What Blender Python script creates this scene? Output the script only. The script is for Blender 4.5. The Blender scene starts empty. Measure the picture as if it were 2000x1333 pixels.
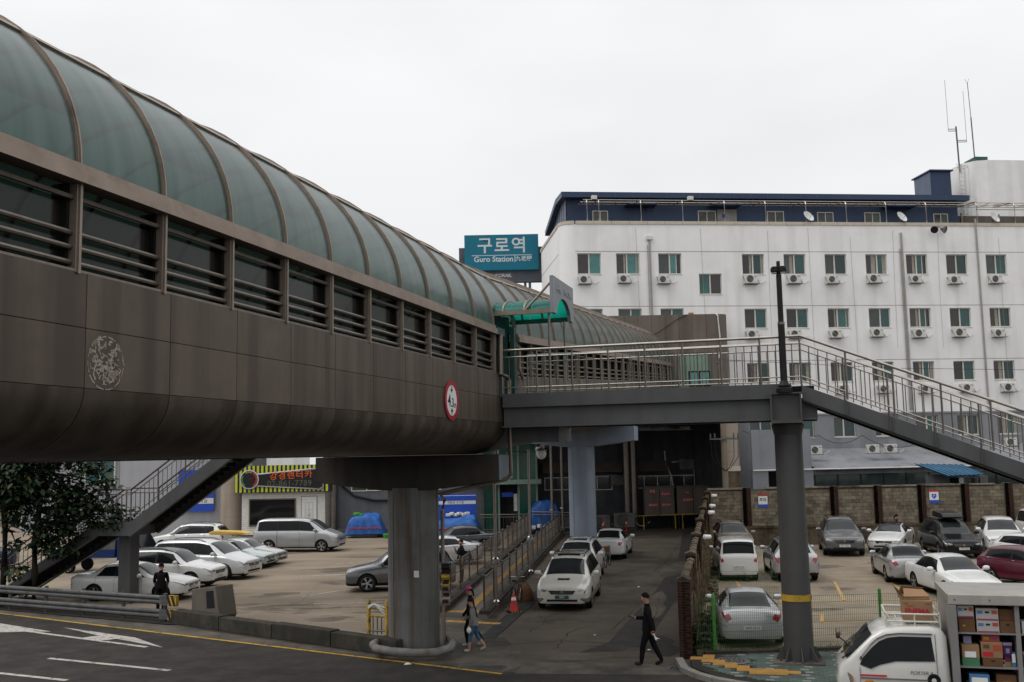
import bpy, bmesh, math, random
from mathutils import Vector, Matrix
rad = math.radians
random.seed(7)
sc = bpy.context.scene
col = sc.collection

# ---------------------------------------------------------------- camera
cam_d = bpy.data.cameras.new('camera')
cam_d.sensor_width = 36.0
cam_d.lens = 35.1
cam_d.clip_start = 0.1
cam_d.clip_end = 2000
cam = bpy.data.objects.new('camera', cam_d)
col.objects.link(cam)
PITCH = math.atan((886.0 - 666.5) / 1950.0)
cam.matrix_world = Matrix.Translation((0, 0, 5.45)) @ Matrix.Rotation(math.pi / 2 + PITCH, 4, 'X') @ Matrix.Rotation(-0.02, 4, 'Z')
sc.camera = cam
# ---------------------------------------------------------------- overcast sky
SUN = Vector((-0.8, -0.3, 1.15)).normalized()
wd = bpy.data.worlds.new('World')
sc.world = wd
wd.use_nodes = True
nt = wd.node_tree
bg = nt.nodes['Background']
sky = nt.nodes.new('ShaderNodeTexSky')
sky.sky_type = 'NISHITA'
sky.sun_disc = False
sky.sun_elevation = math.asin(SUN.z)
sky.sun_rotation = math.atan2(SUN.x, SUN.y)
sky.dust_density = 6.0
sky.air_density = 1.0
grey = nt.nodes.new('ShaderNodeHueSaturation')
grey.inputs['Saturation'].default_value = 0.08
nt.links.new(sky.outputs['Color'], grey.inputs['Color'])
tc = nt.nodes.new('ShaderNodeTexCoord')
mp = nt.nodes.new('ShaderNodeMapping')
mp.inputs['Scale'].default_value = (1.0, 1.0, 2.6)
nt.links.new(tc.outputs['Generated'], mp.inputs['Vector'])
nz = nt.nodes.new('ShaderNodeTexNoise')
nz.inputs['Scale'].default_value = 1.7
nz.inputs['Detail'].default_value = 4.0
nz.inputs['Roughness'].default_value = 0.5
nt.links.new(mp.outputs['Vector'], nz.inputs['Vector'])
cr = nt.nodes.new('ShaderNodeValToRGB')          # cloud deck
cr.color_ramp.elements[0].position = 0.25
cr.color_ramp.elements[0].color = (7.5, 7.6, 7.85, 1)
cr.color_ramp.elements[1].position = 0.66
cr.color_ramp.elements[1].color = (9.2, 9.25, 9.35, 1)
nt.links.new(nz.outputs['Fac'], cr.inputs['Fac'])
mx = nt.nodes.new('ShaderNodeMix')
mx.data_type = 'RGBA'
mx.inputs['Factor'].default_value = 0.94
nt.links.new(grey.outputs['Color'], mx.inputs['A'])
sep = nt.nodes.new('ShaderNodeSeparateXYZ')      # an overcast sky is brightest overhead
nt.links.new(tc.outputs['Generated'], sep.inputs['Vector'])
sq = nt.nodes.new('ShaderNodeMath'); sq.operation = 'MULTIPLY'
nt.links.new(sep.outputs['Z'], sq.inputs[0]); nt.links.new(sep.outputs['Z'], sq.inputs[1])
lift = nt.nodes.new('ShaderNodeMath'); lift.operation = 'MULTIPLY_ADD'
lift.inputs[1].default_value = 0.85; lift.inputs[2].default_value = 0.96
nt.links.new(sq.outputs['Value'], lift.inputs[0])
vm = nt.nodes.new('ShaderNodeVectorMath'); vm.operation = 'SCALE'
nt.links.new(cr.outputs['Color'], vm.inputs[0]); nt.links.new(lift.outputs['Value'], vm.inputs['Scale'])
nt.links.new(vm.outputs['Vector'], mx.inputs['B'])
nt.links.new(mx.outputs['Result'], bg.inputs['Color'])
bg.inputs['Strength'].default_value = 0.1
# ---------------------------------------------------------------- weak sun behind the cloud
sd = bpy.data.lights.new('sun', 'SUN')
sd.energy = 1.0
sd.angle = rad(28)
sd.color = (1.0, 0.97, 0.93)
sun = bpy.data.objects.new('sun', sd)
sun.rotation_euler = SUN.to_track_quat('Z', 'Y').to_euler()
col.objects.link(sun)
sc.view_settings.view_transform = 'Standard'
sc.view_settings.look = 'None'
sc.view_settings.exposure = 0.0
sc.view_settings.gamma = 1.0
sc.view_settings.use_curve_mapping = False
sc.cycles.max_bounces = 8
sc.cycles.transparent_max_bounces = 16
sc.cycles.caustics_reflective = False
sc.cycles.caustics_refractive = False

# ---------------------------------------------------------------- helpers
def tag(o, label=None, cat=None, group=None, kind=None):
    if label: o['label'] = label
    if cat: o['category'] = cat
    if group: o['group'] = group
    if kind: o['kind'] = kind
    return o

def empty(name, loc=(0, 0, 0), rz=0.0, label=None, cat=None, group=None):
    o = bpy.data.objects.new(name, None)
    o.empty_display_size = 0.2
    o.location = loc
    o.rotation_euler = (0, 0, rz)
    col.objects.link(o)
    return tag(o, label, cat, group)

def link(name, me, parent=None, loc=(0, 0, 0), rot=(0, 0, 0), scale=None, mat=None):
    o = bpy.data.objects.new(name, me)
    o.location = loc
    o.rotation_euler = rot
    if scale: o.scale = scale
    if parent: o.parent = parent
    col.objects.link(o)
    if mat:
        for s in o.material_slots:
            s.link = 'OBJECT'
            s.material = mat
    return o

def copy_tree(o, parent=None):
    c = o.copy()
    col.objects.link(c)
    c.parent = parent
    for ch in list(o.children):
        copy_tree(ch, c)
    return c

class MB:
    """collects polygons of ONE part"""
    def __init__(s):
        s.v = []; s.f = []; s.m = []; s.mi = 0
    def add(s, vs, fs):
        b = len(s.v)
        s.v += [tuple(p) for p in vs]
        for f in fs:
            s.f.append([b + i for i in f]); s.m.append(s.mi)
        return s
    def box(s, c, d, M=None):
        hx, hy, hz = d[0] / 2, d[1] / 2, d[2] / 2
        P = [Vector((sx * hx, sy * hy, sz * hz)) for sz in (-1, 1) for sy in (-1, 1) for sx in (-1, 1)]
        if M is not None: P = [M @ p for p in P]
        c = Vector(c)
        return s.add([p + c for p in P], [(0, 2, 3, 1), (4, 5, 7, 6), (0, 1, 5, 4), (2, 6, 7, 3), (0, 4, 6, 2), (1, 3, 7, 5)])
    def b2(s, x0, x1, y0, y1, z0, z1):
        return s.box(((x0 + x1) / 2, (y0 + y1) / 2, (z0 + z1) / 2), (abs(x1 - x0), abs(y1 - y0), abs(z1 - z0)))
    def bar(s, p0, p1, w, h, up=(0, 0, 1)):
        """rectangular bar from p0 to p1"""
        p0 = Vector(p0); p1 = Vector(p1); d = (p1 - p0)
        L = d.length
        if L < 1e-6: return s
        y = d / L
        x = y.cross(Vector(up))
        if x.length < 1e-4: x = Vector((1, 0, 0))
        x.normalize(); z = x.cross(y)
        M = Matrix((x, y, z)).transposed()
        return s.box((p0 + p1) / 2, (w, L, h), M)
    def tube(s, pts, r, n=8, cap=True, r1=None):
        pts = [Vector(p) for p in pts]
        N = len(pts)
        rings = []
        for i, p in enumerate(pts):
            a = pts[max(i - 1, 0)]; b = pts[min(i + 1, N - 1)]
            t = (b - a).normalized()
            x = t.cross(Vector((0, 0, 1)))
            if x.length < 1e-3: x = t.cross(Vector((0, 1, 0)))
            x.normalize(); y = x.cross(t)
            if callable(r): rr = r(i / (N - 1))
            elif r1 is not None: rr = r + (r1 - r) * i / (N - 1)
            else: rr = r
            rings.append([p + x * (rr * math.cos(2 * math.pi * k / n)) + y * (rr * math.sin(2 * math.pi * k / n)) for k in range(n)])
        vs = [p for rg in rings for p in rg]
        fs = []
        for i in range(N - 1):
            for k in range(n):
                k2 = (k + 1) % n
                fs.append((i * n + k, i * n + k2, (i + 1) * n + k2, (i + 1) * n + k))
        if cap:
            fs.append(tuple(range(n))); fs.append(tuple((N - 1) * n + k for k in reversed(range(n))))
        return s.add(vs, fs)
    def lathe(s, prof, c=(0, 0, 0), n=16, axis='Z', M=None):
        """prof: list of (r, h)"""
        vs = []; fs = []
        c = Vector(c)
        for r, h in prof:
            for k in range(n):
                a = 2 * math.pi * k / n
                p = Vector((r * math.cos(a), r * math.sin(a), h))
                if axis == 'Y': p = Vector((p.x, p.z, p.y))
                if axis == 'X': p = Vector((p.z, p.x, p.y))
                if M is not None: p = M @ p
                vs.append(p + c)
        for i in range(len(prof) - 1):
            for k in range(n):
                k2 = (k + 1) % n
                fs.append((i * n + k, i * n + k2, (i + 1) * n + k2, (i + 1) * n + k))
        fs.append(tuple(range(n))); fs.append(tuple((len(prof) - 1) * n + k for k in range(n)))
        return s.add(vs, fs)
    def prism(s, poly, z0, z1, M=None):
        n = len(poly)
        vs = [Vector((p[0], p[1], z0)) for p in poly] + [Vector((p[0], p[1], z1)) for p in poly]
        if M is not None: vs = [M @ v for v in vs]
        fs = [tuple(reversed(range(n))), tuple(range(n, 2 * n))]
        fs += [(i, (i + 1) % n, n + (i + 1) % n, n + i) for i in range(n)]
        return s.add(vs, fs)
    def prism_y(s, poly, y0, y1):
        """poly in (x, z), extruded along y"""
        n = len(poly)
        vs = [(p[0], y0, p[1]) for p in poly] + [(p[0], y1, p[1]) for p in poly]
        fs = [tuple(range(n)), tuple(reversed(range(n, 2 * n)))]
        fs += [(i, n + i, n + (i + 1) % n, (i + 1) % n) for i in range(n)]
        return s.add(vs, fs)
    def grid(s, fn, nu, nv):
        vs = [fn(i / nu, j / nv) for j in range(nv + 1) for i in range(nu + 1)]
        fs = [(j * (nu + 1) + i, j * (nu + 1) + i + 1, (j + 1) * (nu + 1) + i + 1, (j + 1) * (nu + 1) + i) for j in range(nv) for i in range(nu)]
        return s.add(vs, fs)
    def mesh(s, name, mats, smooth=False, angle=40, recalc=True, bevel=0.0):
        me = bpy.data.meshes.new(name)
        me.from_pydata(s.v, [], s.f)
        if not isinstance(mats, (list, tuple)): mats = [mats]
        for m in mats: me.materials.append(m)
        for p, i in zip(me.polygons, s.m): p.material_index = i
        if recalc or bevel:
            bm = bmesh.new(); bm.from_mesh(me)
            if recalc: bmesh.ops.recalc_face_normals(bm, faces=bm.faces)
            if bevel:
                es = [e for e in bm.edges if len(e.link_faces) == 2 and e.calc_face_angle(0) > 0.5]
                bmesh.ops.bevel(bm, geom=es, offset=bevel, segments=2, affect='EDGES', profile=0.6)
            bm.to_mesh(me); bm.free()
        if smooth:
            for p in me.polygons: p.use_smooth = True
            me.set_sharp_from_angle(angle=rad(angle))
        return me
    def build(s, name, mats, parent=None, loc=(0, 0, 0), rot=(0, 0, 0), **k):
        return link(name, s.mesh(name, mats, **k), parent, loc, rot)

def pathbox(name, pts, z0, z1, mat, parent=None):
    return MB().prism(pts, z0, z1).build(name, mat, parent)

TMP = bpy.data.scenes.new('scratch')      # scratch scene for evaluating text and modifiers; removed at the end
def evaluated(ob):
    vl = TMP.view_layers[0]; vl.update()
    return bpy.data.meshes.new_from_object(ob.evaluated_get(vl.depsgraph))
TXT = {}
def text_mesh0(body, size, mat, extrude=0.0, align='CENTER', bold=0.0, shear=0.0, spacing=1.0):
    cu = bpy.data.curves.new('lettering', 'FONT')
    cu.body = body; cu.size = size; cu.extrude = extrude; cu.align_x = align; cu.align_y = 'CENTER'
    cu.offset = bold; cu.shear = shear; cu.space_character = spacing
    cu.resolution_u = 3
    ob = bpy.data.objects.new('lettering', cu)
    TMP.collection.objects.link(ob)
    me = evaluated(ob)
    bpy.data.objects.remove(ob); bpy.data.curves.remove(cu)
    me.materials.clear(); me.materials.append(mat)
    return me
def text_mesh(body, size, mat, **k):
    key = (body, size, mat.name, tuple(sorted(k.items())))
    if key not in TXT: TXT[key] = text_mesh0(body, size, mat, **k)
    return TXT[key]
def lettering(body, size, mat, parent, loc, rot=(math.pi / 2, 0, 0), sx=1.0, **k):
    """upright lettering: by default reads when seen from -Y"""
    return link('lettering', text_mesh(body, size, mat, **k), parent, loc, rot, scale=(sx, 1, 1))

# ---------------------------------------------------------------- procedural materials
MATS = {}
def pm(name, c, rough=0.6, metal=0.0, var=0.12, scale=2.0, spec=0.3, orand=0.0, bump=0.0, bscale=40.0, coat=0.0, c2=None, t2=(0.5, 0.7), streak=None, stretch=(1, 1, 1), detail=6, alpha=None):
    """colour c with soft noise; c2 = second colour (dirt, rust) where a noise passes t2; streak = (colour, amount) vertical runs"""
    m = bpy.data.materials.new(name); m.use_nodes = True
    N = m.node_tree.nodes; L = m.node_tree.links
    b = N['Principled BSDF']
    tcn = N.new('ShaderNodeTexCoord')
    mpn = N.new('ShaderNodeMapping'); mpn.inputs['Scale'].default_value = stretch
    oin = N.new('ShaderNodeObjectInfo'); adn = N.new('ShaderNodeVectorMath'); adn.operation = 'ADD'
    L.new(tcn.outputs['Object'], adn.inputs[0]); L.new(oin.outputs['Location'], adn.inputs[1])
    CO = adn.outputs['Vector']
    L.new(CO, mpn.inputs['Vector'])
    n1 = N.new('ShaderNodeTexNoise'); n1.inputs['Scale'].default_value = scale; n1.inputs['Detail'].default_value = detail; n1.inputs['Roughness'].default_value = 0.62
    L.new(mpn.outputs['Vector'], n1.inputs['Vector'])
    r1 = N.new('ShaderNodeValToRGB')
    r1.color_ramp.elements[0].position = 0.3; r1.color_ramp.elements[1].position = 0.7
    lo = [max(0, x * (1 - var)) for x in c]; hi = [min(1, x * (1 + var)) for x in c]
    r1.color_ramp.elements[0].color = (*lo, 1); r1.color_ramp.elements[1].color = (*hi, 1)
    L.new(n1.outputs['Fac'], r1.inputs['Fac'])
    out = r1.outputs['Color']
    def mixin(fac, colr, out):
        mm = N.new('ShaderNodeMix'); mm.data_type = 'RGBA'
        L.new(fac, mm.inputs['Factor']); L.new(out, mm.inputs['A']); mm.inputs['B'].default_value = (*colr, 1)
        return mm.outputs['Result']
    if c2:
        n2 = N.new('ShaderNodeTexNoise'); n2.inputs['Scale'].default_value = scale * 0.55; n2.inputs['Detail'].default_value = 8; n2.inputs['Roughness'].default_value = 0.7
        mp2 = N.new('ShaderNodeMapping'); mp2.inputs['Location'].default_value = (3.1, 7.7, 1.3); mp2.inputs['Scale'].default_value = stretch
        L.new(CO, mp2.inputs['Vector']); L.new(mp2.outputs['Vector'], n2.inputs['Vector'])
        r2 = N.new('ShaderNodeValToRGB'); r2.color_ramp.elements[0].position = t2[0]; r2.color_ramp.elements[1].position = t2[1]
        L.new(n2.outputs['Fac'], r2.inputs['Fac'])
        out = mixin(r2.outputs['Color'], c2, out)
    if streak:
        n3 = N.new('ShaderNodeTexNoise'); n3.inputs['Scale'].default_value = streak[2] if len(streak) > 2 else 3.0; n3.inputs['Detail'].default_value = 5
        mp3 = N.new('ShaderNodeMapping'); mp3.inputs['Scale'].default_value = (1, 1, 0.06)
        L.new(CO, mp3.inputs['Vector']); L.new(mp3.outputs['Vector'], n3.inputs['Vector'])
        r3 = N.new('ShaderNodeValToRGB'); r3.color_ramp.elements[0].position = streak[3] if len(streak) > 3 else 0.48; r3.color_ramp.elements[1].position = (streak[3] + 0.2) if len(streak) > 3 else 0.75
        r3.color_ramp.elements[1].color = (streak[1],) * 3 + (1,)
        L.new(n3.outputs['Fac'], r3.inputs['Fac'])
        out = mixin(r3.outputs['Color'], streak[0], out)
    if orand:
        mr = N.new('ShaderNodeMapRange'); mr.inputs['To Min'].default_value = 1 - orand; mr.inputs['To Max'].default_value = 1 + orand
        L.new(oin.outputs['Random'], mr.inputs['Value'])
        mv = N.new('ShaderNodeVectorMath'); mv.operation = 'SCALE'
        L.new(out, mv.inputs[0]); L.new(mr.outputs['Result'], mv.inputs['Scale']); out = mv.outputs['Vector']
    L.new(out, b.inputs['Base Color'])
    b.inputs['Roughness'].default_value = rough
    b.inputs['Metallic'].default_value = metal
    b.inputs['Specular IOR Level'].default_value = spec
    if coat:
        b.inputs['Coat Weight'].default_value = coat; b.inputs['Coat Roughness'].default_value = 0.06
    if bump:
        nb = N.new('ShaderNodeTexNoise'); nb.inputs['Scale'].default_value = bscale; nb.inputs['Detail'].default_value = 4
        L.new(mpn.outputs['Vector'], nb.inputs['Vector'])
        bp = N.new('ShaderNodeBump'); bp.inputs['Strength'].default_value = bump; bp.inputs['Distance'].default_value = 0.02
        L.new(nb.outputs['Fac'], bp.inputs['Height']); L.new(bp.outputs['Normal'], b.inputs['Normal'])
    MATS[name] = m
    return m

def glassy(name, tint, rough=0.05, trans=0.3, base=(0.01, 0.012, 0.014), spec=0.6):
    """tinted pane: partly see-through, with reflections"""
    m = bpy.data.materials.new(name); m.use_nodes = True
    N = m.node_tree.nodes; L = m.node_tree.links
    b = N['Principled BSDF']
    tcn = N.new('ShaderNodeTexCoord')
    n1 = N.new('ShaderNodeTexNoise'); n1.inputs['Scale'].default_value = 1.3; n1.inputs['Detail'].default_value = 5
    L.new(tcn.outputs['Object'], n1.inputs['Vector'])
    r1 = N.new('ShaderNodeValToRGB'); r1.color_ramp.elements[0].color = (*[x * 0.7 for x in base], 1); r1.color_ramp.elements[1].color = (*[x * 1.4 for x in base], 1)
    L.new(n1.outputs['Fac'], r1.inputs['Fac']); L.new(r1.outputs['Color'], b.inputs['Base Color'])
    b.inputs['Roughness'].default_value = rough; b.inputs['Specular IOR Level'].default_value = spec
    t = N.new('ShaderNodeBsdfTransparent'); t.inputs['Color'].default_value = (*tint, 1)
    mixs = N.new('ShaderNodeMixShader'); mixs.inputs['Fac'].default_value = trans
    L.new(b.outputs['BSDF'], mixs.inputs[1]); L.new(t.outputs['BSDF'], mixs.inputs[2])
    L.new(mixs.outputs['Shader'], N['Material Output'].inputs['Surface'])
    MATS[name] = m
    return m

ASPHALT = pm('asphalt', (0.088, 0.074, 0.058), 0.92, var=0.3, scale=0.45, bump=0.4, bscale=60, c2=(0.052, 0.045, 0.037), t2=(0.5, 0.6), spec=0.15, detail=14)
ROADM = pm('road asphalt', (0.041, 0.0365, 0.033), 0.9, var=0.35, scale=1.2, bump=0.5, bscale=75, c2=(0.029, 0.026, 0.024), t2=(0.5, 0.62), spec=0.15, detail=14, stretch=(1, 1, 1))
PATCH = pm('asphalt patch', (0.042, 0.039, 0.037), 0.9, var=0.3, scale=1.5, bump=0.3, bscale=60, spec=0.15, detail=12)
CONC = pm('car park concrete', (0.225, 0.183, 0.137), 0.92, var=0.25, scale=0.35, bump=0.3, bscale=30, c2=(0.10, 0.082, 0.064), t2=(0.55, 0.60), spec=0.15, detail=14, stretch=(0.6, 1.5, 1))
CONC2 = pm('right lot concrete', (0.24, 0.20, 0.15), 0.92, var=0.25, scale=0.5, bump=0.3, bscale=40, c2=(0.17, 0.14, 0.105), t2=(0.5, 0.66), spec=0.15, detail=14)
GUTTER = pm('gutter concrete', (0.11, 0.098, 0.082), 0.92, var=0.3, scale=1.2, bump=0.3, bscale=30, c2=(0.05, 0.045, 0.039), t2=(0.45, 0.64), detail=12, spec=0.15)
KERBM = pm('kerb concrete', (0.060, 0.054, 0.045), 0.9, var=0.3, scale=1.5, bump=0.4, bscale=25, c2=(0.032, 0.030, 0.024), t2=(0.42, 0.62), streak=((0.025, 0.023, 0.019), 0.9), spec=0.15, orand=0.12)
YELL = pm('yellow road paint', (0.42, 0.26, 0.03), 0.75, var=0.25, scale=5, c2=(0.10, 0.075, 0.035), t2=(0.52, 0.62), detail=12)
WHITEL = pm('white road paint', (0.42, 0.40, 0.36), 0.75, var=0.2, scale=7, c2=(0.10, 0.093, 0.085), t2=(0.52, 0.62), detail=12)
ORANGE = pm('orange bay paint', (0.48, 0.29, 0.08), 0.8, var=0.25, scale=4, c2=(0.28, 0.21, 0.13), t2=(0.42, 0.62))
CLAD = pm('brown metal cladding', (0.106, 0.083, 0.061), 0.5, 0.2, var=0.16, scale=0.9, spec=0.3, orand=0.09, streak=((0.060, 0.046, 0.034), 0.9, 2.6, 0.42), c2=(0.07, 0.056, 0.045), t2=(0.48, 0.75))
CLADC = pm('brown shaded belly cladding', (0.085, 0.068, 0.052), 0.5, 0.2, var=0.18, scale=0.9, spec=0.3, orand=0.09, streak=((0.040, 0.029, 0.020), 0.95, 2.4, 0.40), c2=(0.05, 0.039, 0.031), t2=(0.42, 0.75))  # darker copy of the cladding: underside shade put into the colour
RIBM = pm('bronze rib metal', (0.27, 0.215, 0.175), 0.45, 0.5, var=0.15, scale=2.5, c2=(0.13, 0.095, 0.07), t2=(0.55, 0.8))
POSTM = pm('window post metal', (0.25, 0.205, 0.165), 0.45, 0.5, var=0.15, scale=4, c2=(0.16, 0.085, 0.04), t2=(0.6, 0.75))
CAPM = pm('shaded grimy cap paint', (0.055, 0.048, 0.040), 0.8, var=0.2, scale=1.0, spec=0.1, streak=((0.03, 0.022, 0.016), 0.8, 2.4), c2=(0.035, 0.030, 0.025), t2=(0.45, 0.7))  # shade below the deck painted into the cap colour, plus grime streaks
YARDM = pm('shaded dirty yard wall', (0.075, 0.079, 0.086), 0.9, var=0.15, scale=0.7, spec=0.1, c2=(0.045, 0.045, 0.047), t2=(0.45, 0.7), streak=((0.03, 0.029, 0.028), 0.7, 1.3))  # base colour carries the shade of the covered yard as well as dirt
DARKIN = pm('interior and stair shade', (0.012, 0.011, 0.010), 0.9, var=0.3, scale=1.5, spec=0.1)  # near black, also standing in for the shade under the stair steps
STEEL = pm('stainless steel', (0.42, 0.385, 0.345), 0.3, 0.95, var=0.15, scale=6)
STEELD = pm('dull steel', (0.17, 0.15, 0.13), 0.38, 0.85, var=0.18, scale=6)
BRG = pm('grey bridge paint', (0.078, 0.080, 0.082), 0.55, 0.0, var=0.12, scale=1.2, spec=0.25, streak=((0.055, 0.05, 0.047), 0.6, 3.0))
PILLAR1 = pm('rusty grey pillar paint', (0.125, 0.125, 0.12), 0.5, 0.0, var=0.18, scale=1.0, spec=0.25, streak=((0.075, 0.040, 0.017), 0.95, 3.2, 0.505), c2=(0.165, 0.167, 0.168), t2=(0.45, 0.66))
PILLAR2 = pm('blue grey pillar paint', (0.19, 0.225, 0.275), 0.5, 0.0, var=0.1, scale=1.2, spec=0.25, streak=((0.15, 0.13, 0.11), 0.35, 2.4))
POLEM = pm('dark grey pole paint', (0.060, 0.059, 0.058), 0.5, 0.0, var=0.12, scale=1.5, spec=0.3, bump=0.08, bscale=120, streak=((0.05, 0.046, 0.042), 0.4, 3.0))
BLACKM = pm('black metal', (0.012, 0.012, 0.013), 0.5, 0.0, var=0.2, scale=4, spec=0.2)
PLAS = pm('black plastic', (0.010, 0.010, 0.011), 0.6, var=0.2, scale=4, spec=0.2)
RUBBER = pm('tyre rubber', (0.012, 0.012, 0.013), 0.85, var=0.2, scale=9, spec=0.15)
ALLOY = pm('alloy wheel', (0.46, 0.46, 0.47), 0.32, 0.85, var=0.1, scale=8)
CHROME = pm('chrome trim', (0.62, 0.62, 0.63), 0.15, 1.0, var=0.04, scale=5)
WHITEP = pm('white plastic', (0.62, 0.61, 0.57), 0.5, var=0.1, scale=4, c2=(0.42, 0.38, 0.33), t2=(0.6, 0.85))
BUILDW = pm('white painted render', (0.81, 0.805, 0.795), 0.8, var=0.05, scale=0.5, bump=0.12, bscale=22, c2=(0.71, 0.695, 0.67), t2=(0.52, 0.8), streak=((0.55, 0.525, 0.49), 0.45, 1.3), spec=0.3)
BUILDG = pm('blue grey painted render', (0.235, 0.245, 0.265), 0.8, var=0.08, scale=0.6, bump=0.12, bscale=22, c2=(0.18, 0.185, 0.195), t2=(0.48, 0.72), streak=((0.13, 0.125, 0.12), 0.6, 1.3), spec=0.2)
COPING = pm('beige coping stone', (0.50, 0.45, 0.37), 0.7, var=0.08, scale=1.5, c2=(0.36, 0.32, 0.26), t2=(0.55, 0.8))
NAVY = pm('navy sheet metal', (0.032, 0.052, 0.10), 0.45, 0.2, var=0.12, scale=0.8)
NAVYL = pm('navy lit side and seam', (0.105, 0.13, 0.18), 0.5, 0.1, var=0.1, scale=0.8)  # paler navy: light falling on the left sides put into the colour
WFRAME = pm('window frame', (0.56, 0.55, 0.50), 0.5, var=0.06, scale=5)
BROWNB = pm('brown stone panel', (0.135, 0.110, 0.092), 0.7, var=0.12, scale=0.8, orand=0.1, c2=(0.19, 0.165, 0.145), t2=(0.55, 0.75), streak=((0.07, 0.055, 0.045), 0.75, 1.5))
BEIGET = pm('beige tile', (0.33, 0.275, 0.225), 0.6, var=0.09, scale=1.2, streak=((0.20, 0.16, 0.125), 0.6, 2.0))
BLOCKM = [pm('concrete block %d' % i, c, 0.92, var=0.22, scale=3, bump=0.4, bscale=35, c2=(0.06, 0.05, 0.038), t2=(0.48, 0.72), orand=0.14, spec=0.15) for i, c in enumerate([(0.165, 0.138, 0.10), (0.20, 0.168, 0.122), (0.135, 0.112, 0.082), (0.18, 0.16, 0.128)])]
BRICKM = pm('dark red brick', (0.042, 0.019, 0.014), 0.9, var=0.4, scale=6, bump=0.4, bscale=40, c2=(0.028, 0.013, 0.010), t2=(0.42, 0.66), spec=0.15)
MORTAR = pm('mortar', (0.09, 0.078, 0.062), 0.95, var=0.25, scale=3, bump=0.3, bscale=50)
WALLC = pm('stained concrete wall', (0.135, 0.106, 0.073), 0.92, var=0.22, scale=1.0, bump=0.3, bscale=30, c2=(0.05, 0.038, 0.026), t2=(0.48, 0.64), streak=((0.04, 0.03, 0.021), 0.95, 2.5), spec=0.15, orand=0.12)
GREYW = pm('grey painted wall', (0.125, 0.132, 0.145), 0.8, var=0.1, scale=0.7, c2=(0.085, 0.085, 0.088), t2=(0.48, 0.72), streak=((0.07, 0.062, 0.055), 0.6, 1.6), spec=0.2)
CORR = pm('pale corrugated metal', (0.36, 0.37, 0.40), 0.5, 0.2, var=0.06, scale=0.7, streak=((0.25, 0.24, 0.23), 0.5, 2.0))
GREENP = pm('bright green paint', (0.045, 0.25, 0.03), 0.5, var=0.12, scale=5)
GREENW = pm('green fence wire', (0.06, 0.13, 0.045), 0.5, 0.2, var=0.2, scale=8)
GREEND = pm('dark green paint', (0.03, 0.075, 0.065), 0.5, 0.1, var=0.15, scale=3)
GPALE = pm('pale green frame', (0.22, 0.31, 0.26), 0.5, 0.2, var=0.12, scale=3)
TARP = pm('blue tarpaulin', (0.02, 0.10, 0.34), 0.5, var=0.3, scale=3, bump=0.5, bscale=6)
BLUEB = pm('blue banner', (0.02, 0.075, 0.45), 0.5, var=0.1, scale=2)
RED = pm('red plastic', (0.45, 0.03, 0.02), 0.5, var=0.12, scale=4)
REDS = pm('red sign paint', (0.40, 0.02, 0.03), 0.5, var=0.08, scale=4)
WHITES = pm('white sign paint', (0.66, 0.66, 0.64), 0.5, var=0.05, scale=4)
BLACKS = pm('black sign paint', (0.012, 0.012, 0.013), 0.5, var=0.1, scale=4)
GALV = pm('galvanised steel', (0.105, 0.108, 0.108), 0.5, 0.4, var=0.2, scale=3, c2=(0.065, 0.055, 0.045), t2=(0.5, 0.75))
SOIL = pm('dark soil', (0.022, 0.019, 0.015), 0.95, var=0.4, scale=4, bump=0.8, bscale=20)
BARK = pm('dark bark', (0.016, 0.013, 0.010), 0.95, var=0.3, scale=8, bump=0.8, bscale=20, stretch=(1, 1, 0.3), spec=0.1)
LEAFM = [pm('leaf green %d' % i, c, 0.55, var=0.3, scale=5, spec=0.2, orand=0.25) for i, c in enumerate([(0.014, 0.030, 0.010), (0.022, 0.043, 0.014), (0.009, 0.020, 0.008), (0.15, 0.11, 0.02)])]
GRASSM = pm('grass', (0.10, 0.11, 0.025), 0.8, var=0.4, scale=6)
CARD = pm('cardboard', (0.25, 0.15, 0.08), 0.85, var=0.1, scale=4)
SKIN = pm('skin', (0.36, 0.20, 0.14), 0.55, var=0.06, scale=8)
HAIR = pm('black hair', (0.008, 0.007, 0.007), 0.7, var=0.2, scale=20, spec=0.08)
GLASSD = glassy('dark window glass', (0.5, 0.55, 0.53), 0.08, 0.28, (0.012, 0.012, 0.012), 0.5)
TUBEWIN = glassy('walkway window glass', (0.5, 0.48, 0.45), 0.14, 0.10, (0.013, 0.012, 0.010), 0.22)
CARGL = pm('car glass', (0.008, 0.009, 0.010), 0.05, 0.0, var=0.2, scale=2, spec=0.16)
CARGL2 = pm('car windscreen glass', (0.02, 0.023, 0.025), 0.05, 0.0, var=0.4, scale=1.5, spec=0.3)
LAMPC = pm('clear lamp lens', (0.26, 0.26, 0.25), 0.15, 0.4, var=0.55, scale=16, spec=0.6, coat=0.6)
LAMPR = pm('red lamp lens', (0.28, 0.008, 0.015), 0.12, 0.0, var=0.25, scale=10, spec=0.8, coat=0.6)
LAMPO = pm('orange lamp lens', (0.65, 0.20, 0.02), 0.15, 0.0, var=0.2, scale=10, spec=0.8, coat=0.6)
PLATEW = pm('white number plate', (0.55, 0.55, 0.53), 0.5, var=0.05, scale=6)
PLATEG = pm('green number plate', (0.01, 0.10, 0.055), 0.5, var=0.05, scale=6)

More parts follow.
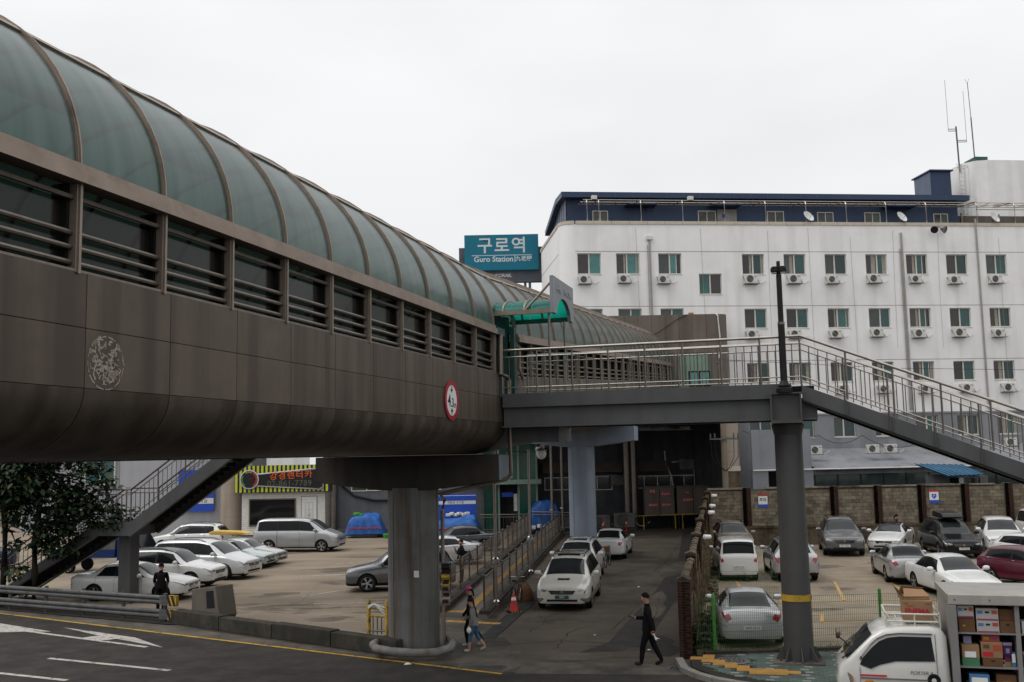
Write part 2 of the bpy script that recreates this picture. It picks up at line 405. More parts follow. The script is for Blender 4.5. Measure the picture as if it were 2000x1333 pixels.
def dome_mat():
    """greenish polycarbonate sheet: lets a little light through, soft reflections, streaks of paler and darker tone"""
    m = bpy.data.materials.new('green polycarbonate'); m.use_nodes = True
    N = m.node_tree.nodes; L = m.node_tree.links
    b = N['Principled BSDF']
    tcn = N.new('ShaderNodeTexCoord')
    n1 = N.new('ShaderNodeTexNoise'); n1.inputs['Scale'].default_value = 1.2; n1.inputs['Detail'].default_value = 6
    mpn = N.new('ShaderNodeMapping'); mpn.inputs['Scale'].default_value = (0.25, 2.2, 0.25)
    oi = N.new('ShaderNodeObjectInfo')
    ad = N.new('ShaderNodeVectorMath'); ad.operation = 'ADD'
    L.new(tcn.outputs['Object'], mpn.inputs['Vector'])
    sc_ = N.new('ShaderNodeVectorMath'); sc_.operation = 'SCALE'; sc_.inputs['Scale'].default_value = 0.37
    L.new(oi.outputs['Location'], sc_.inputs[0]); L.new(mpn.outputs['Vector'], ad.inputs[0]); L.new(sc_.outputs['Vector'], ad.inputs[1])
    L.new(ad.outputs['Vector'], n1.inputs['Vector'])
    r1 = N.new('ShaderNodeValToRGB')
    r1.color_ramp.elements[0].position = 0.35; r1.color_ramp.elements[0].color = (0.030, 0.064, 0.058, 1)
    r1.color_ramp.elements[1].position = 0.7; r1.color_ramp.elements[1].color = (0.13, 0.165, 0.156, 1)
    L.new(n1.outputs['Fac'], r1.inputs['Fac']); L.new(r1.outputs['Color'], b.inputs['Base Color'])
    b.inputs['Roughness'].default_value = 0.30; b.inputs['Specular IOR Level'].default_value = 0.6; b.inputs['Coat Weight'].default_value = 0.5; b.inputs['Coat Roughness'].default_value = 0.16
    t = N.new('ShaderNodeBsdfTranslucent'); t.inputs['Color'].default_value = (0.07, 0.27, 0.20, 1)
    tr = N.new('ShaderNodeBsdfTransparent'); tr.inputs['Color'].default_value = (0.30, 0.52, 0.46, 1)
    m1 = N.new('ShaderNodeMixShader'); m1.inputs['Fac'].default_value = 0.26
    m2 = N.new('ShaderNodeMixShader'); m2.inputs['Fac'].default_value = 0.2
    L.new(b.outputs['BSDF'], m1.inputs[1]); L.new(t.outputs['BSDF'], m1.inputs[2])
    L.new(m1.outputs['Shader'], m2.inputs[1]); L.new(tr.outputs['BSDF'], m2.inputs[2])
    L.new(m2.outputs['Shader'], N['Material Output'].inputs['Surface'])
    return m
DOME = dome_mat()
# ================================================================= ground
def sheet(name, poly, z, mat, kind='structure', parent=None):
    me = bpy.data.meshes.new(name)
    me.from_pydata([(x, y, z) for x, y in poly], [], [tuple(range(len(poly)))])
    me.materials.append(mat)
    bm = bmesh.new(); bm.from_mesh(me); bmesh.ops.triangulate(bm, faces=bm.faces)
    bmesh.ops.recalc_face_normals(bm, faces=bm.faces)
    for f in bm.faces:
        if f.normal.z < 0: f.normal_flip()
    bm.to_mesh(me); bm.free()
    o = link(name, me, parent)
    if kind: o['kind'] = kind
    return o
def strip(p0, p1, w):
    p0 = Vector((*p0, 0)); p1 = Vector((*p1, 0)); d = (p1 - p0).normalized(); n = Vector((-d.y, d.x, 0)) * w / 2
    return [(q.x, q.y) for q in (p0 - n, p1 - n, p1 + n, p0 + n)]
sheet('ground', [(-300, -80), (300, -80), (300, 400), (-300, 400)], 0.0, ASPHALT)
sheet('road', [(-70, 69.9), (-18.86, 37.4), (-0.42, 25.8), (4.1, 25.3), (4.9, 23.9), (8, 22.5), (40, 12.6), (40, -40), (-70, -40)], 0.006, ROADM)
sheet('gutter', [(-70, 71.2), (-18.86, 38.9), (-11.4, 33.8), (-3.3, 27.8), (-2.0, 27.6), (-0.2, 26.1), (-0.42, 25.8), (-18.86, 37.4), (-70, 69.9)], 0.005, GUTTER)
sheet('forecourt', [(-3.3, 27.8), (-2.0, 27.6), (-0.2, 26.1), (0.3, 27.0), (-0.35, 30.3), (-0.9, 33.2), (-1.2, 34.0), (-2.66, 34.7), (-2.75, 29.0)], 0.0065, GUTTER)
sheet('car_park', [(-3.3, 28.3), (-11.4, 34.4), (-25, 44.6), (-70, 78), (-70, 95), (-10, 76), (1.2, 70), (-2.72, 34.6), (-2.76, 29)], 0.004, CONC)
sheet('car_park.001', [(4.6, 27.7), (10.9, 57.2), (70, 57.2), (70, 20), (14, 26.6), (9.8, 27.6)], 0.004, CONC2)
sheet('asphalt_patch', [(1.6, 28.0), (2.6, 29.5), (5.2, 39), (8.3, 52), (11.2, 68), (12.3, 68), (9.4, 52), (6.3, 39.2), (3.9, 30.2), (2.9, 28.2)], 0.004, PATCH)
sheet('asphalt_patch.001', [(-0.1, 25.6), (4.1, 25.1), (4.2, 26.3), (0.2, 26.9)], 0.0075, GUTTER)
rc = random.Random(17)
def crack(nm, pts, w, mat, z):
    q = [Vector((*p, 0)) for p in pts]; fine = []
    for a, b in zip(q, q[1:]):
        n = max(2, int((b - a).length / 0.35))
        for i in range(n): fine.append(a.lerp(b, i / n) + Vector((rc.uniform(-.09, .09), rc.uniform(-.09, .09), 0)))
    fine.append(q[-1]); L_, R_ = [], []
    for i, p in enumerate(fine):
        d = (fine[min(i + 1, len(fine) - 1)] - fine[max(i - 1, 0)]).normalized(); n = Vector((-d.y, d.x, 0)) * w * rc.uniform(.4, 1.2) / 2
        L_.append(p + n); R_.append(p - n)
    k = len(fine)
    m = MB().add([(v.x, v.y, z) for v in L_ + R_], [(i, i + 1, k + i + 1, k + i) for i in range(k - 1)])
    o = m.build(nm, mat, None); o['kind'] = 'structure'
    return o
def blotch(nm, c, rx, ry, mat, z, rz=0.0):
    n = 22; ph = [rc.uniform(0, 6.28) for _ in range(4)]
    pts = []
    for i in range(n):
        a = 2 * math.pi * i / n; r = 1 + 0.22 * math.sin(2 * a + ph[0]) + 0.16 * math.sin(3 * a + ph[1]) + 0.1 * math.sin(7 * a + ph[2])
        x, y = rx * r * math.cos(a), ry * r * math.sin(a)
        pts.append((c[0] + x * math.cos(rz) - y * math.sin(rz), c[1] + x * math.sin(rz) + y * math.cos(rz)))
    return sheet(nm, pts, z, mat)
TAR = pm('tar crack', (0.022, 0.020, 0.018), 0.8, var=0.3, scale=5, spec=0.15)
OILC = pm('oil stained concrete', (0.125, 0.103, 0.08), 0.9, var=0.3, scale=1.2, spec=0.15, c2=(0.19, 0.155, 0.115), t2=(0.5, 0.62))
DUST = pm('dusty asphalt', (0.105, 0.09, 0.073), 0.95, var=0.3, scale=1.0, spec=0.1, c2=(0.075, 0.064, 0.052), t2=(0.48, 0.6))
for i, pts in enumerate([[(-0.1, 29.5), (1.3, 29.9), (2.6, 29.2), (4.0, 29.6)], [(0.3, 31.4), (0.9, 33.2), (0.7, 34.6)], [(2.9, 31.6), (4.0, 35.2), (5.4, 39.5)], [(4.4, 33), (5.3, 38), (6.6, 43)], [(2.3, 27.5), (3.2, 27.2), (4.0, 27.5)], [(6.2, 46), (7.6, 51), (9.2, 58)], [(1.0, 28.6), (1.5, 31.0), (2.2, 32.2)]]):
    crack('crack' + ('.%03d' % i if i else ''), pts, 0.035, TAR, 0.0058)
for i, pts in enumerate([[(-14, 24.6), (-9, 22.5), (-4, 20.9), (2, 19.4)], [(-20, 33.2), (-14, 29.9), (-8, 26.9), (-2, 24.6)], [(-6.5, 27.4), (-5.6, 25.5), (-5.1, 23.6)]]):
    crack('crack.%03d' % (20 + i), pts, 0.03, TAR, 0.0085)
for i, pts in enumerate([[(-12, 38.5), (-8.6, 38.9), (-5.4, 36.9), (-3, 36.2)], [(-9.5, 34.4), (-8.2, 39), (-8.6, 45), (-6.8, 52)], [(-12.5, 50.5), (-8, 51.4), (-4.4, 50.2)], [(7.6, 34.8), (11, 35.4), (15.4, 34.4)], [(12.2, 37), (12.9, 43), (14, 49.8)], [(9, 47.5), (13, 48.4), (19, 47.2)]]):
    crack('crack.%03d' % (30 + i), pts, 0.022, OILC, 0.0062)
for i, (c, rx, ry) in enumerate([((-7.6, 44.5), 1.2, .7), ((-9.6, 41.0), .9, .5), ((-6.3, 47.6), 1.0, .5), ((-8.4, 55.3), 1.3, .6), ((-5.0, 39.5), .7, .45), ((-6.4, 34.6), .9, .4), ((-7.3, 50.0), 1.6, .6), ((-10.2, 38.3), .6, .4), ((-5.2, 54.4), 1.2, .6), ((-8.7, 48.2), .7, .3), ((-7.0, 60.5), 1.7, .7), ((12.3, 39.5), .7, .5), ((14.2, 46.7), .9, .6), ((10.2, 34.5), .6, .4), ((17.8, 47.5), 1.1, .6)]):
    blotch('oil_stain' + ('.%03d' % i if i else ''), c, rx, ry, OILC, 0.0056, rc.uniform(-.3, .3))
for i, (c, rx, ry) in enumerate([((3.9, 28.9), .7, 1.2), ((1.2, 27.6), 1.4, .5), ((4.9, 36.5), .5, 2.4), ((7.4, 47), .6, 3.0), ((8.6, 62), 1.6, 1.2)]):
    blotch('dust_patch' + ('.%03d' % i if i else ''), c, rx, ry, DUST if i != 0 else PATCH, 0.0046, -0.2)
# painted lines
sheet('yellow_line', strip((-60, 63.4), (-18.86, 37.33), 0.14) , 0.011, YELL)
sheet('yellow_line.001', strip((-18.86, 37.33), (-0.42, 25.60), 0.14), 0.011, YELL)
for i, (a, b) in enumerate([((-13.15, 28.75), (-9.1, 26.8)), ((-17.2, 30.7), (-21.2, 32.6)), ((-13.6, 26.9), (-11.35, 25.85))]):
    sheet('lane_line' + ('.%03d' % i if i else ''), strip(a, b, 0.16), 0.011, WHITEL)
# road arrow (turn and straight ahead, painted along the lane)
def lane(u, v):
    d = Vector((0.845, -0.535)); n = Vector((0.535, 0.845)); o = Vector((-13.1, 31.55))
    p = o + d * u + n * v
    return (p.x, p.y)
sheet('road_arrow', [lane(u, v) for u, v in [(-6.2, -0.10), (2.6, -0.10), (2.6, 0.06), (-6.2, 0.06)]], 0.011, WHITEL)
sheet('road_arrow.001', [lane(u, v) for u, v in [(-0.6, 0.062), (0.45, 0.062), (0.55, 0.45), (3.1, 0.16), (0.9, 0.85), (-3.0, 0.98), (-0.5, 0.55)]], 0.011, WHITEL)
sheet('road_arrow.002', [lane(u, v) for u, v in [(-8.6, -0.2), (-4.0, -0.55), (-3.4, -0.102), (-2.6, 0.30), (-8.0, 0.62), (-14, 0.9)]], 0.0105, WHITEL)
# parking bays of the right lot
k = 0
for a, b in [((9.2, 43.2), (8.35, 36.5)), ((12.95, 41.6), (11.6, 36.2)), ((15.3, 42.5), (14.3, 37.3)), ((9.2, 36.6), (17, 36.0)), ((12.8, 43.2), (18, 42.9)),
             ((10.0, 50.2), (9.4, 46)), ((8.2, 34.5), (7.5, 31)), ((10.0, 33.6), (9.5, 32)), ((9.5, 32.0), (13, 31.9)), ((6.0, 33.0), (7.6, 32.9))]:
    sheet('bay_line' + ('.%03d' % k if k else ''), strip(a, b, 0.11), 0.009, ORANGE); k += 1
for i, (a, b) in enumerate([((-8.5, 40.2), (-6.9, 42.2)), ((-7.6, 38.2), (-4.4, 38.4)), ((-10.2, 47.0), (-8.0, 47.4)), ((-9.3, 52.2), (-6.9, 53.6))]):
    sheet('bay_line.%03d' % (k + i), strip(a, b, 0.10), 0.009, WHITEL)
# drain channel beside the walkway and the gully grates
def grate(name, c, L, W, rz, n, label):
    e = empty(name, (c[0], c[1], 0.0), rz, label, 'drain grate')
    MB().b2(-L / 2, L / 2, -W / 2, W / 2, 0.0075, 0.0095).build('pit', PLAS, e)
    m = MB()
    m.b2(-L / 2, L / 2, -W / 2 - 0.04, -W / 2, 0.0072, 0.022).b2(-L / 2, L / 2, W / 2, W / 2 + 0.04, 0.0072, 0.022)
    m.b2(-L / 2 - 0.04, -L / 2, -W / 2, W / 2, 0.0072, 0.022).b2(L / 2, L / 2 + 0.04, -W / 2, W / 2, 0.0072, 0.022)
    m.build('frame', GALV, e)
    for i in range(n):
        x = -L / 2 + L * (i + 0.5) / n
        MB().b2(x - 0.010, x + 0.010, -W / 2, W / 2, 0.0098, 0.020).build('bar', GALV, e)
    return e
grate('drain_grate', (-0.95, 26.42), 1.15, 0.42, rad(-14), 30, 'long iron gully grate beside the yellow line at the alley mouth')
grate('drain_grate.001', (4.05, 25.75), 0.55, 0.4, rad(-20), 8, 'small dark gully grate at the kerb of the green paved corner')
ch = empty('drain_channel', (0.05, 35.6, 0), math.atan2(10, 1.9), 'long black slotted drain channel beside the walkway railing', 'drain')
MB().b2(-5.2, 5.2, -0.26, 0.26, 0.0078, 0.0105).build('cover', PLAS, ch)
m = MB()
for i in range(104):
    x = -5.2 + 0.1 * i
    m.b2(x, x + 0.03, -0.22, 0.22, 0.0112, 0.016)
tag(m.build('bar', GALV, ch), kind='stuff')
# green paved corner on the right, with kerb
PAVE = [(4.45, 26.6), (5.2, 27.05), (9.8, 27.35), (14, 26.2), (14, 20.75), (8.3, 22.5), (5.5, 23.5), (4.75, 24.3), (4.3, 25.4)]
GREENPV = pm('green pavers', (0.075, 0.105, 0.09), 0.9, var=0.25, scale=3, bump=0.2, bscale=40, c2=(0.05, 0.06, 0.052), t2=(0.45, 0.7))
GREYPV = pm('pale pavers', (0.24, 0.235, 0.21), 0.9, var=0.2, scale=4)
TACT = pm('yellow tactile tile', (0.42, 0.24, 0.065), 0.85, var=0.15, scale=5, c2=(0.28, 0.17, 0.06), t2=(0.5, 0.75))
pv = MB().prism(PAVE, 0.0, 0.112).build('pavement', SOIL); pv['kind'] = 'structure'
def inside(p, poly):
    c = False
    for i in range(len(poly)):
        a, b = poly[i], poly[i - 1]
        if (a[1] > p[1]) != (b[1] > p[1]) and p[0] < (b[0] - a[0]) * (p[1] - a[1]) / (b[1] - a[1]) + a[0]: c = not c
    return c
m = MB()
Rv = Matrix.Rotation(rad(-14), 3, 'Z')
tiles = [(-1.55, 0.55), (-1.25, 0.55), (-1.25, 0.25), (-0.95, 0.25), (-0.95, -0.05), (-0.65, -0.05), (-0.65, -0.35), (-0.35, -0.35), (-0.35, -0.65), (-0.05, -0.65), (-0.05, -0.95), (0.25, -0.95), (0.55, -0.95), (0.25, -0.65), (0.55, -0.65), (0.85, -0.8), (-1.25, 0.85)]
tileW = [Rv @ Vector((x, y, 0)) + Vector((5.95, 25.55, 0)) for x, y in tiles]
for i in range(-32, 34):
    for j in range(-40, 40):
        q = Rv @ Vector((i * 0.204 + (0.102 if j % 2 else 0), j * 0.104, 0)) + Vector((8.5, 24.5, 0))
        if not all(inside((q.x + dx, q.y + dy), PAVE) for dx in (-0.26, 0.26) for dy in (-0.26, 0.26)): continue
        if any(abs((Rv.inverted() @ (q - t)).x) < 0.24 and abs((Rv.inverted() @ (q - t)).y) < 0.19 for t in tileW): continue
        if (q - Vector((5.4, 26.1, 0))).length < 0.55: continue
        m.mi = 1 if (i % 4 == 0 and j % 3 == 0) else 0
        m.box((q.x, q.y, 0.111 + random.uniform(-0.002, 0.002)), (0.198, 0.098, 0.022), Rv)
tag(m.build('paver', [GREENPV, GREYPV], pv), kind='stuff')
tm = MB()
tm.box((0, 0, 0), (0.296, 0.296, 0.03))
for i in range(4): tm.box((0, -0.11 + i * 0.073, 0.018), (0.27, 0.035, 0.008))
tme = tm.mesh('tile', TACT)
for q in tileW: link('tile', tme, pv, (q.x, q.y, 0.113), (0, 0, rad(-14)))
KP = pm('pale kerb stone', (0.20, 0.19, 0.165), 0.85, var=0.2, scale=2, bump=0.2, bscale=30)
kp = [(4.15, 26.55), (4.12, 26.0), (4.1, 25.4), (4.3, 24.75), (4.6, 24.2), (5.0, 23.78), (5.45, 23.4), (6.2, 23.1), (7.2, 22.75), (8.3, 22.36), (9.5, 22.0), (11, 21.5), (12.5, 21.05), (14, 20.6)]
for a, b in zip(kp, kp[1:]):
    a = Vector((*a, 0.065)); b = Vector((*b, 0.065)); d = (b - a).normalized() * 0.006
    MB().bar(a + d, b - d, 0.2, 0.14).build('kerb_stone', KP, pv, bevel=0.012)
mh = empty('manhole_cover', (5.42, 26.1, 0.112), 0, 'round dark brown manhole cover in the green pavers', 'manhole cover')
MB().lathe([(0.0, 0.004), (0.46, 0.004), (0.46, 0.0), (0.40, 0.016), (0.38, 0.012), (0.0, 0.012)], n=28).build('cover', GALV, mh)
m = MB()
for r in (0.1, 0.2, 0.3):
    for k in range(int(r * 60)):
        a = 2 * math.pi * k / int(r * 60); m.box((r * math.cos(a), r * math.sin(a), 0.016), (0.05, 0.03, 0.006), Matrix.Rotation(a, 3, 'Z'))
m.build('stud', BARK, mh)

# ================================================================= covered walkway over the road
C0 = Vector((-3.02, 28.6, 0)); PHI = -math.asin(0.28)
DV = Vector((0.28, 0.96, 0)); NV = Vector((0.96, -0.28, 0))
def TW(s, t, z=0.0): return C0 + DV * s + NV * t + Vector((0, 0, z))
HW = 2.9; ZE = 8.88; ZS = 7.64; DH = 2.45; SL = 0.058; BAY = 1.62
walk = empty('covered_walkway', C0, PHI, 'long brown clad elevated walkway with arched green glazed roof over the road', 'walkway')
def zo(s): return max(0.0, (s - 1.2) * SL)
def arch(a, off=0.0):
    return ((HW - 0.04 + off) * math.cos(a), ZE + (DH + off) * math.sin(a))
def bay_meshes(sl):
    M = {}
    def sh(mb):
        mb.v = [(x, y, z + y * sl) for x, y, z in mb.v]; return mb
    g = 0.035
    def pane(a0, a1, th=0.012):
        mb = MB()
        n = 14
        for o in (0.0,):
            mb.grid(lambda u, v: (arch(a0 + (a1 - a0) * u, o)[0], g + (BAY - 2 * g) * v, arch(a0 + (a1 - a0) * u, o)[1]), n, 2)
        return mb
    A1 = rad(47)
    M['pane_r'] = sh(pane(0.0, A1)).mesh('roof_pane', DOME, smooth=True, recalc=False)
    M['pane_t'] = sh(pane(A1, math.pi - A1)).mesh('roof_pane', DOME, smooth=True, recalc=False)
    M['pane_l'] = sh(pane(math.pi - A1, math.pi)).mesh('roof_pane', DOME, smooth=True, recalc=False)
    # rib
    mb = MB(); n = 30; prev = None
    ring = []
    for i in range(n + 1):
        a = math.pi * i / n
        xi, zi = arch(a, -0.05); xo, zo_ = arch(a, 0.035)
        ring.append([(xi, -0.032, zi), (xi, 0.032, zi), (xo, 0.032, zo_), (xo, -0.032, zo_)])
    vs = [p for r in ring for p in r]; fs = []
    for i in range(n):
        for k2 in range(4): fs.append((i * 4 + k2, i * 4 + (k2 + 1) % 4, i * 4 + 4 + (k2 + 1) % 4, i * 4 + 4 + k2))
    mb.add(vs, fs)
    # raised middle cap strip of the rib
    ring = []
    for i in range(n + 1):
        a = math.pi * i / n
        xi, zi = arch(a, 0.036); xo, zo_ = arch(a, 0.055)
        ring.append([(xi, -0.011, zi), (xi, 0.011, zi), (xo, 0.011, zo_), (xo, -0.011, zo_)])
    mb.add([p for r in ring for p in r], fs)
    M['rib'] = mb.mesh('rib', RIBM, smooth=True, angle=30)
    for sd_, nm in ((1, 'r'), (-1, 'l')):
        ap = rad(47) if sd_ > 0 else math.pi - rad(47)
        px, pz = arch(ap, 0.012)
        M['purlin_' + nm] = sh(MB().bar((px, 0.05, pz), (px, BAY - 0.05, pz), 0.09, 0.05, up=(px, 0, (pz - ZE) * 1.1))).mesh('purlin', RIBM)
        M['post_' + nm] = MB().b2(sd_ * (HW - 0.10), sd_ * (HW + 0.0), -0.05, 0.05, ZS - 0.02, ZE - 0.2).b2(sd_ * (HW), sd_ * (HW + 0.025), -0.02, 0.02, ZS - 0.02, ZE - 0.2).mesh('post', POSTM)
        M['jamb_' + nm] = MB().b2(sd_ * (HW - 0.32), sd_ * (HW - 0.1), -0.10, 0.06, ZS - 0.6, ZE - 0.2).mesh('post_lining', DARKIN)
        x = sd_ * (HW - 0.17)
        M['win_' + nm] = sh(MB().add([(x, 0.06, ZS - 0.05), (x, BAY - 0.06, ZS - 0.05), (x, BAY - 0.06, ZE - 0.17), (x, 0.06, ZE - 0.17)], [(0, 1, 2, 3)])).mesh('window_pane', TUBEWIN, recalc=False)
        for i, z in enumerate((8.52, 8.10, 7.93, 7.75)):
            xx = sd_ * (HW - 0.07)
            M['rail%d_%s' % (i, nm)] = sh(MB().tube([(xx, 0.05, z), (xx, BAY - 0.05, z)], 0.034, 8)).mesh('window_rail', STEELD, smooth=True)
        # cladding panels, seams left open by a centimetre
        for i, (z0, z1) in enumerate(((7.004, ZS), (6.303, 6.996))):
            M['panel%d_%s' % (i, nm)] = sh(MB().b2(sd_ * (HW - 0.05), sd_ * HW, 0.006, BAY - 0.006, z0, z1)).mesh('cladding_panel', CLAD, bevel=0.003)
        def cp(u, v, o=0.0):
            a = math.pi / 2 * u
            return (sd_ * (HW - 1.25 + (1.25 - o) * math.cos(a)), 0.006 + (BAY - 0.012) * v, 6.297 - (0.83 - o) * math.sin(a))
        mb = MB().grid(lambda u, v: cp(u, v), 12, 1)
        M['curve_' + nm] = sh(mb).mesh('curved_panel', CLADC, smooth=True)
        mb = MB()
        mb.b2(sd_ * (HW - 0.08), sd_ * (HW - 0.055), 0, BAY, 6.26, ZS - 0.02)
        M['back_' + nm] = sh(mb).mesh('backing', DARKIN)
        mb = MB().b2(sd_ * (HW - 0.16), sd_ * (HW + 0.10), 0.0, BAY, ZE - 0.2, ZE - 0.05).b2(sd_ * (HW - 0.2), sd_ * (HW + 0.06), 0.0, BAY, ZE - 0.049, ZE + 0.03)
        M['eave_' + nm] = sh(mb).mesh('eave_beam', RIBM)
        M['sill_' + nm] = sh(MB().b2(sd_ * (HW - 0.18), sd_ * (HW - 0.002), 0.0, BAY, ZS + 0.002, ZS + 0.03)).mesh('sill', STEELD)
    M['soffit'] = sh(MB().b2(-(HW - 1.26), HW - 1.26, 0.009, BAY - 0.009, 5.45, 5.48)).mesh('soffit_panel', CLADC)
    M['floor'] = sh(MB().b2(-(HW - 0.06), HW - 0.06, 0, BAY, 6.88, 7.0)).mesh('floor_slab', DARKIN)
    return M
BM0 = bay_meshes(0.0); BM1 = bay_meshes(SL)
bays = [(-0.87 - BAY * k, BM0) for k in range(1, 15)] + [(1.30 + BAY * k, BM1) for k in range(0, 22)]
for i, (s, M) in enumerate(bays):
    z = zo(s) if M is BM1 else 0.0
    lc = (0, s, z)
    for key, me in M.items():
        if key[-2:] == '_l' and key[:4] in ('rail', 'purl'): continue
        if key.startswith(('panel', 'curve')):
            link(me.name, me, walk, (0, s + (0.16 if M is BM0 else 0), z))
        else: link(me.name, me, walk, lc)
for s in (-0.87, 1.30 + BAY * 22):
    z = zo(s)
    for key in ('rib', 'post_r', 'post_l', 'jamb_r', 'jamb_l'): link(BM0[key].name, BM0[key], walk, (0, s, z))
# short end bay before the side exit, crossing bay above the exit
eb = MB()
e0, e1 = -0.71, 0.02
for z0, z1 in ((7.005, ZS), (6.305, 6.995)):
    MB().b2(HW - 0.05, HW, e0 + 0.009, e1, z0, z1).build('cladding_panel', CLAD, walk, bevel=0.006)
MB().b2(-HW, -HW + 0.05, -0.71, 1.29, 6.305, ZS).build('cladding_panel', CLAD, walk)
for sd_ in (1, -1):
    y1 = 1.29
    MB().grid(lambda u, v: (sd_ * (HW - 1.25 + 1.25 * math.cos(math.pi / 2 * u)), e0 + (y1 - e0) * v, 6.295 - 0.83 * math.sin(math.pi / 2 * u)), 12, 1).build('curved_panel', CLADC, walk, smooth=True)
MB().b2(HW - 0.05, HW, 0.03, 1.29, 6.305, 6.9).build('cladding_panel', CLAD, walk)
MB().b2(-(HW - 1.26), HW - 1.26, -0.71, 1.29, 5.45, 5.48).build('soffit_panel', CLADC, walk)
MB().b2(-HW + 0.06, HW - 0.06, -0.87, 1.3, 6.88, 7.0).build('floor_slab', DARKIN, walk)
MB().b2(-HW + 0.1, -HW + 0.13, -0.8, 1.25, 7.0, 8.7).build('window_pane', TUBEWIN, walk)
for a0, a1 in ((0.22, rad(47)), (rad(47), math.pi - rad(47)), (math.pi - rad(47), math.pi)):
    MB().grid(lambda u, v: (arch(a0 + (a1 - a0) * u)[0], -0.85 + 2.13 * v, arch(a0 + (a1 - a0) * u)[1]), 12, 2).build('roof_pane', DOME, walk, smooth=True, recalc=False)
for ap in (rad(47), math.pi - rad(47)):
    px, pz = arch(ap, 0.012)
    MB().bar((px, -0.85, pz), (px, 1.28, pz), 0.09, 0.05, up=(px, 0, pz - ZE)).build('purlin', RIBM, walk)
# end wall of the near tube beside the exit (pale green frame, drainpipe)
MB().b2(HW - 0.14, HW + 0.02, -0.42, -0.22, 6.98, 8.9).b2(HW - 0.12, HW + 0.01, 1.02, 1.24, 6.98, 9.1).build('exit_post', GREEND, walk)
MB().b2(HW - 0.6, HW - 0.2, 1.05, 1.25, 6.98, 9.4).build('exit_post', GREEND, walk)
MB().bar((HW - 0.1, -0.32, 8.8), (HW - 0.9, -0.32, 9.9), 0.12, 0.16).bar((HW - 0.1, 1.13, 8.95), (HW - 0.9, 1.13, 9.9), 0.12, 0.16).build('exit_arch', GREEND, walk)
MB().b2(HW - 0.14, HW - 0.05, -0.85, -0.44, ZS, ZE - 0.2).build('exit_jamb', STEELD, walk)
MB().b2(HW - 0.16, HW + 0.10, -0.87, -0.2, ZE - 0.2, ZE + 0.0).build('eave_beam', GREEND, walk)
MB().tube([(HW + 0.07, -0.52, 8.7), (HW + 0.07, -0.52, 7.62), (HW + 0.14, -0.2, 7.55), (HW + 0.14, 0.0, 7.48), (HW + 0.14, 0.0, 4.9), (HW + 0.0, 0.0, 4.75), (HW - 2.0, 0.1, 4.35), (1.05, 0.1, 4.2), (0.98, 0.1, 3.9), (0.98, 0.1, 0.1)], 0.06, 8).build('drainpipe', RIBM, walk, smooth=True)
MB().tube([(HW + 0.06, 1.36, 8.55), (HW + 0.06, 1.36, 7.9), (HW + 0.1, 1.44, 7.7), (HW + 0.1, 1.6, 7.6)], 0.05, 8).build('drainpipe', RIBM, walk, smooth=True)
# lamps inside the tube
LAMPIN = pm('white lamp housing', (0.6, 0.6, 0.58), 0.5, var=0.05)
for s in (-19.3, -16.1, -12.9, -9.6):
    MB().b2(1.3, 1.6, s - 0.6, s + 0.6, 10.2, 10.3).build('ceiling_lamp', LAMPIN, walk)
# pillars and cross beams
def tsup(s, t0, ztop, mat, hw_beam=2.78, r=0.73, nm=''):
    zt = ztop
    prof = [(-hw_beam, zt - 0.72), (-0.76, zt - 0.96), (0.76, zt - 0.96), (hw_beam, zt - 0.72), (hw_beam, zt), (-hw_beam, zt)]
    prof = [(t0 + a, b) for a, b in prof]
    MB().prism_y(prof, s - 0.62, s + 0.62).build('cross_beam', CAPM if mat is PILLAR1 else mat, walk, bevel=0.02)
    n = 12
    m = MB(); m.lathe([(r, 0.0), (r, zt - 0.9)], (t0, s, 0.0), n=24)
    m.build('pillar', mat, walk, smooth=True, angle=30)
    for i in range(6):
        a = rad(30 + 60 * i)
        m = MB().b2(-0.02, 0.02, r - 0.02, r + 0.012, 0, zt - 0.97)
        m.build('pillar_seam', mat, walk, (t0, s, 0), (0, 0, a))
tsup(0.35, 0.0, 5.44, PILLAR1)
tsup(22.8, 0.0, 6.68, PILLAR2, r=0.67)
MB().b2(2.781, 2.80, -0.27, 0.97, 4.74, 5.42).build('end_plate', PILLAR2, walk)  # paler paint than its beam, standing in for light on the end
MB().b2(2.781, 2.80, 22.18, 23.42, 5.98, 6.66).build('end_plate', PILLAR2, walk)
MB().b2(0.30, 0.45, -0.392, -0.386, 2.1, 2.28).build('paper_scrap', WHITES, walk)
for (t, s0, s1, z0, z1) in ((1.6, 0.2, 1.9, 5.0, 5.85),):
    MB().b2(2.2, 4.4, 0.1, 1.6, 5.75, 6.5).build('deck_bracket', BRG, walk)
# residue of a removed emblem on a panel
m = MB()
rng = random.Random(3)
def stroke(c, r, a0, a1, w, sq=1.0):
    n = 7
    for i in range(n):
        aa = a0 + (a1 - a0) * i / n; ab = a0 + (a1 - a0) * (i + 0.93) / n
        ww = w * rng.uniform(0.5, 1.2)
        q = []
        for a, rr in ((aa, r), (ab, r), (ab, r + ww), (aa, r + ww)):
            q.append((0.0, c[0] + rr * math.cos(a), c[1] + rr * sq * math.sin(a)))
        m.add(q, [(0, 1, 2, 3)])
for k in range(12):
    a = 2 * math.pi * k / 12; stroke((0, 0), 0.31, a, a + 0.42, 0.016)
for k in range(110):
    rr = 0.27 * math.sqrt(rng.random()); a = rng.uniform(0, 6.28); b0 = rng.uniform(0, 6.28)
    stroke((rr * math.cos(a), rr * math.sin(a)), rng.uniform(0.02, 0.07), b0, b0 + rng.uniform(0.7, 2.2), rng.choice((0.012, 0.018, 0.028)))
RESID = pm('pale glue residue', (0.36, 0.32, 0.27), 0.8, var=0.25, scale=12, c2=(0.15, 0.12, 0.10), t2=(0.5, 0.7))
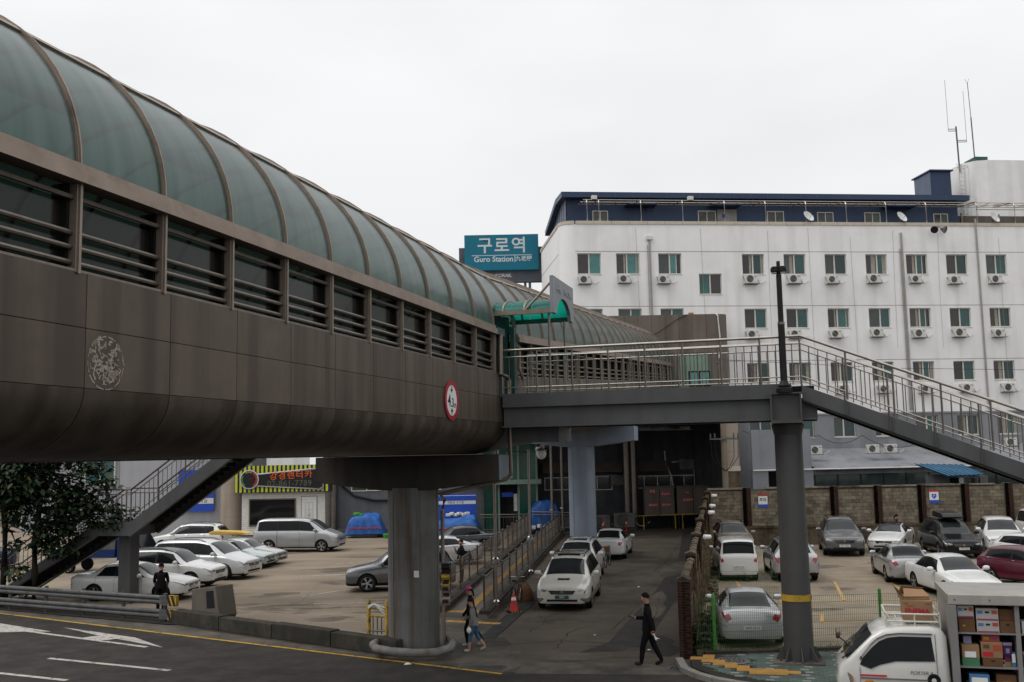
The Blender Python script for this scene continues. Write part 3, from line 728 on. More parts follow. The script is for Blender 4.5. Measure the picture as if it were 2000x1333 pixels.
o = tag(m.build('glue_residue', RESID, walk, (HW + 0.004, -16.55, 6.62), recalc=False), kind='stuff')
o['label'] = 'pale round glue residue of a removed emblem'

# ----- height limit sign on the walkway
hs = empty('height_limit_sign', TW(-4.42, HW + 0.012, 6.72), PHI, 'round red rimmed white 4.3 m height limit sign on the brown walkway', 'traffic sign')
def disc(r0, r1, x0, x1, mat, name):
    m = MB(); n = 40
    vs = []; fs = []
    for r, x in ((r0, x1), (r1, x1), (r1, x0), (r0, x0)):
        vs += [(x, r * math.cos(2 * math.pi * k / n), r * math.sin(2 * math.pi * k / n)) for k in range(n)]
    for i in range(4):
        for k in range(n): fs.append((i * n + k, i * n + (k + 1) % n, ((i + 1) % 4) * n + (k + 1) % n, ((i + 1) % 4) * n + k))
    m.add(vs, fs); return m.build(name, mat, hs)
SIGNRED = pm('sign red', (0.30, 0.012, 0.03), 0.5, var=0.06)
disc(0.36, 0.475, 0.0, 0.022, SIGNRED, 'rim')
disc(0.001, 0.36, 0.0, 0.016, WHITES, 'face')
RT = (math.pi / 2, 0, math.pi / 2)
lettering('4', 0.40, BLACKS, hs, (0.020, -0.17, -0.02), RT, bold=0.006)
lettering('.3', 0.30, BLACKS, hs, (0.020, 0.03, -0.06), RT, bold=0.004)
lettering('m', 0.22, BLACKS, hs, (0.020, 0.22, -0.10), RT, bold=0.002)
for sg in (1, -1):
    MB().add([(0.020, -0.02, sg * 0.335), (0.020, 0.02, sg * 0.335), (0.020, 0.02, sg * 0.26), (0.020, 0.09, sg * 0.265), (0.020, 0, sg * 0.175), (0.020, -0.09, sg * 0.265), (0.020, -0.02, sg * 0.26)], [tuple(range(7))]).build('arrow', BLACKS, hs)

# ================================================================= railings
def rail_run(par, p0, p1, h=1.22, h2=1.03, hb=0.19, post=1.03, nb=4, rt=0.038, rp=0.026, rb=0.0135, mat=STEEL, stuff=False, matp=STEELD, ends=True):
    """stainless railing between two deck points (local coordinates of par)"""
    matp = matp or mat  # rails take the brighter steel, their highlights put into the colour
    p0 = Vector(p0); p1 = Vector(p1); d = p1 - p0; Lh = math.hypot(d.x, d.y); n = max(1, round(Lh / post))
    up = lambda z: Vector((0, 0, z))
    MB().tube([p0 + up(h), p1 + up(h)], rt, 10).build('handrail', mat, par, smooth=True)
    MB().tube([p0 + up(h2), p1 + up(h2)], 0.02, 8).build('rail', mat, par, smooth=True)
    MB().tube([p0 + up(hb), p1 + up(hb)], 0.017, 8).build('rail', mat, par, smooth=True)
    pm_ = MB().tube([(0, 0, 0), (0, 0, h)], rp, 8).mesh('post', matp, smooth=True)
    bm_ = MB().tube([(0, 0, hb - 0.1), (0, 0, h2)], rb, 6).mesh('baluster', matp, smooth=True)
    big = MB()
    for i in range(n + 1):
        if ends or 0 < i < n: link('post', pm_, par, p0 + d * (i / n))
        if i == n: break
        for k in range(nb):
            q = p0 + d * ((i + (k + 1) / (nb + 1)) / n)
            if stuff: big.tube([q + up(hb), q + up(h2)], rb, 5)
            else: link('baluster', bm_, par, q)
    if stuff: tag(big.build('balusters', matp, par, smooth=True), kind='stuff')

# ================================================================= side footbridge and stairs (right)
fb = empty('side_footbridge', TW(0, HW), PHI, 'grey steel footbridge with stainless railings and stairs down to the right', 'footbridge')
# local x = u (to the right), local y = v (away)
UE = 8.05; VN = -0.38; VF = 1.36; ZD = 7.0; SLR = 0.415; UB = 19.0
def girder(v, name='girder'):
    # deep C section: upper lip, recessed web, bottom flange
    sg = -1 if v < 0.3 else 1
    m = MB()
    m.b2(0.06, UE - 0.35, v - 0.03, v + 0.03, ZD - 0.30, ZD + 0.07)
    m.build('fascia', BRG, fb)
    m = MB()
    m.b2(0.06, UE + 0.25, v - sg * 0.10 - 0.02, v - sg * 0.10 + 0.02, ZD - 0.82, ZD - 0.302)
    m.b2(0.06, UE + 0.25, v - 0.12, v + 0.12, ZD - 0.85, ZD - 0.822)
    m.build('girder', BRG, fb)
girder(VN); girder(VF)
MB().b2(0.03, UE + 0.2, VN + 0.031, VF - 0.031, ZD - 0.12, ZD).build('deck', DARKIN, fb)
m = MB()
for i in range(8): m.b2(0.5 + i, 0.58 + i, VN + 0.13, VF - 0.13, ZD - 0.45, ZD - 0.122)
m.build('floor_beam', BRG, fb)
# pier: pole, head box, base plate with stiffeners
PU, PVv = 7.55, 0.22
m = MB().lathe([(0.365, 0.14), (0.345, 5.9)], (PU, PVv, 0), n=28); m.build('pier', POLEM, fb, smooth=True, angle=30)
m = MB().lathe([(0.372, 1.62), (0.375, 1.62), (0.373, 1.78), (0.37, 1.78)], (PU, PVv, 0), n=28); m.build('yellow_band', YELL, fb, smooth=True, angle=30)
m = MB().lathe([(0.345, 5.78), (0.41, 6.02), (0.41, 6.06), (0.345, 6.06)], (PU, PVv, 0), n=28); m.build('pier_collar', POLEM, fb)
m = MB().b2(PU - 0.38, PU + 0.38, VN - 0.28, VF + 0.2, 6.07, 6.15); m.b2(PU - 0.36, PU + 0.36, VN - 0.13, VF + 0.1, 6.151, 6.80); m.b2(PU - 0.42, PU + 0.5, VN - 0.26, VN - 0.131, 6.80, 6.84)
m.b2(PU - 0.38, PU - 0.34, VN - 0.26, VN - 0.131, 6.151, 6.8).b2(PU + 0.34, PU + 0.38, VN - 0.26, VN - 0.131, 6.151, 6.8)
m.build('pier_head', POLEM, fb)
MB().b2(PU - 0.62, PU + 0.62, PVv - 0.55, PVv + 0.55, 0.10, 0.16).build('base_plate', GUTTER, fb)
for i in range(8):
    a = rad(45 * i + 10)
    MB().prism_y([(0.355, 0.161), (0.56, 0.161), (0.56, 0.2), (0.40, 0.48), (0.355, 0.48)], -0.012, 0.012).build('stiffener', POLEM, fb, (PU, PVv, 0), (0, 0, a))
    MB().lathe([(0.03, 0.161), (0.03, 0.21)], n=8).build('anchor_bolt', GALV, fb, (PU + 0.53 * math.cos(a + 0.39), PVv + 0.5 * math.sin(a + 0.39), 0))
# stairs
def zs(u): return ZD - SLR * (u - UE)
for v in (VN, VF):
    sg = -1 if v < 0.3 else 1
    m = MB().prism_y([(UE - 0.1, zs(UE) + 0.02), (UE - 0.1, ZD - 0.36), (UB, zs(UB) - 0.40), (UB, zs(UB) + 0.02)], v - 0.015, v + 0.015)
    m.build('stringer', BRG, fb)
    m = MB().bar((UE - 0.05, v, zs(UE) - 0.40), (UB, v, zs(UB) - 0.42), 0.22, 0.05)
    m.build('stringer_flange', BLACKM, fb)
    for i in range(11):
        u = UE + 0.95 + 1.0 * i
        MB().b2(u - 0.01, u + 0.01, v + sg * 0.016, v + sg * 0.09, zs(u) - 0.37, zs(u)).build('web_stiffener', BRG, fb)
ns = 36
for i in range(ns):
    u = UE + 0.3 * i; z = zs(u + 0.15) - 0.12
    if z < 0.15: break
    MB().b2(u, u + 0.31, VN + 0.02, VF - 0.02, z - 0.04, z).b2(u + 0.0, u + 0.02, VN + 0.02, VF - 0.02, z, z + 0.125).build('step', DARKIN, fb)
def lipz(u): return ZD + 0.07
rail_run(fb, (0.06, VN, ZD + 0.05), (UE - 0.1, VN, ZD + 0.05))
rail_run(fb, (0.3, VF, ZD + 0.05), (UE - 0.1, VF, ZD + 0.05))
rail_run(fb, (UE - 0.1, VN, zs(UE) + 0.06), (16.6, VN, zs(16.6) + 0.06), h=1.22, ends=False, post=1.03)
rail_run(fb, (UE - 0.1, VF, zs(UE) + 0.06), (16.6, VF, zs(16.6) + 0.06), h=1.22, ends=False, post=1.03)

# ----- lamp post on the pier head
lp = empty('street_lamp', TW(VN - 0.2, HW + PU - 0.02, 6.84), PHI, 'tall black lamp post with flat twin heads standing on the footbridge pier', 'lamp post')
MB().lathe([(0.2, 0), (0.2, 0.10), (0.14, 0.13), (0.16, 0.17), (0.11, 0.24), (0.085, 0.3)], n=16).build('base', BLACKM, lp, smooth=True)
MB().lathe([(0.088, 0.3), (0.085, 1.75), (0.07, 1.76), (0.068, 3.0), (0.05, 3.02), (0.045, 3.35)], n=14).build('pole', BLACKM, lp, smooth=True, angle=30)
MB().lathe([(0.074, 1.72), (0.09, 1.72), (0.09, 1.78), (0.07, 1.78)], n=14).build('collar', STEELD, lp)
for sg in (-1, 1):
    hd = MB().prism_y([(0.02, 3.06), (0.17, 3.06), (0.20, 3.09), (0.19, 3.17), (0.14, 3.21), (0.02, 3.21)], -0.11, 0.11)
    hd.v = [(x * sg, y, z) for x, y, z in hd.v]
    h = hd.build('lamp_head', BLACKM, lp, bevel=0.02)
    MB().b2(sg * 0.05, sg * 0.17, -0.08, 0.08, 3.035, 3.058).build('lamp_glass', WHITEP, h)

# ----- canopy over the side exit with the shop board
cn = empty('exit_canopy', TW(0, HW), PHI, 'green curved canopy over the side exit carrying a grey shop board', 'canopy')
CANG = bpy.data.materials.new('emerald acrylic'); CANG.use_nodes = True
_n = CANG.node_tree.nodes; _l = CANG.node_tree.links
_b = _n['Principled BSDF']; _b.inputs['Base Color'].default_value = (0.03, 0.24, 0.20, 1); _b.inputs['Roughness'].default_value = 0.25
_t = _n.new('ShaderNodeBsdfTranslucent'); _t.inputs['Color'].default_value = (0.01, 0.42, 0.30, 1)
_m = _n.new('ShaderNodeMixShader'); _m.inputs['Fac'].default_value = 0.6
_nz = _n.new('ShaderNodeTexNoise'); _nz.inputs['Scale'].default_value = 2.0
_r = _n.new('ShaderNodeValToRGB'); _r.color_ramp.elements[0].color = (0.03, 0.22, 0.19, 1); _r.color_ramp.elements[1].color = (0.05, 0.30, 0.26, 1)
_l.new(_nz.outputs['Fac'], _r.inputs['Fac']); _l.new(_r.outputs['Color'], _b.inputs['Base Color'])
_l.new(_b.outputs['BSDF'], _m.inputs[1]); _l.new(_t.outputs['BSDF'], _m.inputs[2]); _l.new(_m.outputs['Shader'], _n['Material Output'].inputs['Surface'])
CV0, CV1 = -0.42, 1.60; CZ = 9.34; CR = 0.40
def carc(u, w, o=0.0):
    a = math.pi * w
    vc = (CV0 + CV1) / 2; hwv = (CV1 - CV0) / 2 + o
    return (u, vc - hwv * math.cos(a), CZ + (CR + o) * math.sin(a))
for i in range(3):
    u0 = -0.25 + i * 0.6
    MB().grid(lambda a, b: carc(u0 + 0.01 + 0.58 * a, b), 2, 14).build('roof_sheet', CANG, cn, smooth=True, recalc=False)
for u in (0.12, 0.73):
    m = MB()
    for k in range(14):
        m.bar(carc(u, k / 14, 0.01), carc(u, (k + 1) / 14, 0.01), 0.05, 0.03)
    m.build('hoop', RIBM, cn)
for v in (CV0, CV1):
    MB().b2(-0.25, 1.52, v - 0.05, v + 0.05, CZ - 0.10, CZ + 0.02).build('edge_beam', RIBM if v < 0 else GREEND, cn)
for v in (VN, 1.45):
    MB().tube([(1.42, v, ZD), (1.42, v, CZ - 0.1)], 0.035, 8).build('prop', STEELD, cn, smooth=True)
BOARD = pm('grey shop board', (0.22, 0.235, 0.26), 0.45, 0.2, var=0.06, scale=1.5)
pts = [(-0.62, CZ - 0.12), (-0.30, CZ - 0.12)]
for k in range(11):
    a = math.pi * (1 - k / 10); pts.append((0.59 + 0.84 * math.cos(a) , CZ - 0.12 + 0.52 * math.sin(a)))
pts += [(1.60, CZ - 0.12), (1.80, CZ - 0.12), (1.80, CZ + 0.90), (-0.62, CZ + 0.90)]
bd = MB()
n = len(pts)
bd.add([(1.52, v, z) for v, z in pts] + [(1.62, v, z) for v, z in pts], [tuple(range(n)), tuple(range(n, 2 * n))] + [(i, (i + 1) % n, n + (i + 1) % n, n + i) for i in range(n)])
bo = bd.build('board', BOARD, cn)
LET = pm('silver lettering', (0.36, 0.37, 0.38), 0.35, 0.5, var=0.08)
lettering('AK', 0.40, LET, bo, (1.628, 0.0, CZ + 0.62), RT, extrude=0.006)
lettering('PLAZA', 0.24, LET, bo, (1.628, 1.05, CZ + 0.60), RT, extrude=0.006, sx=1.25)
MB().tube([(0.75, CV0, CZ), (1.5, CV0, CZ + 0.75)], 0.035, 8).build('stay', RIBM, cn)

# ================================================================= left stairs behind the walkway
ls = empty('left_stairs', TW(6.2, -HW), PHI, 'dark grey steel stairs descending left behind the walkway with a landing', 'stairs')
# local x negative = away from the walkway
SL2 = 0.66
U0, U1, U2, U3 = -5.1, -11.0, -12.5, -17.6
ZL = ZD - SL2 * (U0 - U1)
def zl(u):
    if u > U0: return ZD
    if u > U1: return ZD - SL2 * (U0 - u)
    if u > U2: return ZL
    return ZL - 0.6 * (U2 - u)
LW = 1.7
for v in (0.0, LW):
    sg = -1 if v == 0 else 1
    for a, b in ((0.0, U0), (U0, U1), (U1, U2), (U2, U3)):
        m = MB().prism_y([(a, zl(a) + 0.05), (a, zl(a) - 0.48), (b, zl(b) - 0.48 + (0.35 if b == U3 else 0)), (b, zl(b) + 0.05)], v - 0.02, v + 0.02)
        m.build('stringer', BRG, ls)
    for a, b in ((U0, U1), (U2, U3)):
        MB().bar((a, v, zl(a) - 0.5), (b, v, zl(b) - 0.5 + (0.3 if b == U3 else 0)), 0.16, 0.03).build('stringer_flange', BRG, ls)
for a, b, n in ((U0, U1, 22), (U2, U3, 18)):
    du = (b - a) / n
    for i in range(n):
        u = a + du * i; z = zl(u + du / 2) - 0.1
        if z < 0.1: continue
        MB().b2(u, u + du * 1.02, 0.03, LW - 0.03, z - 0.05, z).build('step', DARKIN, ls)
        MB().b2(u, u + du * 0.06, 0.03, LW - 0.03, z + 0.001, z + 0.12).build('riser', DARKIN, ls)
MB().b2(U1, U2, 0.03, LW - 0.03, ZL - 0.12, ZL - 0.02).build('landing', DARKIN, ls)
MB().b2(0.0, U0, 0.03, LW - 0.03, ZD - 0.12, ZD - 0.02).build('landing', DARKIN, ls)
MB().b2(-11.95, -11.42, LW / 2 - 0.27, LW / 2 + 0.27, 0, ZL - 0.5).build('column', BRG, ls)
MB().b2(-12.4, -11.1, 0.05, LW - 0.05, ZL - 0.5, ZL - 0.122).build('column_head', BRG, ls)
for v in (0.0, LW):
    rail_run(ls, (U0, v, zl(U0) + 0.05), (U1, v, zl(U1) + 0.05), post=1.3, nb=5, mat=STEELD)
    rail_run(ls, (U1, v, ZL + 0.05), (U2, v, ZL + 0.05), post=1.5, nb=6, mat=STEELD, ends=False)
    rail_run(ls, (U2, v, ZL + 0.05), (U3, v, zl(U3) + 0.05), post=1.3, nb=5, mat=STEELD)
# ================================================================= white station office building
FZ = math.atan(0.11)
bl = empty('office_building', (0, 64.13, 0), FZ, 'long white painted office block with rows of windows and a navy rooftop storey', 'building')
TEAL = [pm('teal curtain glass %d' % i, c, 0.12, var=0.25, scale=1.5, spec=0.6) for i, c in enumerate([(0.012, 0.07, 0.065), (0.02, 0.10, 0.092), (0.05, 0.19, 0.175), (0.006, 0.035, 0.033)])]
DARKW = [pm('dark room glass %d' % i, c, 0.12, var=0.3, scale=1.5, spec=0.6) for i, c in enumerate([(0.030, 0.024, 0.022), (0.05, 0.045, 0.04), (0.02, 0.018, 0.018), (0.04, 0.055, 0.05)])]
CURT = pm('pale curtain', (0.30, 0.28, 0.24), 0.7, var=0.2, scale=6)
def wall_holes(x0, x1, z0, z1, holes, y=0.0, rev=0.16):
    xs = sorted(set([x0, x1] + [h[0] for h in holes] + [h[1] for h in holes])); zs_ = sorted(set([z0, z1] + [h[2] for h in holes] + [h[3] for h in holes]))
    m = MB()
    for a, b in zip(xs, xs[1:]):
        for c, d in zip(zs_, zs_[1:]):
            cx, cz = (a + b) / 2, (c + d) / 2
            if any(h[0] < cx < h[1] and h[2] < cz < h[3] for h in holes): continue
            m.add([(a, y, c), (b, y, c), (b, y, d), (a, y, d)], [(0, 1, 2, 3)])
    for a, b, c, d in holes:
        m.add([(a, y, c), (b, y, c), (b, y + rev, c), (a, y + rev, c)], [(0, 1, 2, 3)])
        m.add([(a, y, d), (b, y, d), (b, y + rev, d), (a, y + rev, d)], [(3, 2, 1, 0)])
        m.add([(a, y, c), (a, y, d), (a, y + rev, d), (a, y + rev, c)], [(3, 2, 1, 0)])
        m.add([(b, y, c), (b, y, d), (b, y + rev, d), (b, y + rev, c)], [(0, 1, 2, 3)])
    return m
RC = [15.6 + 2.885 * k for k in range(10)]
W = 1.52
win = []   # (u0, z0, left material, right material, curtain, swap)
rz_ = [(18.42, 17.04), (14.71, 13.40), (11.08, 9.78), (7.45, 6.10)]
rnd = random.Random(11)
for r, (zt, zb) in enumerate(rz_):
    for c, u in enumerate(RC):
        win.append((u, u + W, zb, zt, DARKW[rnd.choice((0, 0, 1, 2, 3))], TEAL[rnd.choice((0, 0, 1, 3))] if r < 2 else TEAL[rnd.choice((0, 3, 3))], rnd.random() < 0.55, False))
for u in (4.42, 7.02, 9.86):
    win.append((u, u + 1.58, 17.06, 18.45, DARKW[0] if u < 9 else DARKW[3], TEAL[2], u == 7.02, False))
    win.append((u + 0.03, u + 1.6, 13.46, 14.75, DARKW[3] if u > 6 else DARKW[0], TEAL[1], False, False))
win.append((12.59, 14.14, 15.70, 17.08, TEAL[1], DARKW[0], False, True))
up = [w[:2] + w[2:4] for w in win if w[2] > 7.6]
lo_ = [w[:2] + w[2:4] for w in win if w[2] < 7.6]
wall_holes(4.25, 46, 7.62, 20.40, up).build('wall', BUILDW, bl, recalc=False)
wall_holes(14.3, 46, 0.0, 7.62, lo_).build('lower_wall', BUILDG, bl, recalc=False)
# rounded corner and left side
m = MB()
m.grid(lambda a, b: (4.25 - 0.9 * math.sin(math.pi / 2 * a), 0.9 - 0.9 * math.cos(math.pi / 2 * a), 7.62 + 12.78 * b), 8, 1)
m.add([(3.35, 0.9, 7.62), (3.35, 9.2, 7.62), (3.35, 9.2, 20.4), (3.35, 0.9, 20.4)], [(0, 1, 2, 3)])
m.build('side_wall', BUILDW, bl, smooth=True, angle=50)
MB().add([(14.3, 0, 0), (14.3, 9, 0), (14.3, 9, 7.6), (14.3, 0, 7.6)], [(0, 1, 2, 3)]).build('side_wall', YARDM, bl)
MB().b2(3.5, 46, 0.5, 9, 20.0, 20.1).b2(3.7, 14.28, 0.2, 9, 7.5, 7.6).build('roof_slab', GUTTER, bl)
MB().b2(46, 46.2, 0, 9.2, 0, 20.4).b2(3.4, 46, 9.2, 9.4, 7.6, 20.4).build('rear_wall', BUILDW, bl)
# coping stones
u = 4.4
while u < 46:
    MB().b2(u, u + 1.18, -0.05, 0.32, 20.40, 20.62).build('coping_stone', COPING, bl, bevel=0.01); u += 1.2
for i in range(7):
    MB().b2(3.30, 3.62, 1.1 + i * 1.2, 2.28 + i * 1.2, 20.40, 20.62).build('coping_stone', COPING, bl)
m = MB()
for a in range(5):
    a0, a1 = math.pi / 2 * a / 5, math.pi / 2 * (a + 1) / 5
    p = lambda an, r: (4.25 + 0.02 - r * math.sin(an), 0.9 - r * math.cos(an))
    q = [p(a0, 0.95), p(a1, 0.95), p(a1, 0.6), p(a0, 0.6)]
    m.prism(q, 20.40, 20.62)
m.build('coping_stone', COPING, bl)
CABM = pm('weathered grey pipe', (0.30, 0.285, 0.26), 0.6, 0.1, var=0.15, scale=2)
# joint lines and cables
JOINT = pm('joint shadow gap', (0.26, 0.25, 0.24), 0.9, var=0.2, scale=2)
for z in (18.58, 14.91, 11.23):
    MB().b2(4.3, 46, -0.006, 0.004, z - 0.025, z + 0.012).build('joint', JOINT, bl)
    MB().b2(3.343, 3.36, 1.0, 9.1, z - 0.025, z + 0.012).build('joint', JOINT, bl)
MB().b2(14.4, 46, -0.05, 0.004, 7.56, 7.68).build('joint', BUILDG, bl)
for u in (8.5, 12.9, 17.4, 20.3, 23.3, 26.2, 29.4, 33.9):
    z0 = rnd.choice((8, 9.5, 12.0)); z1 = rnd.uniform(19.5, 20.3)
    MB().tube([(u + rnd.uniform(-.1, .1), -0.02, z0), (u, -0.02, (z0 + z1) / 2), (u + rnd.uniform(-.15, .15), -0.02, z1)], 0.008, 4).build('cable', CABM, bl)
for u, z0, z1, r in ((9.3, 9, 19.4, 0.06), (9.15, 9, 19.0, 0.025), (26.85, 7.8, 19.9, 0.07), (26.7, 7.8, 18.8, 0.03), (32.3, 7.8, 20.9, 0.06), (19.2, 4.2, 6.7, 0.06)):
    MB().tube([(u, -0.09, z0), (u, -0.09, z1)], r, 7).build('pipe', CABM, bl, smooth=True)
MB().b2(9.1, 9.5, -0.2, -0.01, 19.35, 19.6).build('junction_box', WHITEP, bl)
# windows
fr_cache = {}
for i, (u0, u1, z0, z1, mL, mR, cur, swap) in enumerate(win):
    w, h = u1 - u0, z1 - z0
    key = (round(w, 2), round(h, 2), i % 5)
    mu = w * (0.5, 0.5, 0.46, 0.55, 0.5)[i % 5]; gap = (0, 0, 0.0, 0, 0.16)[i % 5] * w
    if key not in fr_cache:
        m = MB(); t = 0.055
        m.b2(0, w, 0, 0.10, 0, t).b2(0, w, 0, 0.10, h - t, h).b2(0, t, 0.001, 0.099, t, h - t).b2(w - t, w, 0.001, 0.099, t, h - t).b2(mu - 0.045, mu + 0.045, -0.004, 0.07, t, h - t)
        if gap: m.b2(w - t - gap - 0.05, w - t - gap, 0.03, 0.06, t, h - t)
        m.b2(-0.02, w + 0.02, -0.15, 0.002, -0.05, -0.001)
        pl = MB().add([(t, 0.06, t), (mu - 0.045, 0.06, t), (mu - 0.045, 0.06, h - t), (t, 0.06, h - t)], [(0, 1, 2, 3)]).mesh('pane', DARKW[0])
        pr = MB().add([(mu + 0.045, 0.045, t), (w - t - gap, 0.045, t), (w - t - gap, 0.045, h - t), (mu + 0.045, 0.045, h - t)], [(0, 1, 2, 3)]).mesh('pane', DARKW[0])
        if gap: m.mi = 1; m.b2(w - t - gap, w - t, 0.07, 0.08, t, h - t); m.mi = 0
        cw = (0.14, 0.22, 0.10, 0.3, 0.16)[i % 5]
        cu = MB().b2(mu - 0.10 - cw, mu - 0.10, 0.05, 0.058, t, h - t).mesh('curtain', CURT)
        fr_cache[key] = (m.mesh('window', [WFRAME, DARKW[2]]), pl, pr, cu)
    fr, pl, pr, cu = fr_cache[key]
    o = link('window', fr, bl, (u0, 0.12, z0))
    link('pane', pl, o, mat=mL); link('pane', pr, o, mat=mR)
    if cur: link('curtain', cu, o)
    if cur and i % 3 == 0: link('curtain', cu, o, (w / 2 + 0.02, -0.01, 0))
# rooftop storey
roof_front = 3.0
m = MB()
m.b2(4.3, 32.9, roof_front, roof_front + 0.15, 20.1, 22.9)
m.build('rooftop_wall', NAVY, bl)
m = MB().add([(4.25, roof_front, 20.1), (4.25, 9.8, 20.1), (4.25, 9.8, 22.0), (4.25, 6.0, 22.9), (4.25, roof_front, 22.9)], [(0, 1, 2, 3, 4)])
m.build('gable_wall', NAVYL, bl)  # gable painted paler than the front to imitate light from the left
for y in (3.9, 4.8, 5.7, 6.6, 7.5, 8.4): MB().b2(4.23, 4.249, y - 0.02, y + 0.02, 20.1, min(22.8, 22.9 - max(0, y - 6) * 0.24)).build('gable_seam', NAVY, bl)
m = MB()
prof = [(2.2, 22.80), (2.2, 23.18), (5.0, 23.35), (10.4, 22.25), (10.4, 21.9), (5.0, 22.95)]
m.add([(3.85, y, z) for y, z in prof] + [(33.4, y, z) for y, z in prof], [(0, 1, 2, 3, 4, 5), (11, 10, 9, 8, 7, 6)] + [(i, (i + 1) % 6, 6 + (i + 1) % 6, 6 + i) for i in range(6)])
m.build('roof', NAVY, bl)
for i in range(24): MB().b2(4.0 + i * 1.2, 4.02 + i * 1.2, 2.18, 2.199, 22.82, 23.16).build('fascia_seam', NAVYL, bl)
rw = [(6.1, 1.1, 22.05), (13.6, 1.3, 22.1), (18.6, 1.25, 22.1), (22.3, 1.2, 22.05), (25.8, 1.2, 22.05), (31.0, 1.1, 22.0)]
for u, w, zt in rw:
    m = MB(); h = 1.35; z0 = zt - h; t = 0.06; y = roof_front - 0.06
    m.b2(u, u + w, y, y + 0.06, z0, z0 + t).b2(u, u + w, y, y + 0.06, zt - t, zt).b2(u, u + t, y, y + 0.06, z0 + t, zt - t).b2(u + w - t, u + w, y, y + 0.06, z0 + t, zt - t).b2(u + w / 2 - .03, u + w / 2 + .03, y, y + 0.06, z0 + t, zt - t)
    o = m.build('window', WFRAME, bl)
    MB().b2(u + t, u + w / 2 - 0.03, y + 0.03, y + 0.04, z0 + t, zt - t).build('pane', DARKW[1], o)
    MB().b2(u + w / 2 + 0.03, u + w - t, y + 0.03, y + 0.04, z0 + t, zt - t).build('pane', DARKW[3], o)
d = MB().b2(15.0, 16.4, roof_front - 0.05, roof_front - 0.001, 20.15, 22.2).build('door', CABM, bl)
MB().b2(15.35, 15.6, roof_front - 0.07, roof_front - 0.052, 21.6, 21.85).build('notice', BLUEB, d)
for u in (8.4, 14.4, 27.2):
    MB().b2(u, u + 2.1, roof_front - 0.95, roof_front, 22.3, 22.5).build('door_hood', NAVY, bl)
# blue sheet box and white stair tower on the roof
MB().b2(32.5, 34.1, 5.6, 8.0, 20.1, 25.9).build('blue_roof_box', NAVY, bl)
MB().b2(32.48, 32.499, 5.62, 7.98, 20.1, 25.85).build('blue_roof_box_lit_side', NAVYL, bl)  # pale sheet laid on the left side, its light painted in
MB().b2(32.38, 34.22, 5.4, 8.2, 25.9, 26.0).build('blue_roof_box_cap', NAVY, bl)
m = MB()
m.prism([(35.5, 10), (35.5, 6.4), (36.1, 5.6), (36.9, 5.3), (46, 5.3), (46, 10)], 20.1, 26.75)
m.build('stair_tower', BUILDW, bl)
MB().b2(32.4, 46, 3.6, 3.7, 20.1, 22.0).build('louvre_screen', BROWNB, bl)
for u in (33.5, 36, 38.5): MB().b2(u - .06, u + .06, 3.5, 3.59, 20.1, 22.2).build('screen_post', STEELD, bl)
MB().b2(36.3, 37.3, 5.8, 7.3, 26.75, 27.15).build('water_tank', GREEND, bl)
# caged ladder
for u in (34.75, 35.15): MB().tube([(u, 5.5, 21.0), (u, 5.5, 26.3), (u, 5.9, 26.6)], 0.025, 6).build('ladder_rail', STEEL, bl)
for i in range(16): MB().tube([(34.75, 5.5, 21.3 + i * 0.32), (35.15, 5.5, 21.3 + i * 0.32)], 0.014, 5).build('ladder_rung', STEEL, bl)
for z in (21.6, 23.8, 26.1):
    MB().tube([(34.75, 5.5, z), (34.45, 5.2, z), (34.45, 4.9, z), (34.75, 4.7, z), (35.05, 4.8, z), (35.20, 5.1, z), (35.15, 5.5, z)], 0.018, 5).build('ladder_hoop', STEEL, bl)
for u, y in ((34.45, 5.0), (34.75, 4.7), (35.15, 4.95)): MB().tube([(u, y, 21.6), (u, y, 26.1)], 0.014, 5).build('ladder_cage', STEEL, bl)

# pipe frame along the parapet
pf = empty('rooftop_pipe_frame', (0, 64.13, 20.62), FZ, 'row of bent pale pipe posts and rails along the white roof parapet', 'pipe frame')
pmh = MB().tube([(0, 0.15, 0), (0, 0.15, 1.3), (0, 0.25, 1.48), (0, 0.5, 1.56), (0, 2.5, 1.75)], 0.042, 7).mesh('post', STEEL, smooth=True)
u = 6.0
for u in (5.2, 6.0, 8.85, 11.7, 14.6, 17.45, 20.3, 23.15, 26.0, 28.9, 32.6, 35.4, 38.2, 41): link('post', pmh, pf, (u, 0, 0))
for y, z in ((0.5, 1.56), (1.5, 1.66), (2.4, 1.74)): MB().tube([(5.0, y, z), (44, y, z)], 0.03, 6).build('rail', STEEL, pf)
m = MB()
for i in range(40): m.tube([(5.3 + i * 0.95, 0.5, 1.55), (5.7 + i * 0.95, 2.4, 1.73)], 0.02, 5)
tag(m.build('brace', STEEL, pf), kind='stuff')
for u in (5.6, 12.2, 32.5): MB().b2(u, u + 0.35, 0.4, 0.7, 1.6, 1.85).build('lamp_box', WHITEP, pf)
for a, b in ((32.6, 35.4), (35.4, 38.2)): MB().tube([(a, 0.3, 1.2), (b - 0.3, 0.5, 1.54)], 0.03, 6).build('strut', STEEL, pf)
MB().tube([(32.6, 0.15, 1.0), (44, 0.15, 1.0)], 0.04, 6).build('rail', STEEL, pf)

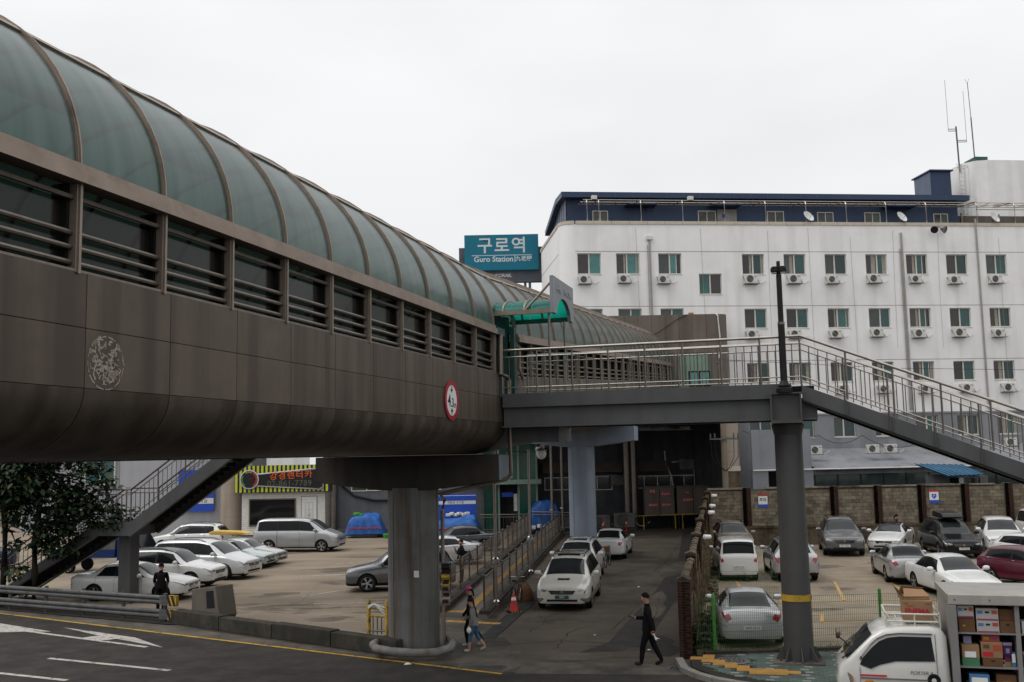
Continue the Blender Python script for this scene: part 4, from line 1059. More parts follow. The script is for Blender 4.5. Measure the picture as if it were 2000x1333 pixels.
# ---- satellite dishes, flood lamp, aerials
def onface(u, y, z):
    return Vector((u * math.cos(FZ) - y * math.sin(FZ), 64.13 + u * math.sin(FZ) + y * math.cos(FZ), z))
DISHM = pm('white dish', (0.6, 0.6, 0.58), 0.5, var=0.05)
for i, (u, r, nm) in enumerate(((20.35, 0.42, 'leftmost of three white satellite dishes on the office parapet'), (27.0, 0.42, 'middle of three white satellite dishes on the office parapet'), (33.75, 0.42, 'rightmost satellite dish, in front of the brown louvre screen'))):
    e = empty('satellite_dish' + ('.%03d' % i if i else ''), onface(u, 0.1, 20.62), FZ + rad(25), nm, 'satellite dish', 'satellite dishes on the parapet')
    Mx = Matrix.Rotation(rad(62), 3, 'X')
    MB().lathe([(0.0, 0.02), (r * .4, 0.035), (r * .75, 0.085), (r, 0.15), (r * .98, 0.165), (r * .7, 0.10), (0.0, 0.035)], (0, 0, 0.35), n=24, M=Mx).build('dish', DISHM, e, smooth=True)
    MB().tube([(0, 0.15, 0), (0, 0.1, 0.35)], 0.025, 6).build('mount', GALV, e)
    MB().tube([(0, 0, 0.1), (0, -0.42, 0.48)], 0.012, 5).build('arm', GALV, e)
    MB().box((0, -0.43, 0.5), (0.07, 0.1, 0.07)).build('receiver', BLACKM, e)
fl = empty('flood_lamps', onface(29.4, -0.1, 20.2), FZ, 'pair of floodlights hanging below the office parapet', 'floodlight')
for sg in (-1, 1):
    MB().lathe([(0.08, 0), (0.13, 0.1), (0.24, 0.32), (0.25, 0.34), (0.0, 0.3)], (sg * 0.22, -0.2, -0.05), n=16, M=Matrix.Rotation(rad(120), 3, 'X') @ Matrix.Rotation(rad(sg * 30), 3, 'Y')).build('lamp_shade', BLACKM if sg < 0 else STEELD, fl, smooth=True)
MB().tube([(-0.3, 0, 0.1), (0.3, 0, 0.1)], 0.03, 6).build('bracket', GALV, fl)
a1 = empty('mast_aerial', onface(35.55, 6.4, 26.5), 0, 'grey mast aerial with two side arms beside the caged ladder', 'aerial')
MB().tube([(-0.2, 0, -0.4), (-0.25, 0, 3.2)], 0.06, 7).build('mast', GALV, a1)
MB().tube([(-0.25, 0, 3.0), (-0.85, 0, 3.0)], 0.03, 5).tube([(-0.25, 0, 2.85), (-0.85, 0, 2.85)], 0.03, 5).build('arm', GALV, a1)
MB().tube([(-0.17, 0, 2.1), (0.5, 0, 2.1)], 0.03, 5).tube([(-0.17, 0, 1.97), (0.5, 0, 1.97)], 0.03, 5).build('arm', GALV, a1)
MB().tube([(-0.85, 0, 2.85), (-0.86, 0, 6.9)], 0.015, 5).build('whip', GALV, a1)
MB().tube([(0.5, 0, 1.97), (0.49, 0, 6.0)], 0.015, 5).build('whip', GALV, a1)
a2 = empty('whip_aerial', onface(36.75, 6.6, 27.1), 0, 'tall thin leaning whip aerial on the green tank', 'aerial')
MB().tube([(0, 0, 0), (-0.06, 0, 3.4)], 0.045, 6).tube([(-0.06, 0, 3.4), (-0.14, 0, 6.2)], 0.025, 6).build('rod', GALV, a2)
MB().tube([(-0.14, 0, 6.1), (-0.34, 0, 6.5)], 0.012, 4).tube([(-0.14, 0, 6.1), (-0.02, 0, 6.5)], 0.012, 4).build('tip', GALV, a2)

# ---- air conditioners
def make_ac():
    e = empty('air_conditioner')
    MB().b2(0, 0.82, -0.34, -0.04, 0, 0.56).build('casing', WHITEP, e, bevel=0.015)
    MB().lathe([(0.001, -0.012), (0.2, -0.012), (0.225, 0.0)], (0.31, -0.342, 0.28), n=20, axis='Y').build('fan', GALV, e)
    m = MB()
    for r in (0.08, 0.15, 0.215):
        m.tube([(0.31 + r * math.cos(2 * math.pi * k / 16), -0.36, 0.28 + r * math.sin(2 * math.pi * k / 16)) for k in range(17)], 0.008, 4)
    m.build('fan_guard', STEELD, e)
    m = MB()
    for x in (-0.03, 0.85):
        m.bar((x, -0.5, -0.05), (x, 0, -0.05), 0.03, 0.03).bar((x, -0.5, -0.05), (x, 0, 0.5), 0.02, 0.02)
    m.bar((-0.03, -0.42, -0.05), (0.85, -0.42, -0.05), 0.03, 0.03).bar((-0.03, -0.12, -0.05), (0.85, -0.12, -0.05), 0.03, 0.03)
    m.build('bracket', GALV, e)
    MB().b2(0.6, 0.74, -0.348, -0.341, 0.42, 0.46).build('badge', BLUEB, e)
    MB().tube([(0.85, -0.2, 0.2), (1.0, -0.08, 0.05), (1.2, -0.04, 0.02), (1.45, -0.04, 0.2)], 0.02, 5).build('hose', WHITEP, e)
    return e
ac0 = make_ac()
ORD = ['first', 'second', 'third', 'fourth', 'fifth', 'sixth', 'seventh', 'eighth', 'ninth', 'tenth', 'eleventh', 'twelfth']
acs = []
for k, u in enumerate((4.42, 7.02, 9.75)): acs.append((u, 16.42, 0, 'under %s top row window from the office block corner' % ORD[k]))
for c, u in enumerate(RC[:8]):
    acs.append((u + 0.05, 16.38, 0, 'under %s top row window right of lone low window' % ORD[c]))
    acs.append((u + 0.05, 12.72, 0, 'under %s second row window right of the brown block' % ORD[c]))
    if c != 1: acs.append((u + 0.3, 8.98, 0, 'under %s third row window right of the brown block' % ORD[c]))
acs.append((RC[6] + 0.2, 5.3, 0, 'low on the blue grey wall behind the stair railing at the right'))
for k, (u, z, y, lab) in enumerate(acs):
    e = ac0 if k == 0 else copy_tree(ac0)
    e.name = 'air_conditioner' if k == 0 else 'air_conditioner.%03d' % k
    e.location = onface(u + rnd.uniform(-.06, .1), y, z + rnd.uniform(-.04, .04)); e.rotation_euler = (0, 0, FZ); js = rnd.uniform(.92, 1.06); e.scale = (js, js, js)
    tag(e, 'white air conditioner ' + lab, 'air conditioner', 'air conditioners on the office wall')

# ================================================================= brown block where the walkway enters the station
bb = empty('brown_block', (0, 63.0, 0), 0, 'brown panel clad station block with rounded corner behind the footbridge', 'building')
u = 5.0
def bfront(x): return 0.0
xs = [4.6 + i * 0.86 for i in range(11)]
zz = [7.45, 9.2, 11.55, 14.0]
for i in range(10):
    for j in range(3):
        x0, x1 = xs[i], xs[i + 1]
        if j == 1 and x0 > 9.9 and x1 < 13.0: continue
        MB().b2(x0 + 0.008, x1 - 0.008, -0.05, 0.0, zz[j] + 0.008, zz[j + 1] - 0.008).build('panel', BROWNB, bb)
MB().b2(4.6, 13.2, 0.001, 3.0, 7.44, 14.02).build('core', BROWNB, bb)
m = MB().grid(lambda a, b: (13.2 + 0.55 * math.sin(math.pi / 2 * a), 0.5 - 0.55 * math.cos(math.pi / 2 * a), 7.45 + 6.55 * b), 6, 1); m.build('corner_panel', BROWNB, bb, smooth=True)
MB().b2(13.2, 13.74, 0.5, 3, 7.45, 13.98).build('return', BROWNB, bb)
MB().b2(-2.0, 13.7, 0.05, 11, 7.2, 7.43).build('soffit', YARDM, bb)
MB().tube([(5.0, -0.1, 12.3), (7.5, -0.1, 12.2), (9.3, -0.1, 12.9), (10.5, -0.1, 13.7), (11.2, -0.05, 14.0)], 0.02, 5).build('cable', BLACKM, bb)
MB().tube([(13.0, 0.0, 14.05), (13.1, -0.12, 13.9), (13.18, -0.1, 12.5), (13.14, -0.1, 11.5), (12.95, -0.1, 10.9)], 0.05, 6).build('white_hose', WHITEP, bb, smooth=True)
GWIN = pm('green office glass', (0.13, 0.23, 0.165), 0.2, var=0.15, scale=1.0, spec=0.6)
gw = MB().b2(10.1, 12.6, -0.045, -0.03, 9.25, 11.5).build('green_window', GWIN, bb)
for x in (10.1, 10.9, 11.7, 12.55): MB().b2(x - 0.03, x + 0.03, -0.06, -0.046, 9.25, 11.5).build('mullion', GREEND, gw)
MB().b2(11.1, 12.5, -0.055, -0.047, 9.4, 10.4).build('inner_frame', BLACKM, gw)
for x in (11.2, 11.85): MB().b2(x, x + 0.55, -0.06, -0.056, 9.5, 10.3).build('pane', TEAL[2], gw)
MB().lathe([(0.0, 0.15), (0.16, 0.12), (0.2, 0.0)], (11.5, 0.4, 14.05), n=12).build('roof_vent', pm('rusty orange', (0.35, 0.12, 0.04), 0.7, var=0.3), bb)
# round tiled column at the corner
tc_ = empty('tiled_column', (13.45, 62.4, 0), 0, 'round beige tiled column beside the concrete pole', 'column')
MB().lathe([(0.5, 0.0), (0.5, 4.1)], n=24).build('plinth', WALLC, tc_, smooth=True)
MB().lathe([(0.55, 4.1), (0.55, 4.4)], n=24).build('band', COPING, tc_, smooth=True)
for j in range(4):
    MB().lathe([(0.5, 4.41 + j * 0.88), (0.5, 4.41 + j * 0.88 + 0.865)], n=24).build('tile_ring', BEIGET, tc_, smooth=True)

# ================================================================= recess below: dark service yard wall
yd = empty('service_yard_wall', (0, 73.0, 0), 0, 'dark blue grey wall with strip windows at the end of the alley', 'building')
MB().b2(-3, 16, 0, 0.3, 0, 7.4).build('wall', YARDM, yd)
for (x0, x1, z0, z1, n) in ((8.7, 13.4, 6.95, 7.35, 4), (8.4, 13.2, 2.8, 3.6, 5), (2.2, 4.6, 2.8, 3.6, 2), (4.9, 7.0, 2.75, 3.65, 2)):
    w = MB().b2(x0, x1, -0.06, -0.005, z0 - 0.06, z0).b2(x0, x1, -0.06, -0.005, z1, z1 + 0.06).b2(x0 - 0.06, x0, -0.06, -0.005, z0 - 0.06, z1 + 0.06).b2(x1, x1 + 0.06, -0.06, -0.005, z0 - 0.06, z1 + 0.06)
    for i in range(1, n): w.b2(x0 + (x1 - x0) * i / n - 0.03, x0 + (x1 - x0) * i / n + 0.03, -0.055, -0.006, z0, z1)
    o = w.build('window', WFRAME, yd)
    for i in range(n): MB().b2(x0 + (x1 - x0) * i / n + 0.031, x0 + (x1 - x0) * (i + 1) / n - 0.031, -0.03, -0.02, z0, z1).build('pane', DARKW[2], o)
AWN = pm('brown awning slats', (0.075, 0.058, 0.045), 0.7, var=0.2, scale=3)
for j in range(6): MB().bar((2.0, -0.9 + j * 0.13, 4.05 + j * 0.12), (11.0, -0.9 + j * 0.13, 4.05 + j * 0.12), 0.10, 0.10).build('awning_slat', AWN, yd)
for x in (8.0, 8.5): MB().lathe([(0.28, 0), (0.26, 7.2)], (x, -1.2, 0), n=14).build('duct', STEELD, yd, smooth=True)
MB().tube([(10.9, -0.1, 5.4), (10.95, -0.2, 4.5), (11.3, -0.3, 3.6), (11.4, -0.3, 2.9)], 0.05, 6).build('pipe', WHITEP, yd)
MB().tube([(11.4, -0.1, 4.6), (13.4, -0.1, 4.7)], 0.04, 6).tube([(13.0, -0.1, 4.7), (13.0, -0.1, 0)], 0.05, 6).build('pipe', WHITEP, yd)
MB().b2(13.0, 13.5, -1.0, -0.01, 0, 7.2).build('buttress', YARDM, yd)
# cabinets with red warning plates
for i, (x0, x1, lab, plates) in enumerate(((9.1, 11.15, 'wide grey switch cabinet with four red warning plates', ((9.45, 2.45, .35, .3), (10.2, 2.3, .7, .22), (9.3, 1.55, .7, .22), (10.25, 1.55, .65, .22))), (11.35, 13.6, 'right grey switch cabinet with red warning plate beside the wall', ((11.9, 2.4, .35, .15), (11.75, 1.85, .7, .25))))):
    c = empty('switch_cabinet' + ('.001' if i else ''), ((x0 + x1) / 2, 71.3, 0), 0, lab, 'cabinet')
    w = (x1 - x0) / 2
    MB().b2(-w, w, -0.5, 0.5, 0.9, 2.85).build('body', STEELD if 0 else BROWNB, c, bevel=0.02)
    MB().b2(-w - 0.05, w + 0.05, -0.56, 0.56, 2.86, 2.95).build('cap', GALV, c)
    MB().b2(-0.02, 0.02, -0.52, -0.501, 0.95, 2.8).build('door_seam', PLAS, c)
    for x in (-w + 0.1, w - 0.1): MB().b2(x - 0.06, x + 0.06, -0.4, 0.4, 0, 0.9).build('leg', BLACKM, c)
    for px, pz, pw, ph in plates:
        p = MB().b2(px - (x0 + x1) / 2, px - (x0 + x1) / 2 + pw, -0.52, -0.502, pz, pz + ph).build('warning_plate', REDS, c)
        lettering('출입금지' if pw > 0.6 else '위험', ph * 0.75, WHITES, p, (px - (x0 + x1) / 2 + pw / 2, -0.524, pz + ph / 2))
br = empty('yellow_barrier', (9.9, 70.3, 0), 0, 'low yellow pipe barrier before the switch cabinets', 'barrier')
MB().tube([(-1.6, 0, 0.95), (3.4, 0, 1.05)], 0.04, 6).build('rail', YELL, br)
for x in (-1.0, 1.2, 1.7, 3.2): MB().tube([(x, 0, 0), (x, 0, 0.97)], 0.04, 6).build('post', YELL, br)
GRIME = pm('grimy casing', (0.16, 0.15, 0.13), 0.7, var=0.2, scale=3, c2=(0.08, 0.07, 0.06), t2=(0.45, 0.7))
# yard air conditioners
for k, (x, y, z, lab, s) in enumerate(((6.9, 72.9, 3.0, 'on the dark yard wall left of the twin ducts', 1.2), (11.9, 72.9, 4.0, 'on the dark yard wall above the right cabinet', 1.3), (5.3, 71.5, 0.05, 'standing on the ground beside the blue grey pillar', 1.6), (6.9, 71.6, 0.05, 'large, standing on the ground left of the twin ducts', 1.8), (2.7, 71.6, 0.05, 'on the ground behind the blue tarpaulin by the walkway', 1.4))):
    e = copy_tree(ac0); e.name = 'air_conditioner.%03d' % (100 + k); e.location = (x, y, z + 0.08); e.rotation_euler = (0, 0, 0); e.scale = (s, s, s)
    for ch_ in e.children:
        if ch_.name.startswith('casing'): ch_.material_slots[0].link = 'OBJECT'; ch_.material_slots[0].material = GRIME
    tag(e, 'grimy air conditioner ' + lab, 'air conditioner', 'air conditioners in the service yard')

# ================================================================= annex below the office with sloping roof
ax = empty('shop_annex', (0, 64.13, 0), FZ, 'low grey annex with wide sloping roof and dark shop glass below the offices', 'building')
m = MB().add([(18.4, 0, 5.35), (40, 0, 5.35), (40, -3.6, 4.15), (18.4, -3.6, 4.15)], [(0, 1, 2, 3)]).add([(18.4, 0, 5.3), (40, 0, 5.3), (40, -3.6, 4.1), (18.4, -3.6, 4.1)], [(3, 2, 1, 0)])
m.add([(18.4, 0, 5.35), (18.4, -3.6, 4.15), (18.4, -3.6, 4.1), (18.4, 0, 5.3)], [(0, 1, 2, 3)])
m.build('roof', BUILDG, ax)
MB().tube([(14.4, -3.65, 4.1), (40, -3.65, 4.1)], 0.05, 6).build('gutter', WHITEP, ax)
MB().b2(18.3, 40, -3.4, -3.2, 3.75, 4.05).build('lintel', GREYW, ax)
MB().b2(14.4, 18.2, -3.55, -3.35, 4.15, 6.6).b2(14.4, 15.4, -3.5, -3.2, 0, 4.1).b2(17.6, 18.3, -3.5, -3.2, 0, 4.14).build('wall', BUILDG, ax)
MB().b2(15.4, 17.6, -2.4, -2.3, 0, 4.1).build('garage_back', DARKIN, ax)
SHOPG = pm('shop glass', (0.03, 0.045, 0.04), 0.1, var=0.3, scale=1.2, spec=0.6)
for i in range(14):
    x = 18.5 + i * 1.5
    MB().b2(x, x + 1.42, -3.3, -3.27, 0.1, 3.74).build('shop_pane', SHOPG, ax)
    MB().b2(x + 1.42, x + 1.5, -3.34, -3.2, 0, 3.74).build('mullion', BLACKM, ax)
for k, (u, y, lab) in enumerate(((18.6, -2.2, 'behind the footbridge pier'), (22.4, -2.2, 'left of a pair'), (23.6, -2.2, 'right of a pair'))):
    e = copy_tree(ac0); e.name = 'air_conditioner.%03d' % (110 + k); e.location = onface(u, y, 4.95 + 0.08); e.rotation_euler = (0, 0, FZ)
    tag(e, 'air conditioner standing on the grey annex roof, ' + lab, 'air conditioner', 'air conditioners on the annex roof')
m = MB()
for a, b, c, dz in ((18.5, 21.6, 24.2, 0), ):
    pass
WIRE = [((14.6, 64, 6.6), (19.2, 63.3, 6.2)), ((19.2, 63.3, 6.2), (22.0, 63.4, 6.15)), ((22.0, 63.4, 6.15), (25.6, 63.6, 5.6))]
wr = empty('sagging_wires', (19.2, 63.3, 5.4), 0, 'thin sagging black wires above the annex roof', 'wire')
for a, b in WIRE:
    a = Vector(a) - Vector((19.2, 63.3, 5.4)); b = Vector(b) - Vector((19.2, 63.3, 5.4))
    MB().tube([a.lerp(b, t / 8) - Vector((0, 0, 0.5 * 4 * (t / 8) * (1 - t / 8))) for t in range(9)], 0.015, 4).build('wire', BLACKM, wr)
# long wire crossing in front of the office
lw = empty('overhead_wire', (14, 58, 9.9), 0, 'single thin wire crossing in front of the third office window row', 'wire')
MB().tube([(-2, 0, 0.75), (8, 0, 0.05), (20, 0, -0.35), (34, 0, 0.0)], 0.012, 4).build('wire', BLACKM, lw)

# blue roofed shed by the wall
sh_ = empty('blue_roof_shed', (25.6, 59.2, 0), rad(4), 'small shed with blue metal roof behind the block wall', 'shed')
sh_.scale = (0.68, 1, 1)
BLUER = pm('blue roof metal', (0.035, 0.115, 0.20), 0.5, 0.2, var=0.15, scale=2)
m = MB().add([(-2.3, 1.2, 4.35), (1.9, 1.2, 4.25), (2.0, -1.2, 3.72), (-1.2, -1.2, 3.68)], [(0, 1, 2, 3)]).add([(-2.3, 1.2, 4.29), (1.9, 1.2, 4.19), (2.0, -1.2, 3.66), (-1.2, -1.2, 3.62)], [(3, 2, 1, 0)])
m.build('roof', BLUER, sh_)
for i in range(9):
    t = i / 8
    a = Vector((-2.3, 1.2, 4.37)).lerp(Vector((1.9, 1.2, 4.27)), t); b = Vector((-1.2, -1.2, 3.70)).lerp(Vector((2.0, -1.2, 3.74)), t)
    MB().bar(a, b, 0.05, 0.04).build('roof_seam', BLUER, sh_)
MB().b2(-1.9, 1.6, 0.4, 0.5, 0, 3.7).build('wall', GREYW, sh_)
MB().b2(0.2, 0.9, 0.36, 0.399, 0.3, 3.5).build('doorway', DARKIN, sh_)
MB().b2(0.95, 1.35, 0.3, 0.35, 0.3, 3.5).build('door', WHITES, sh_)
MB().lathe([(0.2, 0), (0.28, 0.5)], (2.3, 0.2, 3.0), n=12, axis='Z').b2(2.6, 3.3, 0.0, 0.5, 2.9, 3.6).build('fan_box', GALV, sh_)

# ================================================================= block wall of the right lot
bw = empty('block_wall', (10.9, 57.2, 0), 0, 'long concrete block wall with dark red brick piers behind the right lot', 'wall')
MB().b2(0, 60, 0.0, 0.3, 0.0, 0.98).build('base', WALLC, bw)
MB().b2(0, 60, -0.06, 0.32, 0.98, 1.10).build('ledge', WALLC, bw)
MB().b2(0, 60, 0.03, 0.25, 1.10, 3.16).build('core', MORTAR, bw)
P0 = 1.97; PS = 2.47
blk = [MB().b2(-0.192, 0.192, -0.045, 0.045, -0.092, 0.092).mesh('block', b) for b in BLOCKM]
blh = [MB().b2(-0.092, 0.092, -0.045, 0.045, -0.092, 0.092).mesh('block', b) for b in BLOCKM]
rb = random.Random(5)
cnt = 0
rest = MB()
for bay in range(-1, 12):
    xa = P0 + bay * PS + 0.46; xb = P0 + (bay + 1) * PS
    if bay == -1: xa = 0.05
    for j in range(10):
        z = 1.205 + j * 0.197
        x = xa + 0.005; odd = j % 2
        first = True
        while x < xb - 0.02:
            L = 0.2 if (odd and first) else 0.4
            first = False
            L = min(L, xb - x)
            if L < 0.1: break
            near = L > 0.3
            dy = rb.uniform(-0.008, 0.006)
            if cnt < 300 and bay < 7:
                o = link('block', (blk if L > 0.3 else blh)[rb.choice((0, 0, 1, 1, 2, 3))], bw, (x + L / 2, 0.02 + dy, z))
                o.scale = ((L - 0.012) / (0.384 if L > 0.3 else 0.184), 1, 1); cnt += 1
            else:
                rest.mi = rb.choice((0, 0, 1, 1, 2, 3)); rest.b2(x + 0.006, x + L - 0.006, -0.025 + dy, 0.065 + dy, z - 0.092, z + 0.092)
            x += L
tag(rest.build('blocks', BLOCKM, bw), kind='stuff')
for i in range(12):
    x = P0 + i * PS
    m = MB().b2(x, x + 0.45, -0.10, 0.28, 1.11, 3.25)
    m.build('pier', MORTAR, bw)
    bk = MB()
    for j in range(30):
        z = 1.13 + j * 0.071
        off = 0.0 if j % 2 else 0.115
        for c in range(-1, 3):
            a = max(x - 0.006, x + c * 0.225 + off - 0.11); b = min(x + 0.456, a + 0.215)
            if b - a > 0.04: bk.b2(a, b, -0.112, -0.09, z, z + 0.06)
    tag(bk.build('bricks', BRICKM, bw), kind='stuff')
cx = 0.0
while cx < 32:
    L = rb.choice((0.9, 1.3, 2.0)); 
    if rb.random() < 0.8: MB().b2(cx + 0.01, cx + L - 0.01, -0.09, 0.30, 3.165, 3.165 + rb.choice((0.07, 0.09))).build('coping_slab', WALLC if rb.random() < .4 else BLOCKM[1], bw)
    cx += L
def wall_sign(x, z, nm, lab):
    e = empty(nm, (10.9 + x, 57.2 - 0.06, z), 0, lab, 'sign')
    MB().b2(-0.26, 0.26, -0.015, 0, 0, 0.72).build('board', WHITES, e)
    MB().b2(-0.26, 0.26, -0.02, -0.016, 0.62, 0.72).build('top_band', REDS, e)
    MB().b2(-0.26, 0.26, -0.02, -0.016, 0.0, 0.16).build('foot_band', BLUEB, e)
    return e
s1 = wall_sign(3.1, 2.15, 'wall_sign', 'small white notice with red top band left on the block wall')
lettering('주차', 0.22, BLACKS, s1, (0, -0.022, 0.40), bold=0.004)
s2 = wall_sign(12.78, 2.2, 'wall_sign.001', 'small notice with blue shield on the block wall behind the black minivan')
MB().add([(-0.13, -0.02, 0.5), (0.13, -0.02, 0.5), (0.13, -0.02, 0.34), (0, -0.02, 0.22), (-0.13, -0.02, 0.34)], [(0, 1, 2, 3, 4)]).build('shield', BLUEB, s2)
lettering('P', 0.2, WHITES, s2, (0, -0.024, 0.38))
up_ = empty('concrete_pole', (12.2, 58.4, 0), 0, 'concrete utility pole with a wired crossarm behind the block wall corner', 'utility pole')
MB().lathe([(0.2, 0), (0.16, 8.4)], n=14).build('pole', pm('pole concrete', (0.20, 0.165, 0.125), 0.85, var=0.12, scale=2), up_, smooth=True)
MB().b2(-0.85, 0.85, -0.22, -0.14, 6.0, 6.08).build('crossarm', GALV, up_)
for x in (-0.8, -0.55, 0.55, 0.8):
    MB().lathe([(0.03, 0), (0.05, 0.1), (0.03, 0.3)], (x, -0.18, 6.08), n=8).build('insulator', GALV, up_)
    MB().tube([(x, -0.18, 6.1), (x * 0.95, -0.18, 5.0), (x * 0.4, -0.2, 4.4), (0, -0.2, 4.2)], 0.018, 4).build('cable', BLACKM, up_)

# ================================================================= old wall between alley and right lot
aw = empty('alley_wall', (4.40, 26.95, 0), math.atan2(30.2, 6.5), 'old low wall with brick piers, capped bars and dry vines beside the alley', 'wall')
# local x along the alley (away), local y to the left (alley side)
def wt(x): return 2.15 + min(1.0, max(0, (x - 4) / 24)) * 0.95
MB().b2(0.6, 30.6, -0.14, 0.14, 0, 1.0).build('base', WALLC, aw)
for i, x in enumerate((0.0, 5.2, 10.2, 15.2, 20.2, 25.2, 30.2)):
    h = wt(x) + (0.0 if i else -0.1)
    m = MB().b2(x, x + 0.42, -0.15, 0.15, 0, h); m.build('pier', MORTAR, aw)
    bk = MB()
    for j in range(int(h / 0.071)):
        z = 0.01 + j * 0.071; off = 0 if j % 2 else 0.11
        for c in range(-1, 3):
            a = max(x - 0.004, x + c * 0.225 + off); b = min(x + 0.424, x + c * 0.225 + off + 0.215)
            if b - a > 0.04: bk.b2(a, b, -0.162, -0.145, z, z + 0.06).b2(a, b, 0.145, 0.162, z, z + 0.06)
        for c in range(-1, 3):
            a = max(-0.16, -0.15 + c * 0.225 + off); b = min(0.16, a + 0.215)
            if b - a > 0.04: bk.b2(x - 0.012, x + 0.004, a, b, z, z + 0.06)
    tag(bk.build('bricks', BRICKM, aw), kind='stuff')
    MB().add([(x - 0.04, -0.19, h), (x + 0.46, -0.19, h), (x + 0.46, 0.19, h), (x - 0.04, 0.19, h), (x - 0.04, 0, h + 0.08), (x + 0.46, 0, h + 0.08)], [(0, 1, 2, 3), (0, 1, 5, 4), (2, 3, 4, 5), (1, 2, 5), (0, 3, 4)]).build('pier_cap', WALLC, aw)
RUSTB = pm('rusty fence bar', (0.13, 0.09, 0.058), 0.8, 0.2, var=0.35, scale=6)
bar_ = MB().b2(-0.03, 0.03, -0.03, 0.03, 0, 1.0).mesh('bar', RUSTB)
xb = 0.75
while xb < 30:
    if not any(p - 0.1 < xb < p + 0.65 for p in (5.2, 10.2, 15.2, 20.2, 25.2)):
        o = link('bar', bar_, aw, (xb, rb.uniform(-0.02, 0.02), 1.0)); o.scale = (1, 1, wt(xb) - 1.12); o.rotation_euler = (rb.uniform(-.03, .03), rb.uniform(-.03, .03), 0)
    xb += 0.27
for x in range(5):
    a = 0.6 + x * 5.0 + (0.2 if x else 0); b = a + 4.45
    MB().b2(a, b, -0.10, 0.10, 1.0, 1.08).build('bottom_rail', WALLC, aw)
    for k in range(7):
        q = a + (b - a) * k / 7; q2 = a + (b - a) * (k + 0.96) / 7; h = wt((q + q2) / 2) - 0.12
        MB().add([(q, -0.11, h), (q2, -0.11, h), (q2, 0.11, h), (q, 0.11, h), (q, 0, h + 0.05), (q2, 0, h + 0.05)], [(0, 1, 2, 3), (0, 1, 5, 4), (2, 3, 4, 5), (1, 2, 5), (0, 3, 4)]).build('coping_tile', WALLC, aw)
# dry vines and rubble on the lot side
VINE = pm('dry vine', (0.13, 0.10, 0.06), 0.9, var=0.4, scale=6)
m = MB()
for i in range(150):
    x = rb.uniform(0.4, 24); y = rb.uniform(-0.34, -0.16); z0 = rb.uniform(0, 0.8); h = rb.uniform(0.6, 1.7)
    p = Vector((x, y, z0)); pts = [p]
    for k in range(4):
        p = p + Vector((rb.uniform(-.15, .15), rb.uniform(-.05, .05), h / 4)); pts.append(p)
    m.tube(pts, 0.012, 4)
tag(m.build('vines', VINE, aw), kind='stuff')
m = MB()
for i in range(90):
    m.box((rb.uniform(0.4, 24), rb.uniform(-0.6, -0.2), rb.uniform(0.02, 0.12)), (rb.uniform(.1, .35), rb.uniform(.1, .3), rb.uniform(.08, .25)), Matrix.Rotation(rb.uniform(0, 3), 3, 'Z') @ Matrix.Rotation(rb.uniform(-.4, .4), 3, 'X'))
tag(m.build('rubble', WALLC, aw), kind='stuff')
for i, x in enumerate((9.0, 17.5, 20.5, 26.0)):
    e = MB().lathe([(0.02, -0.18), (0.07, -0.15), (0.09, 0.1), (0.02, 0.14)], (0, 0, 0), n=10, axis='Y').build('spot_lamp', WHITES, aw, (x, -0.42, wt(x) + 0.05), (0, 0, 0.5), smooth=True)
# ================================================================= station sign above the walkway
sg_ = empty('station_sign', (-0.65, 75.0, 17.4), 0, 'big teal station name board on a grey backing above the walkway roof', 'sign')
TEALS = pm('teal sign sheet', (0.001, 0.14, 0.215), 0.4, var=0.06, scale=0.8)
LETW = pm('pale sign lettering', (0.56, 0.60, 0.60), 0.5, var=0.05)
BACK = pm('grey sign backing', (0.085, 0.095, 0.115), 0.6, var=0.25, scale=1.2, c2=(0.13, 0.135, 0.15), t2=(0.5, 0.75))
MB().b2(-3.27, 3.24, 0.0, 0.5, 1.0, 3.72).build('backing', BACK, sg_, bevel=0.02)
p = MB().b2(-2.83, 2.80, -0.35, -0.002, 1.87, 4.63).build('panel', TEALS, sg_, bevel=0.03)
lettering('구로역', 1.30, LETW, p, (0.02, -0.36, 3.72), bold=0.022, spacing=1.15)
MB().b2(-2.28, 2.28, -0.358, -0.352, 3.0, 3.05).build('rule', LETW, p)
MB().b2(0.97, 1.03, -0.358, -0.352, 2.48, 3.0).build('rule', LETW, p)
lettering('Guro Station', 0.58, LETW, p, (-0.62, -0.36, 2.72), bold=0.012, sx=0.98)
lettering('九老驛', 0.42, LETW, p, (1.66, -0.36, 2.72), bold=0.008)
lettering('KORAIL', 0.36, WHITES, sg_, (0.07, -0.012, 1.52), bold=0.01, shear=0.2)
for x in (1.75, 2.1): MB().b2(x - 0.1, x + 0.1, 0.15, 0.45, -6, 1.0).build('leg', BACK, sg_)
nv = empty('navy_roof_block', (0, 78, 0), 0, 'navy flat roofed block behind the walkway below the station sign', 'building')
MB().b2(-4, 3.0, 0, 4, 0, 17.6).build('wall', NAVY, nv)
MB().b2(-4.2, 3.2, -0.2, 4.2, 17.6, 17.9).build('roof', NAVY, nv)

